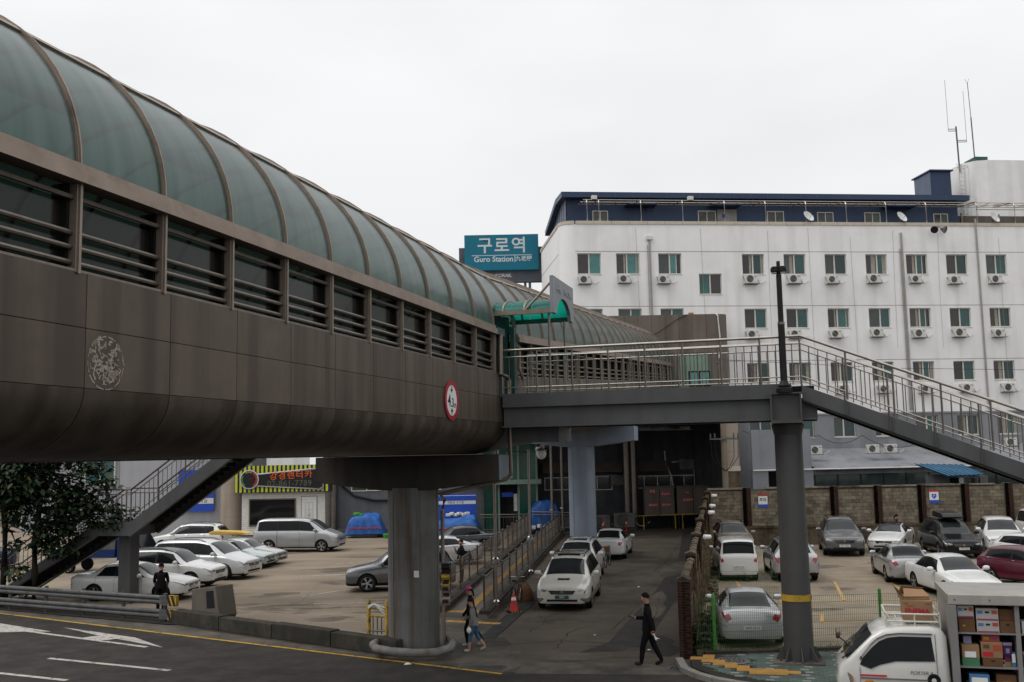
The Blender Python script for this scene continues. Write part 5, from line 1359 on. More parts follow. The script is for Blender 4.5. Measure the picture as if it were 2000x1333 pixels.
# ================================================================= left background
gb = empty('grey_building', (0, 71.5, 0), 0, 'low grey painted building wall with strip windows behind the left car park', 'building')
MB().b2(-13.6, -2.2, 0, 6, 0, 7.5).build('wall', GREYW, gb)
for x0, x1 in ((-11.6, -9.4), (-8.6, -5.2)):
    w = MB().b2(x0, x1, -0.06, -0.002, 3.0, 3.06).b2(x0, x1, -0.06, -0.002, 3.9, 3.96).b2(x0, x0 + .06, -0.06, -0.002, 3.06, 3.9).b2(x1 - .06, x1, -0.06, -0.002, 3.06, 3.9).b2((x0 + x1) / 2 - .03, (x0 + x1) / 2 + .03, -0.06, -0.002, 3.06, 3.9).build('window', WFRAME, gb)
    MB().b2(x0 + .061, (x0 + x1) / 2 - .031, -0.03, -0.02, 3.06, 3.9).build('pane', DARKW[3], w); MB().b2((x0 + x1) / 2 + .031, x1 - .061, -0.03, -0.02, 3.06, 3.9).build('pane', DARKW[3], w)
MB().tube([(-12.3, -0.1, 4.2), (-12.2, -0.1, 3.4), (-11.4, -0.12, 2.7), (-10.0, -0.12, 2.35), (-7, -0.12, 2.3)], 0.09, 6).build('cable_bundle', BLACKM, gb, smooth=True)
for x in (-13.1, -12.75): MB().lathe([(0.26, 0), (0.24, 7.4)], (x, -0.5, 0), n=14).build('duct', STEELD, gb, smooth=True)
for j in range(2): MB().b2(-12.4, -2.4, -1.6 + j * 0.45, -0.6, 0.0 + j * 0.22, 0.2 + j * 0.22).build('step', GUTTER, gb)

shp = empty('rental_shop', (-16.2, 71.0, 0), 0, 'small white boarded rental office with a striped yellow and navy sign', 'shop')
for j in range(20):
    z = 0.15 + j * 0.145
    segs = [(-3.0, 2.95)]
    if 0.8 < z + 0.07 < 2.55: segs = [(-3.0, -2.45), (0.75, 1.15), (2.3, 2.95)]
    elif z < 2.7: segs = [(-3.0, 1.15), (2.3, 2.95)]
    for a, b in segs: MB().box(((a + b) / 2, -0.02, z + 0.07), (b - a, 0.03, 0.138), Matrix.Rotation(rad(-6), 3, 'X')).build('weatherboard', WHITEP, shp)
MB().b2(-3.05, 3.0, 0.0, 4.5, 0, 4.9).build('core', GREYW, shp)
w = MB().b2(-2.5, 0.8, -0.1, -0.01, 0.72, 0.8).b2(-2.5, 0.8, -0.1, -0.01, 2.55, 2.63).b2(-2.5, -2.42, -0.1, -0.01, 0.8, 2.55).b2(0.72, 0.8, -0.1, -0.01, 0.8, 2.55).build('window', BROWNB, shp)
MB().b2(-2.42, 0.72, -0.05, -0.02, 0.8, 2.55).build('pane', GLASSD, w)
d = MB().b2(1.2, 2.25, -0.08, -0.012, 0.05, 2.72).build('door', WHITES, shp)
DECO = pm('door ornament', (0.30, 0.31, 0.29), 0.5, var=0.1)
for x0, x1, z0, z1 in ((1.45, 1.47, .5, 2.3), (1.98, 2.0, .5, 2.3), (1.45, 2.0, .5, .52), (1.45, 2.0, 2.28, 2.3), (1.71, 1.73, .5, 2.3), (1.45, 2.0, 1.0, 1.02), (1.45, 2.0, 1.8, 1.82)): MB().b2(x0, x1, -0.09, -0.081, z0, z1).build('ornament', DECO, d)
for k in range(8):
    a = k * math.pi / 4; MB().bar((1.72, -0.088, 1.45), (1.72 + 0.2 * math.cos(a), -0.088, 1.45 + 0.28 * math.sin(a)), 0.012, 0.012).build('ornament', DECO, d)
MB().lathe([(0.03, 0), (0.03, 0.08)], (1.3, -0.16, 1.2), n=8, axis='Y').build('handle', CHROME, d)
SGY = pm('sign yellow', (0.52, 0.56, 0.03), 0.5, var=0.06); SGN = pm('sign navy', (0.012, 0.014, 0.05), 0.5, var=0.1)
sb = MB().b2(-3.4, 3.25, -0.45, -0.05, 3.08, 4.95).build('signboard', SGN, shp)
for k in range(22):
    x = -3.38 + k * 0.302
    MB().b2(x, x + 0.16, -0.46, -0.451, 3.1, 4.94).build('stripe', SGY, sb)
pts = [(-2.6, 3.75), (-2.4, 4.35), (2.55, 4.75), (2.8, 4.65), (2.85, 3.35), (2.65, 3.18), (-2.5, 3.55)]
m = MB().prism_y(pts, -0.56, -0.461); m.build('sign_frame', CHROME, sb, bevel=0.03)
def shrink(ps, k):
    cx = sum(p[0] for p in ps) / len(ps); cz = sum(p[1] for p in ps) / len(ps)
    return [(cx + (x - cx) * (1 - k * 0.3), cz + (z - cz) * (1 - k)) for x, z in ps]
MB().prism_y(shrink(pts, 0.16), -0.59, -0.561).build('sign_face', BLACKS, sb)
SOR = pm('sign orange', (0.60, 0.10, 0.015), 0.5, var=0.06); SGO = pm('sign dull outline', (0.10, 0.10, 0.075), 0.5, var=0.06)
lettering('강경렌터카', 0.60, SOR, sb, (0.55, -0.596, 4.22), (math.pi / 2, rad(-2.5), 0), bold=0.008, spacing=1.2)
lettering('02-861-7789', 0.58, SGO, sb, (0.45, -0.596, 3.67), bold=0.0, spacing=1.05)
def ring(c, r0, r1, a0, a1, y, mat, par, nm):
    n = 14; q = []
    for i in range(n + 1):
        a = a0 + (a1 - a0) * i / n; q.append((c[0] + r1 * math.cos(a), y, c[1] + r1 * math.sin(a)))
    for i in range(n + 1):
        a = a1 + (a0 - a1) * i / n; q.append((c[0] + r0 * math.cos(a), y, c[1] + r0 * math.sin(a)))
    MB().add(q, [(i, i + 1, 2 * n - i, 2 * n + 1 - i) for i in range(n)]).build(nm, mat, par)
dl = MB().lathe([(0.001, -0.64), (0.62, -0.64), (0.66, -0.6), (0.66, -0.46)], (-2.35, 0, 4.0), n=28, axis='Y').build('dial', BLACKS, sb)
ring((-2.35, 4.0), 0.6, 0.68, 0, 6.283, -0.645, CHROME, dl, 'dial_rim')
ring((-2.35, 4.0), 0.46, 0.55, rad(150), rad(235), -0.646, GREENP, dl, 'dial_arc')
ring((-2.35, 4.0), 0.46, 0.55, rad(70), rad(120), -0.646, YELL, dl, 'dial_arc')
ring((-2.35, 4.0), 0.46, 0.55, rad(-60), rad(60), -0.646, RED, dl, 'dial_arc')
MB().bar((-2.35, -0.65, 4.0), (-1.98, -0.65, 4.14), 0.03, 0.012).build('needle', RED, dl)
# beige corner, banner, corrugated building, far white building
bc = empty('beige_corner_wall', (-20.2, 72.3, 0), 0, 'beige stone clad rounded wall corner left of the rental office', 'wall')
for j, (z0, z1) in enumerate(((0, 1.35), (1.36, 2.9), (2.91, 5.2), (5.21, 7.5))):
    MB().lathe([(0.95, z0), (0.95, z1)], (0, 0.3, 0), n=22).build('stone_ring', BEIGET, bc, smooth=True)
gl = empty('pale_grey_wall', (-23.0, 74, 0), 0, 'pale grey rendered wall behind the blue banner', 'wall')
MB().b2(-6, 2.4, 0, 0.3, 0, 8).build('wall', CORR, gl)
bn = empty('blue_banner', (-23.3, 73.7, 1.7), 0, 'blue hanging banner with a white text stripe behind the left stairs', 'banner')
o = MB().b2(-1.3, 1.3, -0.02, 0.02, 0.0, 3.0).build('cloth', BLUEB, bn)
MB().b2(-1.28, 1.28, -0.026, -0.021, 0.55, 0.95).build('stripe', WHITES, o)
lettering('안전제일', 0.36, BLACKS, o, (0.2, -0.03, 0.75))
cb = empty('corrugated_building', (-31.5, 80, 0), rad(3), 'pale corrugated metal building with one window seen through the tree', 'building')
m = MB()
n = 90
for i in range(n):
    x = -7.5 + i * 0.2
    m.add([(x, 0, 0), (x + 0.06, -0.05, 0), (x + 0.14, -0.05, 0), (x + 0.2, 0, 0), (x, 0, 8), (x + 0.06, -0.05, 8), (x + 0.14, -0.05, 8), (x + 0.2, 0, 8)], [(0, 1, 5, 4), (1, 2, 6, 5), (2, 3, 7, 6)])
m.build('wall', CORR, cb, recalc=False)
MB().b2(-7.5, 10.5, 0.05, 6, 0, 8).build('core', GREYW, cb)
for xw in (-2.6, ):
    w = MB().b2(xw, xw + 2.4, -0.16, -0.06, 3.6, 3.72).b2(xw, xw + 0.1, -0.16, -0.06, 3.72, 6.5).b2(xw + 2.3, xw + 2.4, -0.16, -0.06, 3.72, 6.5).b2(xw + 1.15, xw + 1.25, -0.16, -0.06, 3.72, 6.5).build('window', WFRAME, cb)
    for a in (0.1, 1.25): MB().b2(xw + a, xw + a + 1.05, -0.1, -0.08, 3.72, 6.5).build('pane', TEAL[0], w)
wb = empty('far_white_building', (-32, 100, 0), 0, 'far white building with a pink sign above the left stairs', 'building')
MB().b2(-12, 10, 0, 8, 0, 11).build('wall', BUILDW, wb)
PINK = pm('pink sign', (0.45, 0.08, 0.25), 0.5, var=0.1)
MB().b2(0.5, 3.6, -0.2, -0.01, 4.6, 5.6).build('pink_sign', PINK, wb)
MB().b2(-4.5, -2.5, -0.2, -0.01, 4.6, 5.8).build('green_sign', GREENP, wb)
for k in range(5):
    w = MB().b2(-8 + k * 3.4, -6.4 + k * 3.4, -0.06, -0.005, 2.4, 3.9).build('window', WFRAME, wb); MB().b2(-7.9 + k * 3.4, -6.5 + k * 3.4, -0.08, -0.061, 2.5, 3.8).build('pane', DARKW[1], w)
for z in (1.0, 2.0): MB().b2(-12, 10, -0.4, -0.3, z, z + 0.1).build('balcony_rail', GALV, wb)

# ================================================================= kerb wall, guard rail, stone block, grass
kw = empty('kerb_wall', (-7.3, 31.2, 0), math.atan2(-6.05, 8.02), 'low weathered concrete kerb wall between road and left car park', 'wall')
for i in range(4):
    x0 = -5.3 + i * 2.6; 
    MB().b2(x0, x0 + 2.57, -0.16, 0.24, 0, 0.46 - (0.03 if i % 2 else 0)).build('segment', KERBM, kw, bevel=0.03)
sheet('planter_bed', [(-27.5, 42.6), (-11.6, 34.0), (-10.6, 34.3), (-25, 45.2)], 0.03, SOIL)
gr_ = empty('guard_rail', (-11.75, 34.45, 0), math.atan2(4.4, -8.5), 'double galvanised roadside guard rail ending in yellow and black chevrons', 'guard rail')
def wprof(z): return [(0.0, z), (-0.06, z + 0.05), (-0.06, z + 0.10), (0.0, z + 0.15), (-0.06, z + 0.20), (-0.06, z + 0.25), (0.0, z + 0.30), (0.015, z + 0.30), (-0.045, z + 0.25), (-0.045, z + 0.20), (0.015, z + 0.15), (-0.045, z + 0.10), (-0.045, z + 0.05), (0.015, z)]
for z in (0.14, 0.60):
    for i in range(5):
        x0, x1 = i * 4.0 + 0.35, i * 4.0 + 4.34
        pr = wprof(z); n = len(pr)
        m = MB().add([(x0, -y, zz_) for y, zz_ in pr] + [(x1, -y, zz_) for y, zz_ in pr], [tuple(range(n)), tuple(range(n, 2 * n))] + [(k, (k + 1) % n, n + (k + 1) % n, n + k) for k in range(n)])
        m.build('beam', GALV, gr_)
    MB().b2(-0.05, 0.36, 0.0, 0.09, z - 0.01, z + 0.31).build('end_shoe', GALV, gr_)
    ep = MB().b2(-0.42, -0.05, -0.02, 0.10, z - 0.02, z + 0.33).build('end_plate', YELL, gr_)
    for k in range(2): MB().add([(-0.42 + k * 0.2, 0.104, z - 0.02), (-0.31 + k * 0.2, 0.104, z - 0.02), (-0.16 + k * 0.2, 0.104, z + 0.33), (-0.27 + k * 0.2, 0.104, z + 0.33)], [(0, 1, 2, 3)]).build('chevron', BLACKS, ep)
    for bx, bz in ((0.05, 0.08), (0.05, 0.22), (0.22, 0.08), (0.22, 0.22)): MB().lathe([(0.02, 0), (0.02, 0.02)], (bx, 0.09, z + bz), n=6, axis='Y').build('bolt', STEELD, gr_)
for i in range(11): MB().lathe([(0.07, -0.1), (0.07, 0.95)], (0.3 + 2.0 * i, -0.12, 0), n=10).build('post', GALV, gr_, smooth=True)
st = empty('concrete_marker', (-10.15, 34.15, 0), rad(-38), 'tapered concrete marker block with a dark plaque beside the guard rail', 'concrete block')
STM = pm('marker concrete', (0.115, 0.10, 0.08), 0.85, var=0.15, scale=2, bump=0.3, bscale=25, streak=((0.10, 0.085, 0.065), 0.6, 3))
m = MB().add([(-0.75, -0.35, 0), (0.55, -0.35, 0), (0.8, -0.35, 0.35), (0.55, -0.35, 1.3), (-0.05, -0.35, 1.22), (-0.75, -0.35, 1.12), (-0.75, 0.35, 0), (0.55, 0.35, 0), (0.8, 0.35, 0.35), (0.55, 0.35, 1.3), (-0.05, 0.35, 1.22), (-0.75, 0.35, 1.12)],
             [(0, 1, 2, 3, 4, 5), (11, 10, 9, 8, 7, 6)] + [(i, 6 + i, 6 + (i + 1) % 6, (i + 1) % 6) for i in range(6)])
m.build('block', STM, st, bevel=0.03)
MB().add([(0.12, -0.356, 0.55), (0.56, -0.356, 0.6), (0.46, -0.356, 1.16), (0.06, -0.356, 1.1)], [(0, 1, 2, 3)]).build('plaque', PLAS, st)
def grass(name, spots, n, h, label):
    m = MB(); r = random.Random(len(name) + n)
    for i in range(n):
        a, b, wd_ = r.choice(spots); t = r.random()
        x = a[0] + (b[0] - a[0]) * t + r.uniform(-wd_, wd_); y = a[1] + (b[1] - a[1]) * t + r.uniform(-wd_, wd_)
        hh = h * r.uniform(0.4, 1.2); an = r.uniform(0, 6.28); w = 0.012; dx, dy = math.cos(an), math.sin(an)
        m.add([(x - w * dy, y + w * dx, 0), (x + w * dy, y - w * dx, 0), (x + dx * hh * .5, y + dy * hh * .5, hh)], [(0, 1, 2)])
    o = m.build(name, GRASSM, None, recalc=False)
    return tag(o, label, 'grass', None, 'stuff')
grass('grass', [((-9.3, 33.6), (-5.6, 30.9), 0.25), ((-11.2, 34.9), (-10.6, 34.6), 0.25), ((-9.2, 33.7), (-7.8, 32.7), 0.4)], 2600, 0.22, 'strip of yellowish grass behind the kerb wall')
grass('grass.001', [((5.0, 27.3), (9.6, 27.5), 0.18), ((4.9, 27.5), (5.4, 30), 0.3)], 900, 0.25, 'sparse weeds along the foot of the green mesh fence')
# yellow gate left of the pillar, pipe hoop round its foot
yg = empty('yellow_gate', (-4.25, 31.0, 0), rad(-25), 'small yellow metal gate with white ropes left of the rusty pillar', 'gate')
for x in (-0.3, 0.35): MB().lathe([(0.06, 0), (0.06, 1.08), (0.03, 1.12)], (x, 0, 0), n=10).build('post', YELL, yg, smooth=True)
for z in (0.2, 0.62, 0.85): MB().tube([(-0.3, 0, z), (0.35, 0, z)], 0.03, 6).build('rail', YELL if z > .5 else GALV, yg)
for x in (-0.15, 0.0, 0.15): MB().tube([(x, 0, 0.1), (x, 0, 0.62)], 0.02, 6).build('bar', GALV, yg)
for k in range(3): MB().tube([(-0.28, -0.05, 0.85 + .04 * k), (-0.05, -0.08, 1.0), (0.3, -0.05, 0.9 - 0.1 * k)], 0.02, 5).build('rope', WHITES, yg)
hp = empty('pipe_hoop', (-2.9, 28.3, 0), rad(-12), 'thick grey pipe hoop lying round the foot of the rusty pillar', 'pipe guard')
HOOP = pm('dirty pipe paint', (0.17, 0.17, 0.16), 0.6, var=0.25, scale=4, c2=(0.09, 0.06, 0.04), t2=(0.5, 0.7))
MB().tube([(-1.0, 0.5, 0.32), (-1.05, -0.3, 0.3), (-0.8, -0.75, 0.28), (-0.3, -0.92, 0.25), (0.4, -0.92, 0.22), (0.9, -0.75, 0.22), (1.15, -0.3, 0.25), (1.1, 0.2, 0.3), (0.85, 0.55, 0.35)], 0.11, 10).build('hoop', HOOP, hp, smooth=True)
POSTR = pm('dull poster paper', (0.22, 0.20, 0.17), 0.7, var=0.2, scale=6)
ps = empty('poster_stack', TW(-0.15, 0.98, 0.0), PHI, 'wavy advertising posters strapped to the drainpipe of the rusty pillar', 'poster')
for k, (z, h, mt) in enumerate(((1.35, 0.50, POSTR), (1.87, 0.3, YELL), (2.19, 0.28, BLACKS))):
    m = MB().grid(lambda a, b: (0.07 + 0.24 * a, -0.06 - 0.04 * math.sin(b * 9 + k), z + h * b), 4, 10); o = m.build('sheet', mt, ps, smooth=True)
    for q in range(3 if k == 0 else 1): 
        zz0 = z + 0.05 + q * 0.17
        MB().grid(lambda a, b: (0.10 + 0.18 * a, -0.075 - 0.04 * math.sin((zz0 - z + 0.10 * b) / h * 9 + k), zz0 + 0.10 * b), 4, 4).build('print_block', BRICKM if k != 1 else BLACKS, o)

# ================================================================= raised walkway between railings
RW0a, RW1a = Vector((-2.66, 34.7, 0)), Vector((1.05, 68.0, 0))
RW0b, RW1b = Vector((-1.10, 34.0, 0)), Vector((3.0, 68.0, 0))
PVG = pm('grey walkway paving', (0.135, 0.125, 0.112), 0.9, var=0.2, scale=1.2, bump=0.25, bscale=30, c2=(0.09, 0.08, 0.07), t2=(0.5, 0.75))
rwk = MB().prism([(-2.70, 34.7), (-1.0, 34.0), (3.15, 68), (1.0, 68.2)], 0.0, 0.15).build('footpath', PVG); rwk['kind'] = 'structure'
MB().prism([(-2.82, 34.75), (-2.42, 34.58), (1.3, 68), (0.9, 68.2)], 0.151, 0.34).build('kerb', KERBM, rwk)
MB().prism([(-1.28, 34.1), (-0.92, 33.95), (3.2, 68), (2.85, 68.1)], 0.151, 0.26).build('kerb', KERBM, rwk)
nT = 100
tme2 = MB().b2(-0.145, 0.145, -0.145, 0.145, 0, 0.012).mesh('tile', TACT)
for i in range(nT):
    q = Vector((-1.75, 34.6, 0.151)).lerp(Vector((2.05, 66, 0.151)), i / (nT - 1)); link('tile', tme2, rwk, q, (0, 0, -0.12))
for i in range(5): link('tile', tme2, rwk, (-2.3 + i * 0.3 , 34.75 - i * 0.04, 0.152), (0, 0, -0.12)) if i != 2 else None
for i in range(6): link('tile', tme2, rwk, (-2.2 + i * 0.3, 33.6 - i * 0.12, 0.008), (0, 0, -0.3))
rl1 = empty('walkway_railing', RW0a, 0, 'left stainless picket railing along the raised walkway beside the parked cars', 'railing')
rl2 = empty('walkway_railing.001', RW0b, 0, 'right stainless picket railing along the raised walkway beside the alley', 'railing')
RAILD = pm('brownish steel rail', (0.22, 0.195, 0.17), 0.38, 0.85, var=0.15, scale=5)
def ramp_rail(par, A, B, h, base):
    d = B - A; L = d.length; n = int(L / 2.2)
    MB().tube([(0, 0, base + h), d + Vector((0, 0, base + h))], 0.03, 8).build('handrail', RAILD, par, smooth=True)
    MB().tube([(0, 0, base + h * 0.62), d + Vector((0, 0, base + h * 0.62))], 0.018, 6).build('rail', RAILD, par, smooth=True)
    MB().tube([(0, 0, base + 0.12), d + Vector((0, 0, base + 0.12))], 0.018, 6).build('rail', RAILD, par, smooth=True)
    pme = MB().lathe([(0.035, 0), (0.035, h + 0.02), (0.05, h + 0.04), (0.05, h + 0.09), (0.02, h + 0.12)], n=8).mesh('post', STEELD, smooth=True)
    bme = MB().tube([(0, 0, 0.12), (0, 0, h)], 0.008, 5).mesh('baluster', RAILD)
    big = MB()
    for i in range(n + 1):
        link('post', pme, par, d * (i / n) + Vector((0, 0, base)))
        if i == n: break
        for k in range(1, 13):
            q = d * ((i + k / 13) / n) + Vector((0, 0, base))
            if i < 11: link('baluster', bme, par, q)
            else: big.tube([q + Vector((0, 0, 0.12)), q + Vector((0, 0, h))], 0.008, 4)
    tag(big.build('balusters', RAILD, par), kind='stuff')
ramp_rail(rl1, RW0a, RW1a, 1.12, 0.34)
ramp_rail(rl2, RW0b, RW1b, 1.08, 0.26)
# cross railing at the far end
rl3 = empty('cross_railing', (-2.4, 68.6, 0), 0, 'short stainless railing with inner bars in front of the green lift entrance', 'railing')
rail_run(rl3, (0, 0, 0.15), (3.4, -0.3, 0.15), h=1.2, mat=STEELD, stuff=True, rt=0.04)
rl4 = empty('cross_railing.001', (2.3, 70.5, 0), 0, 'curved stainless railing in front of the blue tarpaulin heap', 'railing')
rail_run(rl4, (-1.4, 0.4, 0.15), (0.6, -0.6, 0.15), h=1.2, mat=STEELD, stuff=True, rt=0.04)
rail_run(rl4, (0.6, -0.6, 0.15), (2.2, -2.2, 0.15), h=1.2, mat=STEELD, stuff=True, rt=0.04)
# tall pole lamps beside the walkway
def pole_lamp(nm, x, y, h, lab, arms, r=0.055):
    e = empty(nm, (x, y, 0.2), 0, lab, 'lamp post', 'pole lamps along the raised walkway')
    MB().lathe([(r, 0), (r, h)], n=10).build('pole', RAILD, e, smooth=True)
    for z in (0.0, 1.45): MB().lathe([(r * 2.2, z), (r * 2.2, z + 0.14), (r * 1.2, z + 0.2)], n=12).build('collar', CHROME, e, smooth=True)
    for ax_, az, ay in arms:
        MB().tube([(0, 0, az), (ax_, ay, az + 0.04)], 0.025, 6).build('arm', STEELD, e)
        MB().tube([(0, 0, az - 0.45), (ax_ * 0.7, ay * 0.7, az)], 0.014, 5).build('brace', STEELD, e)
        MB().lathe([(0.03, 0.28), (0.06, 0.16), (0.27, 0.08), (0.27, 0.05), (0.22, 0.05)], (ax_, ay, az - 0.3), n=16).build('lamp_cap', STEELD, e, smooth=True)
        MB().lathe([(0.02, -0.36), (0.12, -0.33), (0.2, -0.24), (0.235, -0.12), (0.21, 0.0), (0.15, 0.05)], (ax_, ay, az - 0.28), n=16).build('globe', WHITEP, e, smooth=True)
    return e
pole_lamp('pole_lamp', -0.72, 35.6, 6.0, 'tall brownish lamp pole with chrome collars next to the traffic cone', [])
pole_lamp('pole_lamp.001', 0.62, 44.4, 5.4, 'second lamp pole from the camera along the walkway with globe lamps', [(-0.95, 5.3, 0.2), (0.6, 5.6, 1.0)])
pole_lamp('pole_lamp.002', 2.42, 66.6, 6.0, 'third lamp pole, with a globe lamp, before the blue tarpaulin heap', [(-0.8, 5.9, -0.6)], 0.09)
pole_lamp('pole_lamp.003', 3.20, 68.6, 6.0, 'farthest lamp pole beside the blue grey pillar', [(-1.3, 6.1, 0.2)], 0.09)

# green glazed lift entrance
ge = empty('lift_entrance', (-0.45, 71.6, 0), 0, 'green glazed lift entrance with pale green canopy beyond the railings', 'entrance')
GSH = pm('green glass sheet', (0.004, 0.075, 0.05), 0.15, var=0.3, scale=1.2, spec=0.6)
for x in (-2.0, -0.7, 0.7, 2.0): MB().b2(x - 0.07, x + 0.07, -0.07, 0.07, 0, 6.4).build('frame_post', GPALE, ge)
MB().b2(-2.4, 2.3, -0.9, 0.4, 3.35, 3.5).build('canopy', GPALE, ge); MB().b2(-2.4, 2.3, -0.95, -0.901, 3.3, 3.62).build('canopy_edge', GPALE, ge)
for a, b in ((-1.93, -0.77), (-0.63, 0.63), (0.77, 1.93)):
    MB().b2(a, b, 0.0, 0.02, 3.5, 6.4).build('glass', GSH, ge)
MB().b2(-1.93, -0.77, 0.0, 0.02, 0.1, 3.3).b2(0.77, 1.93, 0, 0.02, 0.1, 3.3).build('glass', GSH, ge)
MB().b2(-0.63, 0.63, 1.5, 1.6, 0.1, 3.3).build('inner_wall', BROWNB, ge)
MB().b2(-0.5, 0.3, -0.05, 0.0, 2.4, 2.7).build('notice', BLUEB, ge)
MB().b2(0.35, 0.6, -0.05, 0, 1.4, 2.6).build('pale_panel', WHITEP, ge)
MB().b2(-2.0, 2.0, -0.05, 0.05, 6.4, 6.6).build('top_beam', GPALE, ge)
MB().lathe([(0.09, -0.2), (0.12, 0.1), (0.05, 0.14)], (0.1, -0.9, 3.8), n=10).build('camera_dome', WHITES, ge)
bsn = empty('blue_sign', (-3.2, 70.6, 3.3), 0, 'small blue hanging direction sign right of the rusty pillar', 'sign')
o = MB().b2(-0.65, 0.65, -0.05, 0.05, 0, 0.62).build('panel', BLUEB, bsn)
lettering('엘리베이터', 0.22, WHITES, o, (0, -0.056, 0.4)); lettering('Elevator', 0.14, WHITES, o, (0, -0.056, 0.17))
# tarpaulins
def tarp(nm, c, sx, sy, h, lab, seed, rz=0.0):
    e = empty(nm, (c[0], c[1], c[2]), rz, lab, 'tarpaulin')
    r = random.Random(seed); n = 26
    ph = [r.uniform(0, 6.28) for _ in range(8)]
    def f(u, v):
        x = (u - 0.5) * 2; y = (v - 0.5) * 2
        ex = max(abs(x), abs(y))
        k = min(1.0, max(0.0, (1 - ex) / 0.28))
        top = h * (0.82 + 0.10 * math.sin(3 * x + ph[0]) + 0.09 * math.sin(4 * y + 2 * x + ph[1]) + 0.03 * math.sin(11 * x + 7 * y + ph[2]))
        z = top * (k ** 0.45)
        px = x * sx / 2 * (1.0 - 0.12 * k * 0 ) ; py = y * sy / 2
        fold = 0.06 * math.sin(14 * (x + y) + ph[3]) * (1 - k)
        return (px * (1 - 0.22 * (1 - k) * (ex < 1.01) * (z / h if h else 0)) + fold, py + fold, max(0.0, z + 0.02 * math.sin(19 * x + ph[4]) * math.sin(17 * y + ph[5])))
    MB().grid(f, n, n).build('sheet', TARP, e, smooth=True, angle=180)
    return e
t1 = tarp('tarpaulin', (-10.2, 68.9, 0.25), 2.6, 1.8, 1.35, 'blue tarpaulin over a heap with green lids left of the rusty pillar', 1)
for x, z in ((-0.55, 1.28), (-0.35, 1.2)): MB().lathe([(0.02, 0.16), (0.2, 0.15), (0.26, 0.1), (0.26, 0.0)], (x, -0.2 + x * .3, z), n=14).build('green_lid', GREENP, t1)
MB().b2(-1.1, 1.2, -0.96, -0.93, 0.38, 0.46).build('orange_strap', RED, t1)
MB().b2(-0.9, 0.9, -0.7, 0.5, -0.18, 0.0).build('pallet', GALV, t1)
t2 = tarp('tarpaulin.001', (-4.0, 66.5, 0.0), 3.8, 2.4, 1.45, 'blue tarpaulin heap right of the rusty pillar behind the dark sedan', 2)
MB().tube([(-1.9, -1.1, 0.75), (0, -1.22, 0.7), (1.4, -1.1, 0.72)], 0.05, 6).build('orange_strap', RED, t2)
t3 = tarp('tarpaulin.002', (2.05, 71.4, 0.15), 2.4, 1.6, 2.0, 'tall blue tarpaulin heap behind the curved railing near the blue pillar', 3)
for k in range(5): MB().box((-0.8 + k * 0.42, -0.9, 0.15 + 0.1 * (k % 2)), (0.3, 0.25, 0.25), Matrix.Rotation(k, 3, 'Z')).build('white_bag', WHITES, t3, bevel=0.05)
bbd = empty('blue_stall_board', (-4.0, 69.6, 0.0), 0, 'blue printed stall board with a white text stripe right of the rusty pillar', 'board')
o = MB().b2(-1.5, 1.3, -0.03, 0.03, 0.2, 2.75).build('board', BLUEB, bbd)
MB().b2(-1.5, 1.28, -0.036, -0.031, 2.05, 2.28).build('stripe', WHITES, o)
lettering('재활용 수거함', 0.2, BLACKS, o, (-0.1, -0.04, 2.16))
MB().b2(-1.5, 1.28, -0.036, -0.031, 2.62, 2.66).build('stripe', WHITES, o)
for k in range(6): MB().box((-0.6 + k * 0.26, -0.35, 1.35 + 0.08 * (k % 2)), (0.34, 0.3, 0.2), Matrix.Rotation(k * 1.3, 3, 'Z')).build('white_bag', WHITES, bbd, bevel=0.05)
gbin = empty('green_lid_box', (-8.6, 67.6, 0), 0, 'small green plastic lid box on the kerb step left of the pillar', 'box')
MB().lathe([(0.22, 0), (0.25, 0.2), (0.28, 0.22), (0.26, 0.3), (0.05, 0.32)], n=14).build('lid', GREENP, gbin)

# ================================================================= green mesh fences of the right lot
def mesh_fence(nm, A, B, h, lab, posts):
    A = Vector((*A, 0)); B = Vector((*B, 0)); d = B - A; L = d.length
    e = empty(nm, A, math.atan2(d.y, d.x), lab, 'fence')
    m = MB(); n = int(L / 0.055)
    for i in range(n + 1):
        x = L * i / n; m.b2(x - 0.0028, x + 0.0028, -0.0028, 0.0028, 0.08, h - 0.02)
    for j in range(9):
        z = 0.1 + (h - 0.14) * j / 8; m.b2(0, L, -0.0065, -0.0032, z - 0.0035, z + 0.0035)
    tag(m.build('wires', GREENW, e), kind='stuff')
    for x in posts:
        MB().lathe([(0.045, 0), (0.045, h + 0.06), (0.03, h + 0.09)], (x, 0.055, 0), n=12).build('post', GREENP, e, smooth=True)
    return e
mesh_fence('mesh_fence', (4.75, 27.25), (9.85, 27.65), 1.52, 'green wire mesh fence with bright green posts along the right lot front', (0.5, 5.1))
mesh_fence('mesh_fence.001', (9.88, 27.65), (15, 26.6), 1.52, 'green wire mesh fence behind the delivery truck', (2.6,))
mesh_fence('mesh_fence.002', (6.35, 33.6), (8.5, 33.2), 1.5, 'short loose mesh fence panel between the two white cars by the alley wall', ())
fk = empty('fence_kerb', (9.5, 27.45, 0), math.atan2(0.4, 5.1), 'dark kerb with rubbish below the green mesh fence', 'kerb')
MB().b2(-4.6, 5, -0.12, 0.10, 0, 0.16).build('kerb', KERBM, fk)
MB().tube([(0.3, -0.2, 0.2), (2.2, -0.2, 0.2), (4.5, -0.25, 0.2)], 0.06, 8).build('pipe', BLACKM, fk)
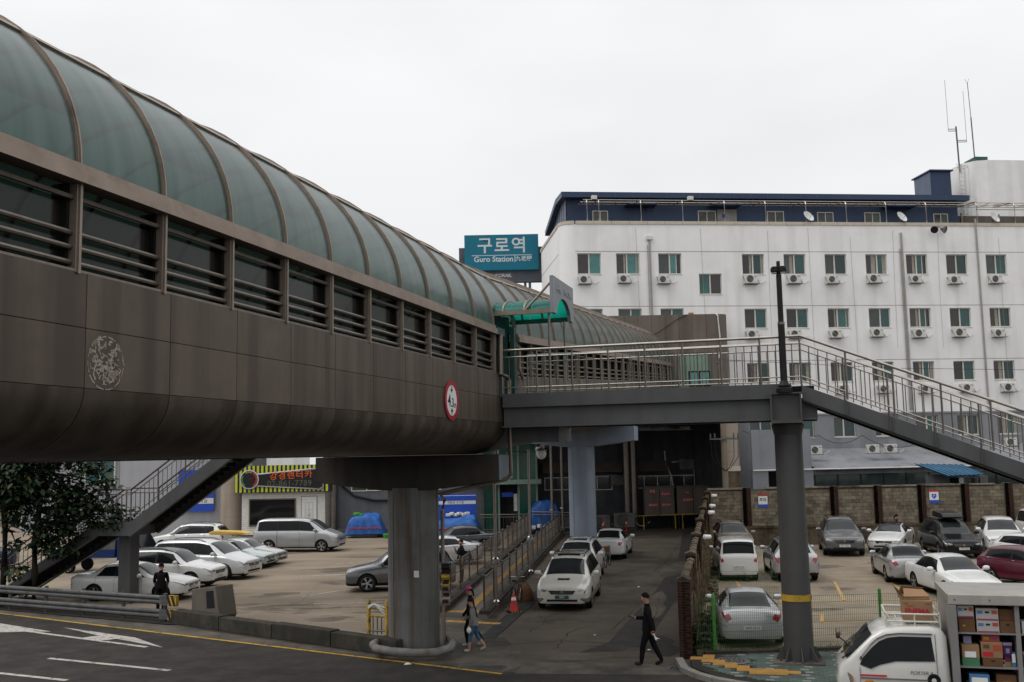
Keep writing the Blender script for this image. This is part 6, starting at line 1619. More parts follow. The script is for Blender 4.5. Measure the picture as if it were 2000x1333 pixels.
# ================================================================= vehicles
def pchip(ys):
    n = len(ys); d = [ys[i + 1] - ys[i] for i in range(n - 1)]
    m = [0.0] * n
    m[0] = d[0]; m[-1] = d[-1]
    for i in range(1, n - 1):
        m[i] = 0.0 if d[i - 1] * d[i] <= 0 else 2 * d[i - 1] * d[i] / (d[i - 1] + d[i])
    def f(s):
        s = min(max(s, 0.0), n - 1 - 1e-9); i = int(s); t = s - i
        h00 = 2 * t ** 3 - 3 * t ** 2 + 1; h10 = t ** 3 - 2 * t ** 2 + t; h01 = -2 * t ** 3 + 3 * t ** 2; h11 = t ** 3 - t ** 2
        return h00 * ys[i] + h10 * m[i] + h01 * ys[i + 1] + h11 * m[i + 1]
    return f
# station: x, z bottom, z shoulder, z top, half width, shoulder half width, top half width
SPEC = {}
SPEC['sedan'] = dict(L=4.75, R=0.325, ax=(0.93, 3.68), st=[
    (0.00, .32, .56, .64, .60, .55, .42), (0.04, .25, .62, .70, .76, .72, .55), (0.22, .21, .69, .77, .87, .80, .62), (0.70, .20, .79, .87, .905, .83, .64), (1.28, .20, .87, .97, .91, .84, .68),
    (2.08, .20, .92, 1.39, .91, .85, .57), (2.75, .20, .94, 1.455, .91, .85, .57), (3.35, .20, .95, 1.41, .91, .84, .56), (4.02, .20, .97, 1.06, .90, .80, .62), (4.50, .24, .97, 1.04, .87, .79, .62), (4.69, .28, .90, .99, .80, .74, .58), (4.75, .36, .72, .82, .66, .60, .48)],
    ws=(4.12, 4.97), rw=(7.08, 7.95), side=[(4.42, 5.05, 6.12, 6.12), (6.22, 6.22, 7.38, 7.0), ], seams=(4.55, 6.17, 7.42), head=(0.95, 2.55), tail=(8.95, 10.35))
SPEC['coupe'] = dict(L=4.55, R=0.325, ax=(0.92, 3.58), st=[
    (0.00, .32, .56, .64, .60, .55, .42), (0.04, .25, .63, .70, .76, .72, .55), (0.22, .21, .71, .78, .87, .80, .62), (0.70, .20, .81, .88, .90, .83, .64), (1.25, .20, .89, .98, .905, .84, .68),
    (2.05, .20, .94, 1.36, .905, .84, .55), (2.65, .20, .97, 1.43, .905, .84, .55), (3.20, .20, 1.0, 1.38, .905, .84, .53), (4.05, .20, 1.02, 1.08, .89, .78, .60), (4.35, .24, 1.0, 1.06, .86, .77, .60), (4.50, .28, .92, 1.0, .80, .73, .56), (4.55, .38, .74, .84, .66, .60, .48)],
    ws=(4.12, 4.97), rw=(7.05, 7.95), side=[(4.42, 5.05, 6.05, 6.05), (6.15, 6.15, 7.55, 6.9)], seams=(4.55, 6.1, 7.4), head=(0.95, 2.7), tail=(8.7, 10.35))
SPEC['suv'] = dict(L=4.60, R=0.37, ax=(0.92, 3.62), st=[
    (0.00, .36, .70, .80, .66, .60, .46), (0.04, .28, .78, .87, .80, .74, .58), (0.20, .25, .87, .94, .89, .82, .64), (0.65, .24, .97, 1.03, .925, .85, .66), (1.10, .24, 1.03, 1.12, .93, .86, .70),
    (1.85, .24, 1.07, 1.60, .93, .87, .60), (2.60, .24, 1.09, 1.70, .93, .87, .61), (3.70, .24, 1.11, 1.67, .93, .86, .59), (4.15, .25, 1.12, 1.55, .92, .85, .56), (4.45, .28, 1.10, 1.17, .91, .84, .64), (4.57, .33, .98, 1.05, .86, .80, .62), (4.60, .42, .80, .88, .74, .68, .54)],
    ws=(4.12, 4.97), rw=(8.05, 8.9), side=[(4.38, 5.05, 5.85, 5.85), (5.95, 5.95, 6.75, 6.75), (6.85, 6.85, 7.8, 7.5)], seams=(4.5, 5.9, 6.8), head=(0.95, 2.5), tail=(9.0, 10.5), clad=True, rails=True)
SPEC['minivan'] = dict(L=4.95, R=0.345, ax=(0.98, 3.98), st=[
    (0.00, .34, .64, .74, .66, .60, .46), (0.04, .26, .72, .82, .82, .76, .60), (0.22, .22, .82, .90, .91, .84, .66), (0.60, .21, .93, 1.0, .945, .87, .68), (0.98, .21, 1.02, 1.12, .955, .88, .72),
    (1.85, .21, 1.07, 1.63, .955, .88, .64), (2.70, .21, 1.09, 1.745, .955, .88, .65), (4.10, .21, 1.10, 1.72, .955, .87, .64), (4.62, .23, 1.11, 1.60, .94, .86, .60), (4.84, .26, 1.08, 1.16, .92, .85, .66), (4.93, .32, .95, 1.03, .86, .80, .62), (4.95, .42, .78, .86, .74, .68, .54)],
    ws=(4.12, 4.97), rw=(8.05, 8.9), side=[(4.38, 5.05, 5.75, 5.75), (5.85, 5.85, 6.6, 6.6), (6.7, 6.7, 7.75, 7.6)], seams=(4.5, 5.8, 6.65), head=(0.95, 2.4), tail=(8.6, 10.4), rails=True)
SPEC['van'] = dict(L=5.12, R=0.35, ax=(0.95, 4.12), st=[
    (0.00, .36, .70, .80, .66, .60, .46), (0.04, .28, .80, .92, .84, .78, .62), (0.22, .24, .92, 1.02, .92, .85, .68), (0.50, .22, 1.05, 1.13, .95, .88, .70), (0.78, .22, 1.12, 1.24, .96, .89, .74),
    (1.75, .22, 1.18, 1.82, .96, .90, .70), (2.60, .22, 1.20, 1.92, .96, .90, .72), (4.30, .22, 1.20, 1.92, .96, .90, .72), (4.85, .23, 1.20, 1.84, .95, .89, .70), (5.02, .26, 1.16, 1.40, .94, .88, .72), (5.10, .32, 1.02, 1.12, .90, .84, .66), (5.12, .42, .84, .92, .80, .74, .58)],
    ws=(4.12, 4.97), rw=(8.1, 8.95), side=[(4.45, 5.05, 5.6, 5.6), (5.72, 5.72, 6.55, 6.55), (6.6, 6.6, 7.85, 7.8)], seams=(4.6, 5.66, 6.57), head=(0.95, 2.5), tail=(8.6, 10.3))
SPEC['box'] = dict(L=3.60, R=0.30, ax=(0.62, 3.10), st=[
    (0.00, .34, .74, .84, .62, .56, .44), (0.04, .26, .82, .92, .74, .68, .54), (0.16, .22, .92, 1.0, .785, .72, .58), (0.40, .21, 1.0, 1.07, .795, .735, .60), (0.68, .21, 1.05, 1.15, .80, .74, .64),
    (1.25, .21, 1.07, 1.62, .80, .75, .64), (1.90, .21, 1.08, 1.71, .80, .755, .66), (3.05, .21, 1.09, 1.70, .80, .755, .66), (3.45, .22, 1.09, 1.62, .795, .75, .64), (3.54, .24, 1.04, 1.12, .79, .745, .66), (3.585, .28, .92, 1.0, .77, .72, .62), (3.60, .36, .76, .84, .70, .65, .55)],
    ws=(4.12, 4.97), rw=(8.05, 8.92), side=[(4.4, 5.05, 5.9, 5.9), (6.0, 6.0, 7.2, 7.2), (7.3, 7.3, 7.85, 7.8)], seams=(4.5, 5.95, 7.25), head=(0.95, 2.4), tail=(8.75, 10.3))
SPEC['hatch'] = dict(L=3.75, R=0.30, ax=(0.72, 3.10), st=[
    (0.00, .34, .62, .70, .60, .54, .42), (0.04, .26, .70, .78, .72, .67, .52), (0.18, .22, .79, .86, .775, .72, .58), (0.50, .21, .89, .95, .795, .735, .60), (0.85, .21, .95, 1.04, .80, .74, .63),
    (1.50, .21, .98, 1.42, .80, .75, .56), (2.10, .21, 1.0, 1.50, .80, .75, .57), (3.0, .21, 1.03, 1.46, .80, .745, .55), (3.45, .22, 1.05, 1.33, .79, .735, .52), (3.64, .25, 1.02, 1.08, .775, .72, .58), (3.73, .3, .9, .97, .74, .69, .54), (3.75, .38, .74, .82, .66, .6, .5)],
    ws=(4.12, 4.97), rw=(8.05, 8.9), side=[(4.4, 5.05, 6.0, 6.0), (6.1, 6.1, 7.6, 7.3)], seams=(4.5, 6.05, 7.4), head=(0.95, 2.7), tail=(8.5, 10.2))

class Car:
    def __init__(s, kind):
        s.sp = SPEC[kind]; st = s.sp['st']
        s.f = [pchip([a[k] for a in st]) for k in range(7)]
        s.n = len(st); s.L = s.sp['L']; s.kind = kind; s.me = {}
    def ring(s, q):
        x, zb, zs_, zt, w, wsh, wt = [f(q) for f in s.f]
        zr = zt - min(0.10, 0.42 * (zt - zs_))
        mid = 0.42
        return x, [(0, zb), (0.78 * w, zb), (0.955 * w, zb + 0.07), (w, zb + 0.45 * (zs_ - zb)), (0.975 * w, zs_ - 0.12 * (zs_ - zb)), (wsh, zs_), (wsh + (wt - wsh) * 0.42, zs_ + (zr - zs_) * 0.5), (wt, zr), (0.80 * wt, zt - 0.028 * min(1, (zt - zs_) / 0.2)), (0, zt)]
    def S(s, q, t):
        x, c = s.ring(q)
        t = min(max(t, 0), 9 - 1e-9); i = int(t); u = t - i
        p0 = c[i - 1] if i > 0 else (-c[1][0], c[1][1]); p1 = c[i]; p2 = c[i + 1]; p3 = c[i + 2] if i + 2 < 10 else (-c[8][0], c[8][1])
        def cr(a, b, c_, d):
            return 0.5 * (2 * b + (c_ - a) * u + (2 * a - 5 * b + 4 * c_ - d) * u * u + (3 * b - a - 3 * c_ + d) * u ** 3)
        return Vector((s.L / 2 - x, cr(p0[0], p1[0], p2[0], p3[0]), cr(p0[1], p1[1], p2[1], p3[1])))
    def N(s, q, t):
        e = 0.02
        a = s.S(q + e, t) - s.S(q - e, t); b = s.S(q, t + e) - s.S(q, t - e)
        n = a.cross(b)
        if n.length < 1e-9: return Vector((0, 0, 1))
        n.normalize()
        return n
    def patch(s, sides, corner, nu=8, nv=6, off=0.006):
        """corner(u, v) -> (q, t)"""
        m = MB()
        for sd_ in sides:
            def fn(u, v):
                q, t = corner(u, v)
                p = s.S(q, t) + s.N(q, t) * off
                return (p.x, p.y * sd_, p.z)
            m.grid(fn, nu, nv)
        return m
    def body(s):
        if 'body' in s.me: return s.me['body']
        bm = bmesh.new()
        nq = (s.n - 1) * 5; nt_ = 27
        rows = []
        for i in range(nq + 1):
            q = i * (s.n - 1) / nq; row = []
            pts = [s.S(q, 9 * j / nt_) for j in range(nt_ + 1)]
            full = [(p.x, p.y, p.z) for p in pts] + [(p.x, -p.y, p.z) for p in reversed(pts[1:-1])]
            rows.append([bm.verts.new(p) for p in full])
        k = len(rows[0])
        for i in range(nq):
            for j in range(k): bm.faces.new((rows[i][j], rows[i][(j + 1) % k], rows[i + 1][(j + 1) % k], rows[i + 1][j]))
        for row in (rows[0], rows[-1]):
            c = sum((v.co for v in row), Vector()) / k
            cv = bm.verts.new(c)
            for j in range(k): bm.faces.new((row[j], row[(j + 1) % k], cv))
        bmesh.ops.recalc_face_normals(bm, faces=bm.faces)
        me = bpy.data.meshes.new('body'); bm.to_mesh(me); bm.free()
        ob = bpy.data.objects.new('tmp_body', me); TMP.collection.objects.link(ob)
        cut = MB(); R_ = s.sp['R'] + 0.055
        for ax_ in s.sp['ax']:
            for sd_ in (-1, 1):
                y0, y1 = sd_ * 0.60, sd_ * 1.2
                cut.lathe([(R_, y0), (R_, y1)], (s.L / 2 - ax_, 0, s.sp['R']), n=28, axis='Y')
        cme = cut.mesh('cut', PLAS); cob = bpy.data.objects.new('tmp_cut', cme); TMP.collection.objects.link(cob)
        md = ob.modifiers.new('b', 'BOOLEAN'); md.operation = 'DIFFERENCE'; md.solver = 'EXACT'; md.object = cob
        out = evaluated(ob)
        out.name = 'body'
        bpy.data.objects.remove(ob); bpy.data.objects.remove(cob)
        out.materials.clear(); out.materials.append(BUILDW); out.materials.append(PLAS)
        for p in out.polygons:
            p.use_smooth = True
            c = p.center
            inarch = any(math.hypot(c.x - (s.L / 2 - a), c.z - s.sp['R']) < R_ - 0.004 for a in s.sp['ax']) and abs(c.y) > 0.55
            onarch = any(abs(math.hypot(c.x - (s.L / 2 - a), c.z - s.sp['R']) - R_) < 0.012 for a in s.sp['ax']) and abs(p.normal.y) < 0.3 and abs(c.y) > 0.58
            low = s.sp.get('clad') and c.z < 0.40
            p.material_index = 1 if (inarch or onarch or low or (p.normal.z < -0.7 and c.z < 0.45)) else 0
        out.set_sharp_from_angle(angle=rad(32))
        s.me['body'] = out
        return out
    def get(s, key, fn):
        if key not in s.me: s.me[key] = fn()
        return s.me[key]
CARS = {}
def wheel_meshes(R_):
    T = MB().lathe([(R_ * .62, -0.10), (R_ * .9, -0.105), (R_ * .985, -0.085), (R_, -0.04), (R_, 0.04), (R_ * .985, 0.085), (R_ * .9, 0.105), (R_ * .62, 0.10)], n=28, axis='Y').mesh('tyre', RUBBER, smooth=True)
    m = MB()
    m.lathe([(R_ * .60, -0.09), (R_ * .66, -0.10), (R_ * .68, -0.095), (R_ * .68, 0.095), (R_ * .66, 0.10), (R_ * .60, 0.085), (R_ * .58, 0.03), (R_ * .14, 0.02)], n=28, axis='Y')
    rim = m.mesh('rim', PLAS, smooth=True)
    m = MB()
    m.lathe([(R_ * .60, 0.088), (R_ * .67, 0.103), (R_ * .69, 0.098), (R_ * .60, 0.08)], n=28, axis='Y')
    for k in range(5):
        a = 2 * math.pi * k / 5
        for da in (-0.13, 0.13):
            m.bar((R_ * .12 * math.cos(a), 0.085, R_ * .12 * math.sin(a)), (R_ * .63 * math.cos(a + da), 0.09, R_ * .63 * math.sin(a + da)), 0.032, 0.03, up=(0, 1, 0))
    m.lathe([(0.001, 0.105), (R_ * .16, 0.10), (R_ * .17, 0.06)], n=12, axis='Y')
    return T, rim, m.mesh('spokes', ALLOY)
WM = {}
PAINT = {}
def paint(nm, c, metal=0.0, rough=0.24):
    if nm not in PAINT: PAINT[nm] = pm('paint ' + nm, c, rough, metal, var=0.03, scale=1.5, coat=0.8 if c[0] > 0.03 else 0.25, spec=0.4 if c[0] > 0.03 else 0.2)
    return PAINT[nm]
PW = paint('white', (0.60, 0.60, 0.585)); PSILV = paint('silver', (0.36, 0.365, 0.37), 0.45); PSILL = paint('light silver', (0.50, 0.505, 0.51), 0.3)
PGREY = paint('mid grey', (0.115, 0.118, 0.124), 0.4); PDARK = paint('dark grey', (0.045, 0.047, 0.052), 0.3); PBLACK = paint('black', (0.008, 0.008, 0.009), 0.0, 0.2)
PMAROON = paint('maroon', (0.085, 0.005, 0.020), 0.2); PPGREEN = paint('pale green', (0.36, 0.42, 0.40), 0.3); PIVORY = paint('ivory', (0.56, 0.54, 0.485)); PTAUPE = paint('taupe', (0.20, 0.175, 0.145), 0.2)
PNAVY = paint('dark blue', (0.02, 0.03, 0.07), 0.3)
def car(kind, mat, at, yaw, label, plate='12가 3456', group=None, plate_mat=None, cat='car', extra=(), ws_mat=None, name='parked_car', two_tone=None, scale=1.0, grille=True):
    """at = ground point under the middle of the car, yaw = heading in degrees (0 = +X)"""
    if kind not in CARS: CARS[kind] = Car(kind)
    c = CARS[kind]; sp = c.sp
    e = empty(name, (at[0], at[1], 0.006), rad(yaw), label, cat, group)
    if scale != 1.0: e.scale = (scale,) * 3
    bo = link('body', c.body(), e)
    bo.material_slots[0].link = 'OBJECT'; bo.material_slots[0].material = mat
    # glass
    q0, q1 = sp['ws']
    link('windscreen', c.get('ws', lambda: c.patch((1, -1), lambda u, v: (q0 + (q1 - q0) * u, 7.28 + 1.72 * v)).mesh('windscreen', CARGL2, smooth=True)), e, mat=ws_mat)
    r0, r1 = sp['rw']
    link('rear_window', c.get('rw', lambda: c.patch((1, -1), lambda u, v: (r0 + (r1 - r0) * u, 7.35 + 1.65 * v)).mesh('rear_window', CARGL, smooth=True)), e)
    for i, (a0, a1, b0, b1) in enumerate(sp['side']):
        for sd_ in (1, -1):
            def mk(sd_=sd_):
                def cf(u, v):
                    l = a0 + (a1 - a0) * v; r = b0 + (b1 - b0) * v
                    return (l + (r - l) * u, 5.22 + 1.55 * v)
                return c.patch((sd_,), cf).mesh('side_window', CARGL, smooth=True)
            link('side_window', c.get('sw%d%d' % (i, sd_), mk), e)
    for sd_ in (1, -1):
        h0, h1 = sp['head']
        link('headlight', c.get('hl%d' % sd_, lambda: c.patch((sd_,), lambda u, v: (h0 * 0.75 + (h1 - h0 * 0.75) * u, 3.7 + 1.2 * v * (1 - 0.6 * u) + 0.75 * u)).mesh('headlight', LAMPC, smooth=True)), e)
        link('headlight_lens', c.get('hf%d' % sd_, lambda: c.patch((sd_,), lambda u, v: (0.12 + 0.86 * u, 5.0 + (2.0 - 0.7 * u) * v), 6, 6, 0.007).mesh('headlight_lens', LAMPC, smooth=True)), e)
        t0, t1 = sp['tail']
        link('taillight', c.get('tl%d' % sd_, lambda: c.patch((sd_,), lambda u, v: (t0 + 0.25 + (t1 + 0.25 - t0) * u, 4.02 + 0.30 * (1 - u) + (0.98 - 0.30 * (1 - u)) * v)).mesh('taillight', LAMPR, smooth=True)), e)
        link('taillight_lens', c.get('tf%d' % sd_, lambda: c.patch((sd_,), lambda u, v: (c.n - 1.95 + 0.78 * u, 4.98 + 1.55 * v), 6, 6, 0.007).mesh('taillight_lens', LAMPR, smooth=True)), e)
        def mir():
            q = 4.55; p = c.S(q, 5.0)
            m = MB(); m.lathe([(0.01, -0.12), (0.06, -0.11), (0.085, -0.04), (0.085, 0.05), (0.06, 0.10), (0.01, 0.11)], (p.x - 0.06, sd_ * (p.y + 0.17), p.z + 0.10), n=12, axis='Y')
            m.v = [(x if abs(y) < 0 else x, y, z) for x, y, z in m.v]
            m.bar((p.x - 0.05, sd_ * (p.y - 0.02), p.z + 0.03), (p.x - 0.05, sd_ * (p.y + 0.12), p.z + 0.08), 0.05, 0.04)
            return m.mesh('mirror', BUILDW, smooth=True)
        link('mirror', c.get('mi%d' % sd_, mir), e, mat=mat)
        for i, q in enumerate(sp['seams']):
            if i < 2: link('door_handle', c.get('dh%d%d' % (i, sd_), lambda: c.patch((sd_,), lambda u, v: (sp['seams'][i + 1] - 0.22 + 0.16 * u, 4.62 + 0.14 * v), 2, 2, 0.02).mesh('door_handle', CHROME)), e)
            link('door_seam', c.get('ds%d%d' % (i, sd_), lambda: c.patch((sd_,), lambda u, v: (q - 0.006 + 0.012 * u, 2.05 + 3.0 * v), 1, 10, 0.003).mesh('door_seam', PLAS)), e)
    def seal(sd_):
        a0, a1 = sp['side'][0][0], sp['side'][0][1]; b0, b1 = sp['side'][-1][2], sp['side'][-1][3]
        def cf(u, v):
            l = a0 - 0.06 + (a1 - a0) * v; r = b0 + 0.06 + (b1 - b0) * v
            return (l + (r - l) * u, 5.14 + 1.7 * v)
        return c.patch((sd_,), cf, 24, 6, 0.003).mesh('window_seal', PLAS, smooth=True)
    for sd_ in (1, -1):
        link('window_seal', c.get('se%d' % sd_, lambda: seal(sd_)), e)
        link('sill_trim', c.get('si%d' % sd_, lambda: c.patch((sd_,), lambda u, v: (1.2 + (c.n - 3.2) * u, 1.55 + 0.5 * v), 40, 2, 0.004).mesh('sill_trim', PLAS, smooth=True)), e)
        link('bumper_seam', c.get('b1%d' % sd_, lambda: c.patch((sd_,), lambda u, v: (c.n - 2.7 + 1.65 * u, 3.30 + 0.035 * v), 12, 1, 0.004).mesh('bumper_seam', PLAS)), e)
        link('bumper_seam', c.get('b2%d' % sd_, lambda: c.patch((sd_,), lambda u, v: (0.05 + 1.9 * u, 3.34 + 0.035 * v), 12, 1, 0.004).mesh('bumper_seam', PLAS)), e)
        link('bonnet_seam', c.get('bs%d' % sd_, lambda: c.patch((sd_,), lambda u, v: (1.0 + 3.0 * u, 6.55 + 0.03 * v), 12, 1, 0.004).mesh('bonnet_seam', PLAS)), e)
    link('hatch_seam', c.get('hs', lambda: c.patch((1, -1), lambda u, v: (c.n - 1.42 + 0.012 * u, 7.0 + 2.0 * v), 1, 8, 0.004).mesh('hatch_seam', PLAS)), e)
    # nose and tail: grille, lower intake, plates
    L = c.L; st = sp['st']
    zg = (st[1][2] + st[0][2]) / 2 - 0.02
    if grille:
        def gm():
            m = MB(); x = L / 2 - 0.012; w = st[0][4] * 0.72
            m.add([(x, -w, zg + 0.05), (x, w, zg + 0.05), (x, w * .8, zg - 0.08), (x, -w * .8, zg - 0.08), (x + 0.025, -w, zg + 0.05), (x + 0.025, w, zg + 0.05), (x + 0.025, w * .8, zg - 0.08), (x + 0.025, -w * .8, zg - 0.08)], [(4, 5, 6, 7), (0, 1, 5, 4), (2, 3, 7, 6), (1, 2, 6, 5), (3, 0, 4, 7)])
            return m.mesh('grille', PLAS)
        g = link('grille', c.get('gr', gm), e)
        def gb():
            m = MB(); x = L / 2 + 0.016; w = st[0][4] * 0.7
            for k in range(3): m.b2(x, x + 0.008, -w * (1 - .06 * k), w * (1 - .06 * k), zg + 0.03 - k * 0.04, zg + 0.042 - k * 0.04)
            m.b2(x + 0.002, x + 0.012, -0.05, 0.05, zg - 0.035, zg + 0.035)
            return m.mesh('grille_bars', CHROME)
        link('grille_bars', c.get('gb', gb), g)
    link('bumper_intake', c.get('bi', lambda: MB().b2(L / 2 - 0.02, L / 2 + 0.012, -st[0][4] * .8, st[0][4] * .8, st[0][1] + 0.0, st[0][1] + 0.07).mesh('bumper_intake', PLAS)), e)
    pmx = plate_mat or PLATEW
    zp = st[0][1] + 0.15; zr_ = (st[-1][2] + st[-1][1]) / 2 + 0.02
    fp = link('number_plate', c.get('pf', lambda: MB().b2(L / 2 + 0.016, L / 2 + 0.028, -0.24, 0.24, zp - 0.055, zp + 0.055).mesh('number_plate', PLATEW)), e, mat=pmx)
    rp_ = link('number_plate', c.get('pr', lambda: MB().b2(-L / 2 - 0.028, -L / 2 - 0.004, -0.24, 0.24, zr_ - 0.055, zr_ + 0.055).mesh('number_plate', PLATEW)), e, mat=pmx)
    tm_ = WHITES if plate_mat is PLATEG else BLACKS
    lettering(plate, 0.095, tm_, fp, (L / 2 + 0.030, 0, zp), (math.pi / 2, 0, math.pi / 2), sx=0.95)
    lettering(plate, 0.095, tm_, rp_, (-L / 2 - 0.030, 0, zr_), (math.pi / 2, 0, -math.pi / 2), sx=0.95)
    # wheels
    R_ = sp['R']
    if R_ not in WM: WM[R_] = wheel_meshes(R_)
    T, rim, spk = WM[R_]
    for ax_ in sp['ax']:
        for sd_ in (1, -1):
            y = sd_ * (st[5][4] - 0.115)
            w = link('wheel', T, e, (L / 2 - ax_, y, R_), (0, random.uniform(0, 6), 0 if sd_ > 0 else math.pi))
            w.name = 'wheel'
            link('rim', rim, w); link('spokes', spk, w)
    if sp.get('rails') and 'norails' not in extra:
        for sd_ in (1, -1):
            def rrail():
                pts = []
                for k in range(9):
                    p = c.S(5.3 + 2.4 * k / 8, 7.75); pts.append((p.x, sd_ * p.y, p.z + (0.045 if 0 < k < 8 else 0.0)))
                return MB().tube(pts, 0.018, 6).mesh('roof_rail', PLAS, smooth=True)
            link('roof_rail', c.get('rr%d' % sd_, rrail), e)
    if 'sunroof' in extra:
        link('sunroof', c.get('sr', lambda: c.patch((1, -1), lambda u, v: (5.35 + 0.5 * u, 8.25 + 0.75 * v)).mesh('sunroof', CARGL, smooth=True)), e)
    if 'blackroof' in extra:
        link('black_roof', c.get('br', lambda: c.patch((1, -1), lambda u, v: (5.0 + 2.05 * u, 7.35 + 1.65 * v), 12, 5, 0.005).mesh('black_roof', PBLACK, smooth=True)), e)
    if two_tone:
        link('lower_trim', c.get('lt', lambda: c.patch((1, -1), lambda u, v: (0.02 + 10.9 * u, 1.9 + 1.0 * v), 60, 3, 0.004).mesh('lower_trim', PLAS, smooth=True)), e, mat=two_tone)
    if 'scoop' in extra:
        MB().box((L / 2 - 0.62, 0, 1.035), (0.10, 0.42, 0.03)).build('bonnet_scoop', PLAS, e)
    if 'crossbars' in extra:
        for k in range(4):
            q = 5.4 + k * 0.55; p = c.S(q, 9)
            MB().tube([(p.x, -0.55, p.z + 0.05), (p.x, 0.55, p.z + 0.05)], 0.018, 6).build('roof_bar', PLAS if k % 2 else STEELD, e)
    if 'roofbox' in extra:
        m = MB().prism_y([(-1.0, 1.80), (0.75, 1.80), (0.95, 1.88), (0.7, 2.05), (-0.9, 2.12), (-1.1, 2.0)], -0.48, 0.48); m.build('roof_box', PBLACK, e, bevel=0.06)
    if 'kayak' in extra:
        m = MB().prism_y([(-1.0, 1.74), (0.9, 1.74), (1.15, 1.80), (0.8, 1.90), (-0.8, 1.95), (-1.1, 1.85)], -0.35, 0.35); m.build('roof_box', pm('yellow roof box', (0.55, 0.36, 0.06), 0.5, var=0.1), e, bevel=0.05)
    if 'spoiler' in extra:
        MB().b2(-L / 2 + 0.02, -L / 2 + 0.2, -0.6, 0.6, st[9][3] + 0.02, st[9][3] + 0.05).build('spoiler', mat, e, bevel=0.01)
    return e
AL = math.degrees(math.atan2(30.2, 6.5))   # direction of the alley
# ---- alley
car('minivan', PIVORY, (1.98, 37.6), AL - 180 + 2, 'ivory minivan with taupe bumper and green plate facing the road in the alley', '6827', None, PLATEG, 'minivan', ('sunroof', 'scoop', 'crossbars'), two_tone=PTAUPE)
car('suv', PW, (2.72, 44.2), AL - 180 + 1, 'white suv with sunroof parked right behind the ivory minivan', '31나 4420', None, None, 'suv', ('sunroof',), two_tone=PTAUPE)
car('sedan', PW, (5.05, 53.4), AL, 'white sedan seen from behind beside the blue grey pillar', '54더 1190', None, None, 'car')
# ---- right lot
car('suv', PTAUPE, (11.45, 53.8), -90 - 5, 'taupe grey suv facing out at the left end of the block wall', '22로 7781', None, None, 'suv', scale=0.98)
car('box', PW, (9.4, 43.9), 84, 'tall white boxy small car seen from behind by the alley wall', '47루 2257', None, None, 'car', name='parked_car')
car('suv', PSILV, (11.7, 43.6), 82, 'silver suv seen from behind, half hidden by the footbridge pier', '63보 1094', None, None, 'suv')
car('suv', PGREY, (16.9, 52.9), -103, 'grey luxury suv facing out with tall dark grille before the block wall', '28서 2602', None, None, 'suv', scale=1.08)
car('coupe', PW, (19.9, 53.8), -120, 'low white coupe with black roof between grey suv and black minivan', '11오 5060', None, None, 'car', ('blackroof',))
car('minivan', PBLACK, (21.75, 51.0), -98, 'black minivan with a black roof box before the block wall', '17우 1329', None, None, 'minivan', ('roofbox',))
car('suv', PW, (24.6, 51.6), -108, 'white suv right of the black minivan', '26조 8833', None, None, 'suv', ('norails',), scale=1.03)
car('van', PW, (28.3, 53.6), -96, 'white van with green lamp at the right picture edge', '77가 1190', None, None, 'van')
car('sedan', PSILV, (15.95, 42.2), 80, 'silver sedan seen from behind in the middle of the right lot', '35허 2204', None, None, 'car')
car('sedan', PW, (15.95, 37.4), -90, 'older white sedan facing the delivery truck', '09모 3377', None, None, 'car')
car('hatch', PMAROON, (19.8, 39.2), -64, 'maroon hatchback behind the delivery truck box', '62버 4518', None, None, 'car')
car('hatch', PW, (22.9, 44.6), -70, 'small white hatchback at the right edge behind the maroon one', '15너 9926', None, None, 'car')
car('coupe', PSILL, (6.72, 30.2), 82, 'pale silver sedan with dark tail lamps just behind the green mesh fence', '20허 3310', None, None, 'car', ('norails',))
# ---- left lot
car('sedan', PW, (-15.2, 40.7), -6, 'silver white sedan nearest the guard rail behind the stair column', '33무 6120', None, None, 'car')
car('suv', PW, (-14.95, 43.9), -9, 'white suv between the silver sedan and the silver minivan', '41부 2280', None, None, 'suv', ('blackroof',))
car('minivan', paint('pearl', (0.54, 0.545, 0.55), 0.15), (-14.5, 47.3), -14, 'silver minivan with roof rails and silver bonnet in the left lot', '20구 8847', None, None, 'minivan', scale=1.02)
car('sedan', PPGREEN, (-14.5, 51.4), -12, 'pale green sedan squeezed behind the silver minivan', '서울 4410', None, PLATEG, 'car', ('kayak',), scale=0.95)
car('sedan', PSILV, (-14.2, 53.0), -14, 'silver small sedan before the rental office van', '29고 3021', None, None, 'car', scale=0.92)
car('van', PSILV, (-12.7, 59.7), -8, 'silver passenger van in front of the rental office', '70도 5525', None, None, 'van')
car('suv', PW, (-19.4, 60.6), 172, 'white suv facing left behind the stairs and the row of cars', '18수 7043', None, None, 'suv')
car('suv', PGREY, (-4.75, 42.0), 184, 'grey compact suv cut in two by the rusty pillar', '55주 6318', None, None, 'suv', scale=0.97)
car('coupe', PSILL, (-4.0, 50.9), 190, 'silver white coupe sedan with long red tail lamps beside the walkway', '32누 7165', None, None, 'car')
car('sedan', PDARK, (-3.3, 57.5), 192, 'dark grey sedan with bright window trim beside the walkway', '48라 5093', None, None, 'car')
car('sedan', PNAVY, (-28.4, 52.5), 200, 'dark car behind the tree at the left picture edge', '66하 1207', None, None, 'car')
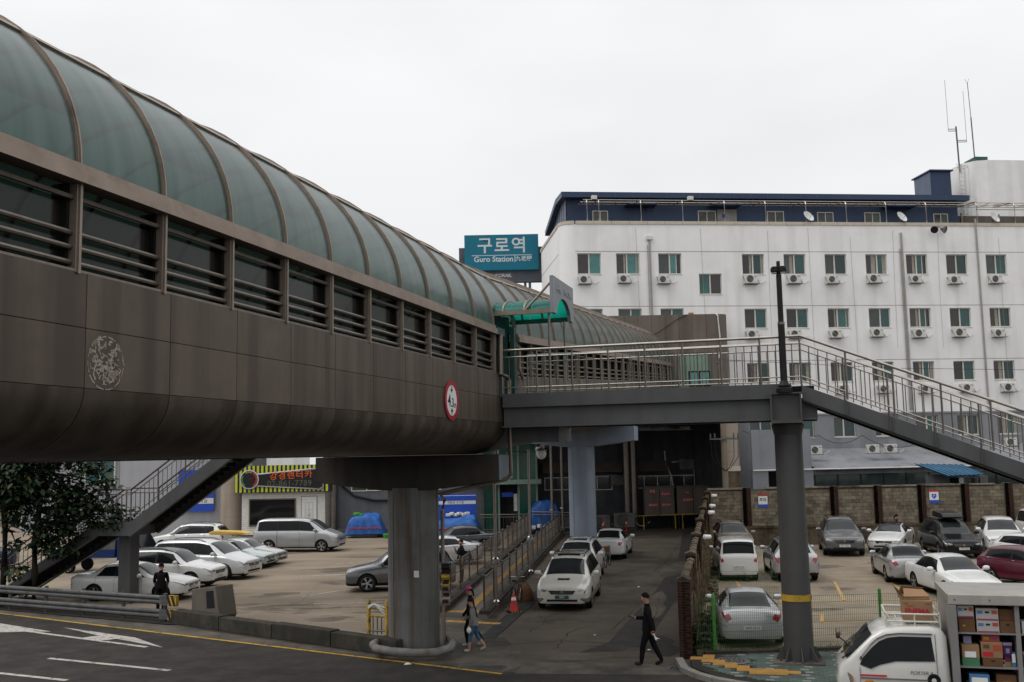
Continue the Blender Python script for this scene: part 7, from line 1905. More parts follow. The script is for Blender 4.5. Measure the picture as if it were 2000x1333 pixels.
# ================================================================= delivery truck
tk = empty('delivery_truck', (8.42, 20.22, 0.006), math.atan2(0.28, -0.96), 'white light delivery truck with open shelf box full of cartons, facing left', 'truck')
CABW = paint('truck white', (0.55, 0.545, 0.51))
prof = [(0.12, .42), (1.62, .42), (1.98, .46), (2.06, .62), (2.08, .95), (2.03, 1.18), (1.90, 1.33), (1.66, 1.57), (1.42, 1.80), (1.22, 1.915), (0.85, 1.97), (0.35, 1.985), (0.16, 1.95), (0.06, 1.80), (0.03, 1.0)]
def cab_half(z): return 0.84 - 0.10 * max(0, (z - 1.15)) / 0.85 - (0.03 if z < 0.5 else 0)
m = MB(); n = len(prof)
rings = []
for f_, ins in ((1.0, 0.07), (0.985, 0.03), (0.95, 0.0)):
    pass
sec = [(-1.0, 0.10), (-0.97, 0.03), (-0.90, 0.0), (-0.5, -0.015), (0.0, -0.03), (0.5, -0.015), (0.90, 0.0), (0.97, 0.03), (1.0, 0.10)]
cx, cz = 1.0, 1.15
vs = []
for y, ins in sec:
    for x, z in prof:
        d = Vector((x - cx, z - cz)); L_ = d.length; k = (L_ - ins) / L_
        px, pz = cx + d.x * k, cz + d.y * k
        if x < 0.1: px = max(px, 0.03)
        vs.append((px, y * cab_half(pz), pz))
fs = []
for j in range(len(sec) - 1):
    for i in range(n): fs.append((j * n + i, j * n + (i + 1) % n, (j + 1) * n + (i + 1) % n, (j + 1) * n + i))
fs += [tuple(range(n)), tuple((len(sec) - 1) * n + i for i in range(n))]
m.add(vs, fs)
cab = m.build('cab', CABW, tk, smooth=True, angle=50)
def sidey(z): return cab_half(z) + 0.006
def side_patch(name, pts, mat, off=0.0, par=None):
    """polygon in side view on the near (left) side"""
    mb = MB(); nn = len(pts)
    mb.add([(x, 0.846 - 0.10 * (z - 1.15) / 0.85 * (1 if min(q[1] for q in pts) > 0.9 else 0) + off, z) for x, z in pts], [tuple(range(nn))])
    return mb.build(name, mat, par or tk, recalc=False)
win_pts = [(0.30, 1.36), (1.00, 1.34), (1.28, 1.27), (1.46, 1.19), (1.66, 1.26), (1.60, 1.38), (1.42, 1.58), (1.28, 1.70), (1.12, 1.77), (0.90, 1.80), (0.34, 1.80)]
# side glass divided so that it follows the inward lean of the cab
side_patch('side_window', win_pts, CARGL, 0.004)
mb = MB()
trim = [(1.66, 1.36), (1.46, 1.62), (1.32, 1.75), (1.14, 1.83), (0.90, 1.86), (0.32, 1.86)]
for a, b in zip(trim, trim[1:]): mb.bar((a[0], sidey(a[1]) + 0.012, a[1]), (b[0], sidey(b[1]) + 0.012, b[1]), 0.02, 0.05, up=(0, 1, 0))
mb.build('rain_visor', CHROME, tk)
mb = MB()
for a, b in (((0.27, 1.2), (0.27, 1.86)), ((0.27, 0.55), (0.27, 1.2)), ((1.66, 0.5), (1.66, 1.22))):
    mb.bar((a[0], sidey(a[1]) + 0.002, a[1]), (b[0], sidey(b[1]) + 0.002, b[1]), 0.006, 0.012, up=(0, 1, 0))
mb.build('door_seam', PLAS, tk)
# windscreen
mb = MB().grid(lambda u, v: (1.90 - 0.49 * v + 0.028 - 0.03 * (2 * u - 1) ** 2, (2 * u - 1) * (0.76 - 0.05 * v), 1.345 + 0.47 * v + 0.02), 10, 6)
mb.build('windscreen', CARGL2, tk, smooth=True)
for y in (0.45, -0.1): MB().tube([(1.97, y, 1.30), (1.86, y + 0.25, 1.42)], 0.012, 5).build('wiper', PLAS, tk)
side_patch('stripe', [(1.18, 1.05), (1.66, 1.05), (1.66, 1.085), (1.18, 1.085)], REDS, 0.003)
side_patch('stripe', [(0.45, 1.00), (1.66, 1.00), (1.66, 1.03), (0.45, 1.03)], STEELD, 0.003)
o = link('lettering', text_mesh('PORTER II', 0.09, BLACKS, shear=0.25), tk, (0.56, sidey(1.14) + 0.008, 1.14), (math.pi / 2, 0, math.pi))
side_patch('indicator', [(1.42, .90), (1.58, .90), (1.60, .94), (1.56, .97), (1.44, .97), (1.40, .94)], LAMPO, 0.006)
MB().lathe([(0.10, -0.02), (0.12, 0.004), (0.09, 0.008), (0.001, -0.02)], (0.34, sidey(1.02), 1.02), n=20, axis='Y').build('fuel_cap', PLAS, tk)
# headlight wraps the corner
for sd_ in (1, -1):
    h = MB().add([(2.075, sd_ * .60, .72), (1.80, sd_ * .86, .72), (1.80, sd_ * .86, 1.02), (1.90, sd_ * .83, 1.10), (2.055, sd_ * .66, 1.08), (2.09, sd_ * .62, .82)], [(0, 1, 2, 3, 4, 5)]).build('headlight', LAMPC, tk, recalc=False)
    MB().add([(1.79, sd_ * .868, .92), (1.79, sd_ * .868, 1.03), (1.885, sd_ * .84, 1.11), (2.04, sd_ * .70, 1.09), (2.05, sd_ * .70, .94)], [(0, 1, 2, 3, 4)]).build('corner_lamp', LAMPO, h, recalc=False)
    MB().tube([(1.8, sd_ * 0.76, 1.35), (1.98, sd_ * 0.95, 1.45), (2.0, sd_ * 1.0, 1.5)] if sd_ < 0 else [(1.62, 0.8, 1.36), (1.64, 0.9, 1.42)], 0.014, 6).build('mirror_arm', BLACKM, tk)
    if sd_ < 0: MB().lathe([(0.02, -0.06), (0.10, -0.03), (0.115, 0.02), (0.09, 0.04)], (2.0, -1.02, 1.52), n=16, axis='X').build('mirror', STEELD, tk, smooth=True)
MB().b2(1.70, 2.12, -0.80, 0.80, 0.36, 0.53).build('bumper', CABW, tk, bevel=0.04)
fr_ = MB().b2(-3.4, 1.5, -0.45, -0.35, 0.45, 0.6).b2(-3.4, 1.5, 0.35, 0.45, 0.45, 0.6).build('chassis', BLACKM, tk)
T_, rim_, spk_ = wheel_meshes(0.31)
for x, y in ((1.35, 0.68), (1.35, -0.68), (-1.9, 0.68), (-1.9, -0.68)):
    w = link('wheel', T_, tk, (x, y, 0.31), (0, 0, 0 if y > 0 else math.pi)); link('rim', rim_, w); link('spokes', spk_, w)
# roof rack
RK = pm('cream rack pipe', (0.55, 0.53, 0.46), 0.5, var=0.08)
mb = MB()
for z in (2.06, 2.20): mb.tube([(1.12, -0.5, z), (1.12, 0.55, z), (1.08, 0.62, z), (0.18, 0.62, z), (0.14, 0.55, z), (0.14, -0.5, z), (1.12, -0.5, z)], 0.018, 7)
mb.build('roof_rack_rail', RK, tk, smooth=True)
for x, y in ((1.12, 0.6), (0.6, 0.62), (0.14, 0.6), (1.12, -0.5), (0.14, -0.5)): MB().tube([(x, y, 1.93), (x, y, 2.2)], 0.014, 6).build('roof_rack_post', RK, tk)
for k in range(7): MB().tube([(0.2 + k * 0.14, -0.5, 2.05), (0.2 + k * 0.14, 0.6, 2.05)], 0.011, 5).build('roof_rack_slat', RK, tk)
MB().bar((0.62, 0.66, 1.95), (0.55, 0.73, 1.84), 0.12, 0.02, up=(0, 1, 0)).build('roof_rack_clamp', STEELD, tk)
# cargo box with open near side
BOXM = pm('box aluminium', (0.36, 0.345, 0.315), 0.45, 0.3, var=0.1, scale=1.2, streak=((0.22, 0.20, 0.175), 0.5, 3.0))
BOXF = pm('box frame grey', (0.23, 0.225, 0.215), 0.45, 0.3, var=0.1, scale=2)
x0, x1, z0, z1, hw_ = -3.3, 0.0, 0.66, 2.60, 0.93
MB().b2(x0, x1 - 0.03, -hw_, -hw_ + 0.04, z0, z1 - 0.02).build('box_far_wall', BOXM, tk)
MB().b2(x1 - 0.029, x1, -hw_, hw_ - 0.06, z0, z1 - 0.02).build('box_front_wall', BOXM, tk)
MB().b2(x0, x1 + 0.01, -hw_ - 0.01, hw_ + 0.02, z1 - 0.019, z1 + 0.03).build('box_roof', BOXM, tk)
MB().b2(x0, x1, -hw_, hw_, z0 - 0.08, z0).build('box_floor', BOXF, tk)
mb = MB().b2(x1 - 0.12, x1 + 0.015, hw_ - 0.055, hw_ + 0.03, z0, z1 - 0.16); mb.build('corner_post', BOXF, tk, bevel=0.012)
MB().b2(x0, x1 + 0.02, hw_ - 0.06, hw_ + 0.035, z1 - 0.155, z1 + 0.035).build('roof_edge', BOXM, tk, bevel=0.015)
MB().b2(x1 + 0.003, x1 + 0.03, -hw_ - 0.012, hw_ - 0.056, z1 - 0.10, z1 + 0.034).build('roof_edge', BOXM, tk)
MB().lathe([(0.01, 0)], n=3) if False else None
for k in range(6): MB().lathe([(0.012, 0), (0.012, 0.012)], (x0 + 0.2 + k * 0.6, hw_ + 0.036, z1 - 0.06), n=8, axis='Y').build('rivet', BLACKM, tk)
shz = [0.70, 1.31, 1.93]
colx = [(-0.12, -1.12), (-1.20, -2.2), (-2.28, -3.2)]
for z in shz: MB().b2(x0 + 0.05, x1 - 0.12, 0.28, hw_ - 0.05, z - 0.03, z).build('shelf', BOXF, tk)
for k, xd in enumerate((-1.16, -2.24)): MB().b2(xd - 0.04, xd + 0.04, 0.28, hw_ - 0.03, z0, z1 - 0.16).build('divider', BOXF, tk)
MB().b2(x0, x1 - 0.1, 0.2, 0.23, z0, z1 - 0.1).build('shelf_back', DARKIN, tk)
# cartons: top-level things standing on the shelves
tkM = Matrix.Translation(tk.location) @ Matrix.Rotation(tk.rotation_euler.z, 4, 'Z')
CWH = pm('white carton', (0.36, 0.345, 0.32), 0.7, var=0.06); CPUR = pm('purple carton', (0.06, 0.012, 0.07), 0.6, var=0.1); CBLU = pm('blue carton', (0.06, 0.15, 0.30), 0.6, var=0.1); CPNK = pm('pink carton', (0.26, 0.04, 0.12), 0.6, var=0.1); CBRN = pm('brown carton', (0.115, 0.056, 0.026), 0.8, var=0.12, scale=4); CYEL = pm('yellow carton', (0.36, 0.26, 0.035), 0.6, var=0.1); CLIL = pm('lilac carton', (0.22, 0.21, 0.30), 0.6, var=0.08); CGRN = pm('green carton', (0.05, 0.16, 0.08), 0.6, var=0.1); CORA = pm('orange print', (0.33, 0.065, 0.03), 0.6, var=0.1)  # printed colours darkened to imitate the shade inside the cargo box
def carton(xc, y, z, w, d, h, mat, lab, deco=()):
    p = tkM @ Vector((xc, y, z))
    e = empty('carton', p, tk.rotation_euler.z + random.uniform(-0.04, 0.04), lab, 'carton', 'cartons in the delivery truck')
    MB().b2(-w / 2, w / 2, -d / 2, d / 2, 0, h).build('box', mat, e, bevel=0.004)
    for (a, b, c, dd, mt) in deco: MB().b2(-w / 2 + a * w, -w / 2 + b * w, d / 2 + 0.0005, d / 2 + 0.003, c * h, dd * h).build('print', mt, e)
    return e
HOLE = (0.40, 0.60, 0.60, 0.76, BLACKS)
RP = [HOLE, (0.04, 0.3, 0.55, 0.85, CORA), (0.03, 0.97, 0.02, 0.14, CPNK), (0.7, 0.95, 0.55, 0.8, CBLU)]
L1, L2, L3 = shz[2] + 0.001, shz[1] + 0.001, shz[0] + 0.001
carton(-0.30, 0.70, L1, 0.28, 0.3, 0.26, CBRN, 'brown carton at the left end of the upper truck shelf, below a white one', [(0.6, .75, .4, .5, CYEL)])
carton(-0.28, 0.72, L1 + 0.27, 0.28, 0.3, 0.22, CWH, 'white carton at the upper left corner of the truck shelves', RP)
carton(-0.66, 0.72, L1, 0.38, 0.3, 0.22, CWH, 'lower of two stacked white fruit cartons on the upper truck shelf', RP)
carton(-0.66, 0.72, L1 + 0.225, 0.38, 0.3, 0.22, CWH, 'upper of two stacked white fruit cartons on the upper truck shelf', RP)
carton(-1.00, 0.70, L1, 0.27, 0.3, 0.22, CBRN, 'lower brown carton right of the white fruit cartons on the upper shelf', [HOLE])
carton(-1.00, 0.66, L1 + 0.225, 0.27, 0.3, 0.20, CBRN, 'upper brown carton right of the white fruit cartons on the upper shelf', [])
carton(-0.33, 0.70, L2, 0.30, 0.3, 0.14, CGRN, 'dark green flat carton at the left of the middle truck shelf', [])
carton(-0.33, 0.70, L2 + 0.145, 0.30, 0.3, 0.24, CARD, 'kraft carton with a white label on the dark green one', [(.2, .85, .05, .5, WHITES)])
carton(-0.30, 0.66, L2 + 0.39, 0.14, 0.2, 0.14, CLIL, 'lilac small carton on top of the kraft carton with label', [])
carton(-0.70, 0.72, L2, 0.34, 0.3, 0.16, CBRN, 'brown carton with a hand hole in the middle of the middle truck shelf', [HOLE])
carton(-0.70, 0.72, L2 + 0.165, 0.36, 0.3, 0.28, CARD, 'big kraft carton with red print on the middle truck shelf', [(.05, .45, .45, .85, CORA), (.45, .95, .08, .38, REDS), (.6, .9, .6, .85, CBRN)])
carton(-0.70, 0.68, L2 + 0.45, 0.3, 0.25, 0.12, CORA, 'orange carton on top of the big kraft carton', [(.1, .5, .2, .8, CPNK), (.6, .9, .3, .7, CYEL)])
carton(-0.97, 0.70, L2 + 0.20, 0.16, 0.2, 0.24, CPUR, 'purple carton with a pale lid right on the middle truck shelf', [(.0, 1., .78, 1., CLIL), (.3, .7, .2, .55, CLIL)])
carton(-0.98, 0.64, L2, 0.12, 0.15, 0.18, CPNK, 'pink packet below the purple carton on the middle truck shelf', [(.0, 1., .0, .4, CYEL)])
carton(-1.07, 0.72, L2, 0.07, 0.15, 0.26, CBLU, 'narrow blue and white packet at the right of the middle truck shelf', [(.1, .9, .3, .9, WHITES)])
carton(-0.88, 0.76, L2, 0.07, 0.1, 0.11, CWH, 'small white packet before the brown carton on the middle truck shelf', [(.1, .9, .4, .9, CPUR)])
carton(-0.45, 0.74, L3 + 0.30, 0.34, 0.3, 0.16, CBLU, 'light blue carton on the lower truck shelf', [(.1, .9, .1, .7, WHITES)])
carton(-0.50, 0.74, L3, 0.5, 0.3, 0.295, CARD, 'kraft carton below the light blue one on the lower truck shelf', [HOLE])
carton(-0.92, 0.66, L3, 0.34, 0.3, 0.46, CBRN, 'tall brown carton on the lower truck shelf', [(.3, .7, .6, .75, CARD)])
for j, (zz_, lab) in enumerate(((L1, 'upper'), (L2, 'middle'), (L3, 'lower'))):
    for i, (xc, w, h, mt, nm) in enumerate(((-1.36, 0.26, 0.22, CWH, 'white'), (-1.64, 0.24, 0.18, CBLU, 'light blue'), (-1.92, 0.26, 0.30, CBRN, 'brown'))):
        carton(xc, 0.72, zz_, w, 0.3, h + 0.03 * j, mt, '%s carton in the second bay of the %s truck shelf' % (nm, lab), [(.1, .9, .1, .35, CYEL if i == 0 else CBRN), (.1, .5, .5, .8, CBLU if i == 0 else WHITES)])
# box on the roof rack
e = carton(0.52, 0.22, 2.075, 0.56, 0.55, 0.36, CARD, 'kraft carton with red lettering on the truck roof rack', [])
e['group'] = ''; del e['group']
ENE = pm('red box print', (0.33, 0.02, 0.035), 0.7, var=0.1)
lettering('ENEMA', 0.14, ENE, e, (0.0, 0.279, 0.16), (math.pi / 2, 0, math.pi), bold=0.006)
lettering('GREEN', 0.05, ENE, e, (0.12, 0.279, 0.26), (math.pi / 2, 0, math.pi))
for xx in (-0.2, 0.2): MB().b2(xx - 0.04, xx + 0.04, 0.276, 0.279, 0.30, 0.315).build('print', CBRN, e)
p = tkM @ Vector((0.56, 0.2, 2.44))
e = empty('open_carton', p, tk.rotation_euler.z + 0.2, 'open kraft carton with loose flaps on top of the lettered carton', 'carton')
MB().b2(-0.24, 0.24, -0.2, 0.2, 0, 0.07).build('box', CARD, e)
for q in ([(-0.26, 0.2, 0.07), (0.24, 0.22, 0.07), (0.18, -0.02, 0.2), (-0.2, -0.04, 0.17)], [(0.24, 0.2, 0.07), (0.24, -0.2, 0.07), (0.34, -0.2, 0.26), (0.34, 0.2, 0.2)], [(-0.24, -0.2, 0.07), (0.24, -0.2, 0.07), (0.2, -0.1, 0.24), (-0.22, -0.1, 0.2)]):
    MB().add(q + [(x, y, z - 0.006) for x, y, z in q], [(0, 1, 2, 3), (7, 6, 5, 4), (0, 1, 5, 4), (1, 2, 6, 5), (2, 3, 7, 6), (3, 0, 4, 7)]).build('flap', CARD, e)

# blue light truck glimpsed behind the left stairs
bt = empty('blue_truck', (-20.3, 50.6, 0.006), rad(-12), 'dark blue light truck half hidden behind the left stairs', 'truck')
BLT = paint('truck blue', (0.012, 0.03, 0.10))
MB().prism_y([(1.2, .4), (2.2, .4), (2.3, .9), (2.2, 1.2), (1.75, 1.9), (1.2, 1.95), (0.95, 1.9), (0.95, .4)], -0.8, 0.8).build('cab', BLT, bt, bevel=0.05)
MB().b2(-2.6, 0.85, -0.82, 0.82, 0.75, 1.15).build('bed', BLT, bt); MB().b2(-0.2, 0.8, -0.7, 0.7, 1.15, 1.65).build('grey_chest', GALV, bt)
MB().add([(2.24, -0.7, 1.2), (2.24, 0.7, 1.2), (1.82, 0.66, 1.85), (1.82, -0.66, 1.85)], [(0, 1, 2, 3)]).build('windscreen', CARGL, bt)
for sd_ in (-1, 1): MB().add([(1.2, sd_ * 0.806, 1.15), (2.0, sd_ * 0.806, 1.15), (1.68, sd_ * 0.806, 1.82), (1.2, sd_ * 0.806, 1.82)], [(0, 1, 2, 3)]).build('side_window', CARGL, bt)
for x in (1.6, -1.7):
    for y in (-0.72, 0.72):
        w = link('wheel', T_, bt, (x, y, 0.31), (0, 0, 0 if y > 0 else math.pi)); link('rim', rim_, w); link('spokes', spk_, w)

# ================================================================= people
def person(label, at, yaw, H=1.72, lean=4, thigh=(0, 0), knee=(5, 5), arm=((0, 10), (0, 10)), out=(8, 8), head=(0, 0), top=BLACKM, bot=BLACKM, shoe=PLAS, sleeve='long', leg='long', skirt=0.0, hair='short', cap=None, waist=1.0, pony=False, bag=None, female=False):
    e = empty('person', (at[0], at[1], at[2] if len(at) > 2 else 0.006), rad(yaw), label, 'person')
    k = H / 1.72
    V = []; E = []; Rr = []; names = {}
    def vert(nm, p, r, par=None, r2=None):
        names[nm] = len(V); V.append(Vector(p)); Rr.append((r * k * 1.28, (r2 or r) * k * 1.28))
        if par: E.append((names[par], names[nm]))
    TH, SH = 0.425 * k, 0.415 * k
    ls_ = rad(lean)
    up = Vector((math.sin(ls_), 0, math.cos(ls_)))
    pel = Vector((0, 0, 0))
    sw = 0.185 if not female else 0.16
    vert('pelvis', pel, 0.135 * waist, None, 0.10 * waist)
    vert('waist', pel + up * 0.16 * k, 0.13 * waist, 'pelvis', 0.098 * waist)
    vert('chest', pel + up * 0.34 * k, 0.15, 'waist', 0.11)
    vert('collar', pel + up * 0.475 * k, 0.085, 'chest', 0.07)
    vert('neck', pel + up * 0.545 * k, 0.05, 'collar')
    hp_, hy = rad(head[0]), rad(head[1])
    hd = (Matrix.Rotation(hy, 3, 'Z') @ Vector((math.sin(ls_ + hp_) * 0.8, 0, math.cos(ls_ + hp_)))).normalized()
    fwd = Matrix.Rotation(hy, 3, 'Z') @ Vector((math.cos(hp_), 0, -math.sin(hp_)))
    nk = V[names['neck']]
    vert('jaw', nk + hd * 0.06 * k + fwd * 0.02 * k, 0.064, 'neck')
    vert('head', nk + hd * 0.135 * k + fwd * 0.012 * k, 0.083, 'jaw', 0.092)
    vert('crown', nk + hd * 0.20 * k, 0.066, 'head', 0.075)
    low = 0
    palms = []
    for i, sd_ in enumerate((1, -1)):
        nm = 'L' if sd_ > 0 else 'R'
        hip = pel + Vector((0, sd_ * 0.092 * k, -0.05 * k))
        vert('hip' + nm, hip, 0.092, 'pelvis')
        a = rad(thigh[i]); kn = hip + Vector((math.sin(a), 0, -math.cos(a))) * TH
        vert('mid' + nm, hip.lerp(kn, 0.5), 0.08, 'hip' + nm)
        vert('knee' + nm, kn, 0.06, 'mid' + nm)
        b = a - rad(knee[i]); an = kn + Vector((math.sin(b), 0, -math.cos(b))) * SH
        vert('calf' + nm, kn.lerp(an, 0.35), 0.058, 'knee' + nm)
        vert('ankle' + nm, an, 0.042 if leg == 'long' else 0.036, 'calf' + nm)
        fa = b * 0.75
        heel = an + Vector((-0.03 * math.cos(fa) + 0.03 * math.sin(fa), 0, -0.05 * math.cos(fa))) * k
        ft = Vector((math.cos(fa), sd_ * 0.12, math.sin(fa)))
        vert('heel' + nm, an + Vector((0.0, 0, -0.045 * k)), 0.040, 'ankle' + nm)
        vert('ball' + nm, an + Vector((0, 0, -0.055 * k)) + ft * 0.11 * k, 0.040, 'heel' + nm, 0.03)
        vert('toe' + nm, an + Vector((0, 0, -0.06 * k)) + ft * 0.175 * k, 0.03, 'ball' + nm, 0.02)
        shd = V[names['chest']] + up * 0.095 * k + Vector((0, sd_ * sw * k, 0))
        vert('shoulder' + nm, shd, 0.062, 'chest')
        sa = rad(arm[i][0]); o_ = rad(out[i])
        el = shd + Vector((math.sin(sa) * math.cos(o_), sd_ * math.sin(o_), -math.cos(sa) * math.cos(o_))) * 0.285 * k
        vert('elbow' + nm, el, 0.046 if sleeve != 'none' else 0.038, 'shoulder' + nm)
        eb_ = sa + rad(arm[i][1])
        inn = 0.5 * math.sin(rad(arm[i][1]))
        fd = Vector((math.sin(eb_), -sd_ * inn * 0.5, -math.cos(eb_))).normalized()
        wr_ = el + fd * 0.245 * k
        vert('wrist' + nm, wr_, 0.036 if sleeve == 'long' else 0.027, 'elbow' + nm)
        vert('palm' + nm, wr_ + fd * 0.06 * k, 0.030, 'wrist' + nm, 0.018)
        palms.append((wr_ + fd * 0.085 * k, fd, sd_))
    lowz = min(v.z - r[0] * 0.62 for v, r in zip(V, Rr))
    V = [v - Vector((0, 0, lowz)) for v in V]; palms = [(p - Vector((0, 0, lowz)), f, s_) for p, f, s_ in palms]
    me = bpy.data.meshes.new('figure'); me.from_pydata([tuple(v) for v in V], E, [])
    ob = bpy.data.objects.new('figure', me); TMP.collection.objects.link(ob)
    md = ob.modifiers.new('s', 'SKIN'); md.use_smooth_shade = True; md.branch_smoothing = 0.4
    for i, (r, r2) in enumerate(Rr):
        me.skin_vertices[0].data[i].radius = (r, r2); me.skin_vertices[0].data[i].use_root = (i == 0)
    sb_ = ob.modifiers.new('u', 'SUBSURF'); sb_.levels = 2
    out_me = evaluated(ob); bpy.data.objects.remove(ob)
    out_me.name = 'body'
    # fingers join the same mesh
    fm = MB()
    for p, fd, sd_ in palms:
        side = fd.cross(Vector((0, 1, 0)))
        if side.length < 0.2: side = Vector((1, 0, 0))
        side.normalize(); nrm = fd.cross(side)
        for j, ln in enumerate((0.062, 0.072, 0.068, 0.055)):
            b0 = p + side * (j - 1.5) * 0.018 * k - fd * 0.012 * k
            m1 = b0 + fd * ln * 0.5 * k - nrm * sd_ * 0.006 * k
            m2 = b0 + fd * ln * 0.85 * k + nrm * (-sd_) * 0.028 * k
            fm.tube([b0, m1, m2], 0.0085 * k, 5, r1=0.006 * k)
        t0 = p - fd * 0.045 * k + side * 0.03 * k
        fm.tube([t0, t0 + fd * 0.03 * k + side * 0.02 * k, t0 + fd * 0.058 * k + side * 0.022 * k], 0.010 * k, 5, r1=0.007 * k)
    bm = bmesh.new(); bm.from_mesh(out_me)
    bm2 = bmesh.new(); tmpm = fm.mesh('f', SKIN); bm.from_mesh(tmpm)
    bm2.free(); bm.to_mesh(out_me); bm.free()
    out_me.materials.clear()
    for m_ in (SKIN, top, bot, shoe): out_me.materials.append(m_)
    ez = V[names['pelvis']].z
    segs = []
    for a, b in E:
        na = [n_ for n_, i_ in names.items() if i_ == a][0]; nb_ = [n_ for n_, i_ in names.items() if i_ == b][0]
        key = nb_.rstrip('LR')
        if key in ('jaw', 'head', 'crown', 'neck', 'palm'): mi = 0
        elif key == 'wrist': mi = 1 if sleeve == 'long' else 0
        elif key == 'elbow': mi = 1 if sleeve in ('long', 'short') else 0
        elif key in ('chest', 'collar', 'waist', 'shoulder'): mi = 1
        elif key in ('hip', 'mid', 'knee'): mi = 2
        elif key == 'calf': mi = 2
        elif key == 'ankle': mi = 2 if leg == 'long' else 0
        else: mi = 3
        segs.append((V[a], V[b], mi, max(Rr[a][0], Rr[b][0])))
    for p in out_me.polygons:
        c = p.center; best = None
        for a, b, mi, r in segs:
            d = b - a; t = max(0, min(1, (c - a).dot(d) / d.length_squared)); dist = (c - (a + d * t)).length - 0.4 * r
            if best is None or dist < best[0]: best = (dist, mi)
        p.material_index = best[1]; p.use_smooth = True
    link('body', out_me, e)
    # jacket hem / top covers the hips
    P = V[names['pelvis']]; Wt = V[names['waist']]
    if skirt > 0:
        fn = lambda u, v: tuple(Wt.lerp(P - Vector((0, 0, skirt)), v) + Vector((math.cos(2 * math.pi * u) * (0.14 + 0.03 * v) * k, math.sin(2 * math.pi * u) * (0.18 + 0.03 * v) * k, 0)))
        MB().grid(fn, 18, 4).build('hem', top, e, smooth=True, angle=180)
    # hair and face
    Hc = V[names['head']]; M3 = Matrix((fwd, Vector((0, 0, 1)).cross(fwd).normalized(), fwd.cross(Vector((0, 0, 1)).cross(fwd).normalized()))).transposed()
    hm = MB()
    def hf(u, v):
        th = math.pi * (v * 0.62); ph = 2 * math.pi * u
        q = Vector((-0.016 + 0.105 * math.sin(th) * math.cos(ph), 0.094 * math.sin(th) * math.sin(ph), 0.028 + 0.112 * math.cos(th)))
        if q.x > 0.045 and q.z < 0.06: q.x = 0.045 + 0.0 * q.x; q.z = max(q.z, 0.045)
        w = 1 + 0.03 * math.sin(9 * ph) * math.sin(7 * th)
        return tuple(Hc + M3 @ (q * k * w))
    hm.grid(hf, 24, 10); hm.build('hair', HAIR, e, smooth=True, angle=180)
    if hair == 'long' or pony:
        MB().tube([tuple(Hc + M3 @ (Vector((-0.08, 0, 0.03)) * k)), tuple(Hc + M3 @ (Vector((-0.13, 0, -0.05)) * k)), tuple(Hc + M3 @ (Vector((-0.12, 0, -0.2)) * k))], 0.045 * k, 8, r1=0.02 * k).build('hair', HAIR, e, smooth=True)
    MB().add([tuple(Hc + M3 @ (Vector(q) * k)) for q in ((0.085, -0.016, -0.03), (0.085, 0.016, -0.03), (0.118, 0, -0.028), (0.088, 0, 0.02))], [(0, 1, 2), (1, 3, 2), (3, 0, 2)]).build('nose', SKIN, e)
    for sd_ in (1, -1):
        MB().lathe([(0.001, -0.006), (0.011, 0), (0.001, 0.006)], tuple(Hc + M3 @ (Vector((0.086, sd_ * 0.032, 0.008)) * k)), n=8).build('eye', BLACKS, e)
        MB().lathe([(0.004, -0.028), (0.016, -0.01), (0.02, 0.012), (0.006, 0.028)], tuple(Hc + M3 @ (Vector((-0.005, sd_ * 0.088, -0.005)) * k)), n=8).build('ear', SKIN, e, smooth=True)
    MB().box(tuple(Hc + M3 @ (Vector((0.083, 0, -0.062)) * k)), (0.012, 0.036, 0.008), M3).build('mouth', pm('lips', (0.25, 0.09, 0.08), 0.5) if 'lips' not in MATS else MATS['lips'], e)
    if cap:
        cmb = MB().grid(lambda u, v: tuple(Hc + M3 @ (Vector((-0.012 + 0.114 * math.sin(math.pi * v * .5) * math.cos(2 * math.pi * u), 0.102 * math.sin(math.pi * v * .5) * math.sin(2 * math.pi * u), 0.045 + 0.098 * math.cos(math.pi * v * .5))) * k)), 20, 6)
        c_ = cmb.build('cap', cap, e, smooth=True, angle=180)
        MB().grid(lambda u, v: tuple(Hc + M3 @ (Vector((0.06 + 0.13 * v * math.cos((u - .5) * 1.6), 0.10 * math.sin((u - .5) * 2.6) * (1 - 0.15 * v), 0.055 - 0.03 * v * v)) * k)), 8, 3).build('cap_brim', cap, c_, smooth=True)
    return e, names, V, palms
CLB = pm('black jacket cloth', (0.009, 0.009, 0.010), 0.85, spec=0.05, var=0.25, scale=8); CLT = pm('black trousers cloth', (0.008, 0.008, 0.010), 0.85, spec=0.05, var=0.25, scale=8)
CLG = pm('grey shirt cloth', (0.17, 0.165, 0.15), 0.85, spec=0.05, var=0.15, scale=8); JEAN = pm('blue jeans', (0.045, 0.095, 0.16), 0.85, spec=0.05, var=0.25, scale=9); SHW = pm('white shoes', (0.42, 0.40, 0.38), 0.6, var=0.1); MAG = pm('magenta cap', (0.48, 0.04, 0.26), 0.7, var=0.08)
e, nm_, V_, pl_ = person('man in black jacket and trousers walking left across the alley mouth with a phone', (3.35, 26.2), 168, 1.76, 3, (20, -13), (12, 14), ((-18, 8), (12, 78)), (10, 6), (12, 4), CLB, CLT, PLAS, skirt=0.13, waist=1.05)
Mp = Matrix.Translation(e.location) @ Matrix.Rotation(e.rotation_euler.z, 4, 'Z')
pp, fd, _ = pl_[1]
ph_ = empty('phone', Mp @ (pp + fd * 0.02 + Vector((0, 0, 0.025))), e.rotation_euler.z, 'dark phone held by the walking man in black', 'phone')
MB().box((0.03, 0, 0), (0.15, 0.075, 0.009), Matrix.Rotation(rad(-18), 3, 'Y')).build('case', PLAS, ph_, bevel=0.003); MB().box((0.03, 0, 0.006), (0.13, 0.065, 0.002), Matrix.Rotation(rad(-18), 3, 'Y')).build('screen', CARGL, ph_)
pp, fd, _ = pl_[0]
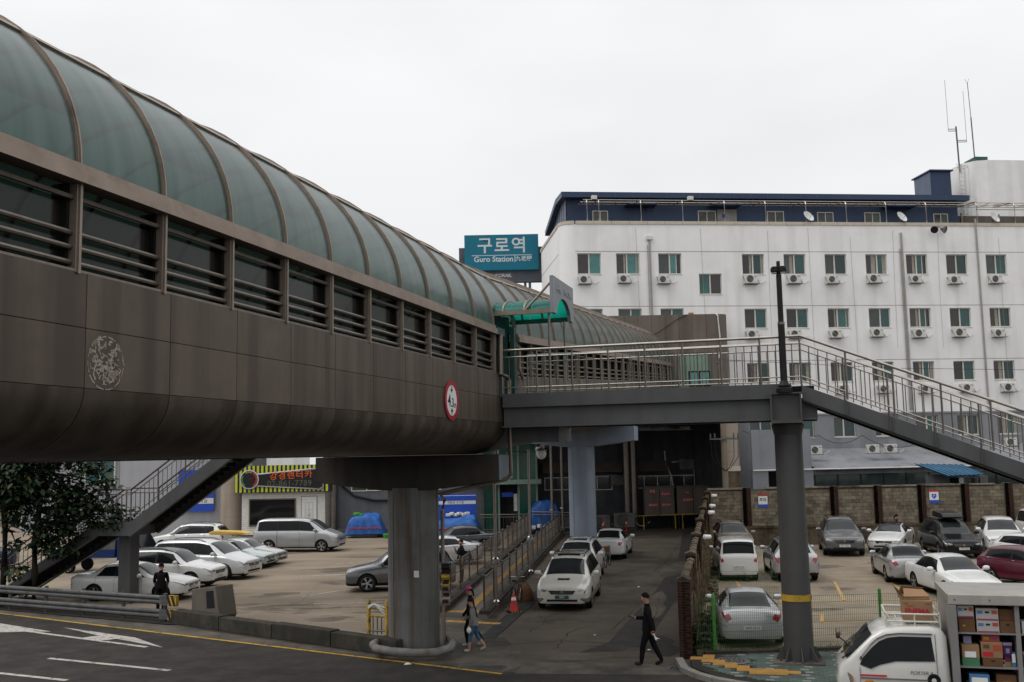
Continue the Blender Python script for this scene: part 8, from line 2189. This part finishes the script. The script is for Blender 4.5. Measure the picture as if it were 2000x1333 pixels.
bt_ = empty('paper_roll', Mp @ (pp + fd * 0.02), e.rotation_euler.z, 'white paper roll in the rear hand of the walking man in black', 'paper')
MB().tube([(-0.01, 0, 0.02), (-0.06, 0.0, -0.12)], 0.022, 8).build('roll', WHITES, bt_, smooth=True); MB().tube([(-0.06, 0, -0.12), (-0.063, 0, -0.128)], 0.018, 8).build('end', WHITEP, bt_)
person('woman in magenta cap and black clothes walking left behind a companion', (-1.30, 29.3), 172, 1.62, 6, (24, -8), (30, 26), ((8, 30), (-10, 20)), (10, 10), (14, 0), CLB, CLT, SHW, skirt=0.12, cap=MAG, pony=True, female=True, waist=1.0)
e2, n2, V2, pl2 = person('person in grey top and cropped jeans walking left close to the magenta cap', (-1.22, 28.55), 174, 1.42, 8, (16, -12), (10, 26), ((-8, 30), (10, 60)), (12, 12), (14, 0), CLG, JEAN, SHW, sleeve='long', leg='crop', skirt=0.08, hair='short', female=True)
Mp2 = Matrix.Translation(e2.location) @ Matrix.Rotation(e2.rotation_euler.z, 4, 'Z')
bg_ = empty('white_bag', Mp2 @ (pl2[0][0]), e2.rotation_euler.z, 'small white plastic bag carried beside the grey top', 'bag')
MB().grid(lambda u, v: (0.07 * math.cos(6.283 * u) * math.sin(math.pi * (0.05 + 0.95 * v)), 0.05 * math.sin(6.283 * u) * math.sin(math.pi * (0.05 + 0.95 * v)), 0.02 - 0.2 * v), 12, 6).build('bag', WHITES, bg_, smooth=True)
person('man in black with hand at his face standing behind the walkway railing', (-2.35, 43.6), 200, 1.74, 0, (2, -2), (3, 3), ((-5, 20), (28, 128)), (8, 6), (8, 20), CLB, CLT, PLAS, sleeve='short', skirt=0.08)
person('man in black shirt seen from behind standing behind the guard rail end', (-12.75, 36.5), 100, 1.72, 0, (2, -3), (4, 4), ((8, 30), (8, 40)), (10, 10), (10, 10), CLB, CLT, PLAS, sleeve='short', skirt=0.08)
person('person in dark clothes standing left of the black minivan', (20.5, 54.6), -20, 1.70, 2, (3, -4), (4, 6), ((15, 60), (10, 30)), (8, 8), (12, 0), CLB, JEAN, PLAS, skirt=0.1, pony=True)
person('person in dark clothes behind the black minivan by its open door', (23.2, 55.2), 200, 1.72, 4, (3, -4), (4, 6), ((15, 40), (10, 40)), (8, 8), (8, 0), CLB, CLT, PLAS, skirt=0.1)

# ================================================================= cones, bollards, bicycles
def cone(nm, x, y, lab, s=1.0):
    e = empty(nm, (x, y, 0.01), 0.4, lab, 'traffic cone'); e.scale = (s,) * 3
    b = MB().b2(-0.24, 0.24, -0.24, 0.24, 0, 0.06).build('base', BLACKM, e, bevel=0.015)
    for k in range(4): MB().b2(-0.2 + k * 0.12, -0.14 + k * 0.12, -0.246, -0.2405, 0.005, 0.055).build('base_stripe', YELL, b)
    MB().lathe([(0.19, 0.06), (0.175, 0.08), (0.12, 0.38), (0.075, 0.62), (0.045, 0.74), (0.03, 0.75)], n=20).build('cone', RED, e, smooth=True)
    MB().lathe([(0.106, 0.47), (0.108, 0.47), (0.082, 0.60), (0.08, 0.60)], n=20).build('white_band', WHITES, e, smooth=True)
cone('traffic_cone', -0.12, 35.3, 'red traffic cone with white band and striped base by the walkway end', 0.85)
cone('traffic_cone.001', 11.2, 56.4, 'dark red cone in the corner beside the taupe suv', 1.4)
for i, (x, y, lab) in enumerate(((5.9, 68.5, 'leftmost red flexible bollard by the yard air conditioners'), (6.1, 70.2, 'middle red flexible bollard by the yard air conditioners'), (7.6, 69.6, 'red flexible bollard before the twin ducts'))):
    e = empty('bollard' + ('.%03d' % i if i else ''), (x, y, 0), 0, lab, 'bollard', 'red flexible bollards')
    MB().lathe([(0.14, 0), (0.14, 0.04), (0.05, 0.06), (0.05, 0.72), (0.03, 0.75)], n=12).build('post', RED, e, smooth=True); MB().lathe([(0.051, 0.5), (0.053, 0.5), (0.053, 0.6), (0.051, 0.6)], n=12).build('band', WHITES, e)
def bicycle(nm, x, y, yaw, lab, basket):
    e = empty(nm, (x, y, 0.01), rad(yaw), lab, 'bicycle')
    for wx in (-0.5, 0.5):
        n = 28; pts = [(wx + 0.32 * math.cos(2 * math.pi * k / n), 0, 0.34 + 0.32 * math.sin(2 * math.pi * k / n)) for k in range(n + 1)]
        w = MB().tube(pts, 0.02, 6, cap=False).build('wheel', RUBBER, e, smooth=True)
        m = MB()
        for k in range(10): m.tube([(wx, 0, 0.34), (wx + 0.31 * math.cos(k * .628), 0, 0.34 + 0.31 * math.sin(k * .628))], 0.003, 3)
        tag(m.build('spokes', STEEL, w), kind='stuff')
    m = MB().tube([(-0.5, 0, 0.34), (-0.08, 0, 0.30), (0.36, 0, 0.72), (-0.18, 0, 0.74), (-0.5, 0, 0.34)], 0.016, 6).tube([(-0.08, 0, 0.3), (-0.22, 0, 0.86)], 0.016, 6).tube([(0.5, 0, 0.34), (0.36, 0, 0.72), (0.32, 0, 0.95)], 0.016, 6); m.build('frame', GREEND if basket else GALV, e, smooth=True)
    MB().tube([(0.22, -0.26, 0.98), (0.33, -0.1, 0.96), (0.33, 0.1, 0.96), (0.22, 0.26, 0.98)], 0.013, 6).build('handlebar', STEEL, e)
    MB().prism([(-0.36, -0.02), (-0.34, -0.08), (-0.2, -0.05), (-0.08, 0), (-0.2, 0.05), (-0.34, 0.08)], 0.86, 0.92).build('saddle', PLAS, e)
    MB().tube([(-0.08, -0.12, 0.2), (-0.08, -0.06, 0.3), (-0.08, 0.06, 0.3), (-0.08, 0.12, 0.4)], 0.01, 5).build('crank', STEEL, e)
    if basket: MB().b2(-0.75, -0.35, -0.2, 0.2, 0.72, 1.0).build('crate', CBRN, e, bevel=0.01)
    return e
bicycle('bicycle', -0.02, 36.9, 76, 'old bicycle leaning at the walkway railing behind the traffic cone', False)
bicycle('bicycle.001', 4.35, 48.4, 74, 'bicycle with a brown crate between the white suv and the white sedan', True)
rg = empty('covered_load', (0.25, 38.1, 0), 0.2, 'dark sagging bag covering a load behind the bicycle', 'bag')
MB().grid(lambda u, v: (0.36 * math.cos(6.283 * u) * math.sin(math.pi * (0.02 + .5 * v)) * (1 + .1 * math.sin(20 * u)), 0.5 * math.sin(6.283 * u) * math.sin(math.pi * (0.02 + .5 * v)), 0.62 * math.cos(math.pi * .5 * v) + 0.03 * math.sin(17 * u)), 20, 8).build('sack', CBRN, rg, smooth=True, angle=180)

# ================================================================= dark broad-leaved tree at the left
def leaf_mesh(mat):
    m = MB()
    m.add([(0, 0, 0), (0.09, 0.07, 0.02), (0.20, 0.085, 0.015), (0.33, 0.0, -0.03), (0.20, -0.085, 0.015), (0.09, -0.07, 0.02), (0.17, 0, -0.012)], [(0, 6, 1), (1, 6, 2), (2, 6, 3), (3, 6, 4), (4, 6, 5), (5, 6, 0)])
    return m.mesh('leaf', mat, recalc=False)
LM = [leaf_mesh(x) for x in LEAFM]
def tree(nm, base, trunk, blobs, nleaf, nobj, lab, seed, s=1.0):
    r = random.Random(seed)
    e = empty(nm, (base[0], base[1], 0), 0, lab, 'tree')
    MB().tube(trunk, lambda t: 0.15 - 0.07 * t, 10).build('trunk', BARK, e, smooth=True)
    tops = trunk
    for c, rr in blobs:
        st_ = min(tops, key=lambda p: (Vector(p) - Vector(c)).length - 0.2 * p[2])
        a = Vector(st_); b = Vector(c)
        MB().tube([a, a.lerp(b, .5) + Vector((r.uniform(-.2, .2), r.uniform(-.2, .2), 0.15)), b], 0.045, 6, r1=0.015).build('branch', BARK, e, smooth=True)
    vol = [rr[0] * rr[1] * rr[2] for c, rr in blobs]; tot = sum(vol)
    rest = MB(); cnt = 0
    items = []
    for i in range(nleaf):
        q = r.uniform(0, tot); k = 0
        while q > vol[k] and k < len(vol) - 1: q -= vol[k]; k += 1
        c, rr = blobs[k]
        d = Vector((r.gauss(0, 1), r.gauss(0, 1), r.gauss(0, 1))).normalized() * (r.random() ** 0.45)
        p = Vector((c[0] + d.x * rr[0], c[1] + d.y * rr[1], c[2] + d.z * rr[2]))
        items.append((p, r.uniform(0, 6.28), r.uniform(-1.0, 0.25), r.uniform(-.7, .7), r.uniform(0.55, 1.2) * s, r.choices((0, 1, 2, 3), (5, 4, 5, 0.35))[0]))
    items.sort(key=lambda t: t[0].y)          # the ones on the camera side first
    for i, (p, az, tl, rl_, sc_, mi) in enumerate(items):
        M_ = Matrix.Rotation(az, 3, 'Z') @ Matrix.Rotation(-tl, 3, 'Y') @ Matrix.Rotation(rl_, 3, 'X')
        if i < nobj:
            o = link('leaf', LM[mi], e, p); o.rotation_euler = M_.to_euler(); o.scale = (sc_,) * 3
        else:
            me = LM[mi]; rest.mi = mi
            rest.add([p + M_ @ (Vector(v.co) * sc_) for v in me.vertices], [tuple(pp_.vertices) for pp_ in me.polygons])
    tag(rest.build('foliage', LEAFM, e, recalc=False), kind='stuff')
    return e
tree('broadleaf_tree', (-18.35, 38.7), [(0, 0, 0), (0.02, 0, 1.2), (-0.05, 0.05, 2.4), (0.1, 0, 3.6), (0.05, 0.1, 5.0), (0.2, 0, 6.4)],
     [((-0.4, 0, 4.9), (1.3, 1.2, 1.0)), ((0.9, 0.1, 4.3), (1.1, 1.0, 0.75)), ((1.6, 0.0, 3.55), (1.0, 0.8, 0.6)), ((0.5, 0.2, 3.2), (1.0, 0.9, 0.7)), ((2.5, 0.1, 4.6), (0.75, 0.5, 0.35)), ((2.6, 0.0, 3.15), (0.8, 0.5, 0.35)), ((3.4, 0.2, 3.05), (0.6, 0.4, 0.3)), ((0.2, 0.1, 2.5), (0.6, 0.6, 0.5)), ((1.9, 0, 5.2), (0.9, 0.7, 0.4)), ((0.4, 0.2, 6.1), (1.6, 1.4, 0.9)), ((1.3, 0.1, 2.75), (0.6, 0.5, 0.35)), ((2.1, 0.2, 3.9), (0.8, 0.6, 0.5)), ((3.0, 0.1, 3.6), (0.6, 0.4, 0.35)), ((-0.8, 0, 3.9), (0.9, 0.8, 0.7)), ((0.9, 0.0, 2.2), (0.7, 0.5, 0.4)), ((3.9, 0.2, 3.5), (0.45, 0.3, 0.25))], 5600, 290, 'dark broad leaved tree whose branches reach over the left stairs', 21, 0.85)
tree('broadleaf_tree.001', (-19.75, 39.1), [(0, 0, 0), (0.05, 0, 1.5), (0.0, 0.05, 3.0), (-0.15, 0, 4.6), (-0.2, 0, 6.2)],
     [((-0.3, 0.1, 5.4), (1.1, 1.0, 1.0)), ((0.2, 0.0, 4.3), (0.7, 0.7, 0.6)), ((0.35, -0.1, 3.2), (0.45, 0.45, 0.4)), ((0.45, 0, 2.4), (0.4, 0.35, 0.3)), ((-0.8, 0.3, 4.2), (0.9, 0.8, 0.7)), ((0.55, -0.1, 1.35), (0.4, 0.3, 0.35))], 1700, 120, 'dark tree trunk with drooping leaves at the left picture edge', 22)
# bush at the foot of the alley wall
def bush(nm, c, rr, n, lab, seed, s=0.5, yel=0.2):
    r = random.Random(seed); e = empty(nm, c, 0, lab, 'bush')
    m = MB()
    for i in range(n):
        d = Vector((r.gauss(0, 1), r.gauss(0, 1), abs(r.gauss(0, 1)))).normalized() * (r.random() ** 0.4)
        p = Vector((d.x * rr[0], d.y * rr[1], d.z * rr[2])); M_ = Matrix.Rotation(r.uniform(0, 6.28), 3, 'Z') @ Matrix.Rotation(r.uniform(-.4, 1.0), 3, 'Y')
        mi = r.choice((0, 1, 2)); m.mi = mi; sc_ = s * r.uniform(.6, 1.3)
        m.add([p + M_ @ (Vector(v.co) * sc_) for v in LM[mi].vertices], [tuple(q.vertices) for q in LM[mi].polygons])
    tag(m.build('foliage', LEAFM, e, recalc=False), kind='stuff')
    m = MB()
    for i in range(8): m.tube([(0, 0, 0), (r.uniform(-.5, .5) * rr[0], r.uniform(-.5, .5) * rr[1], rr[2] * .8)], 0.012, 4)
    m.build('stems', BARK, e)
bush('bush', (4.95, 27.9, 0), (0.42, 0.6, 0.75), 420, 'dark green bush at the foot of the alley wall pier', 4)
bush('bush.001', (9.5, 42.5, 0), (0.25, 0.6, 0.6), 140, 'small weed bush left of the white boxy car', 5, 0.4)
bush('bush.002', (5.9, 31.0, 0), (0.25, 1.2, 0.5), 260, 'weeds growing along the lot side of the alley wall', 6, 0.35)
# litter
LIT = ['beside the alley wall pier', 'in the dark patch left of the alley wall', 'in the alley behind the walking man', 'on the road edge below the rusty pillar', 'far up the alley beside the white suv', 'in the alley left of the coping wall', 'just behind the walking man', 'below the mesh fence right of the pier', 'below the mesh fence left of the pier']
for i, (x, y, s_) in enumerate(((4.0, 29.8, .12), (3.95, 29.6, .08), (2.3, 30.6, .04), (-2.9, 26.95, .10), (1.9, 43, .05), (4.9, 41, .06), (3.6, 28.2, .05), (8.0, 27.2, .12), (7.2, 27.15, .09))):
    o = MB().add([(-s_, -s_ * .6, 0), (s_, -s_ * .5, 0.01), (s_ * .9, s_ * .5, 0), (-s_ * .8, s_ * .6, 0.015), (0, 0, s_ * .5)], [(0, 1, 4), (1, 2, 4), (2, 3, 4), (3, 0, 4)]).build('paper_scrap', WHITES, None, (x, y, 0.012))
    tag(o, 'scrap of white litter ' + LIT[i], 'litter', 'scraps of white litter on the ground')
bpy.data.scenes.remove(TMP)
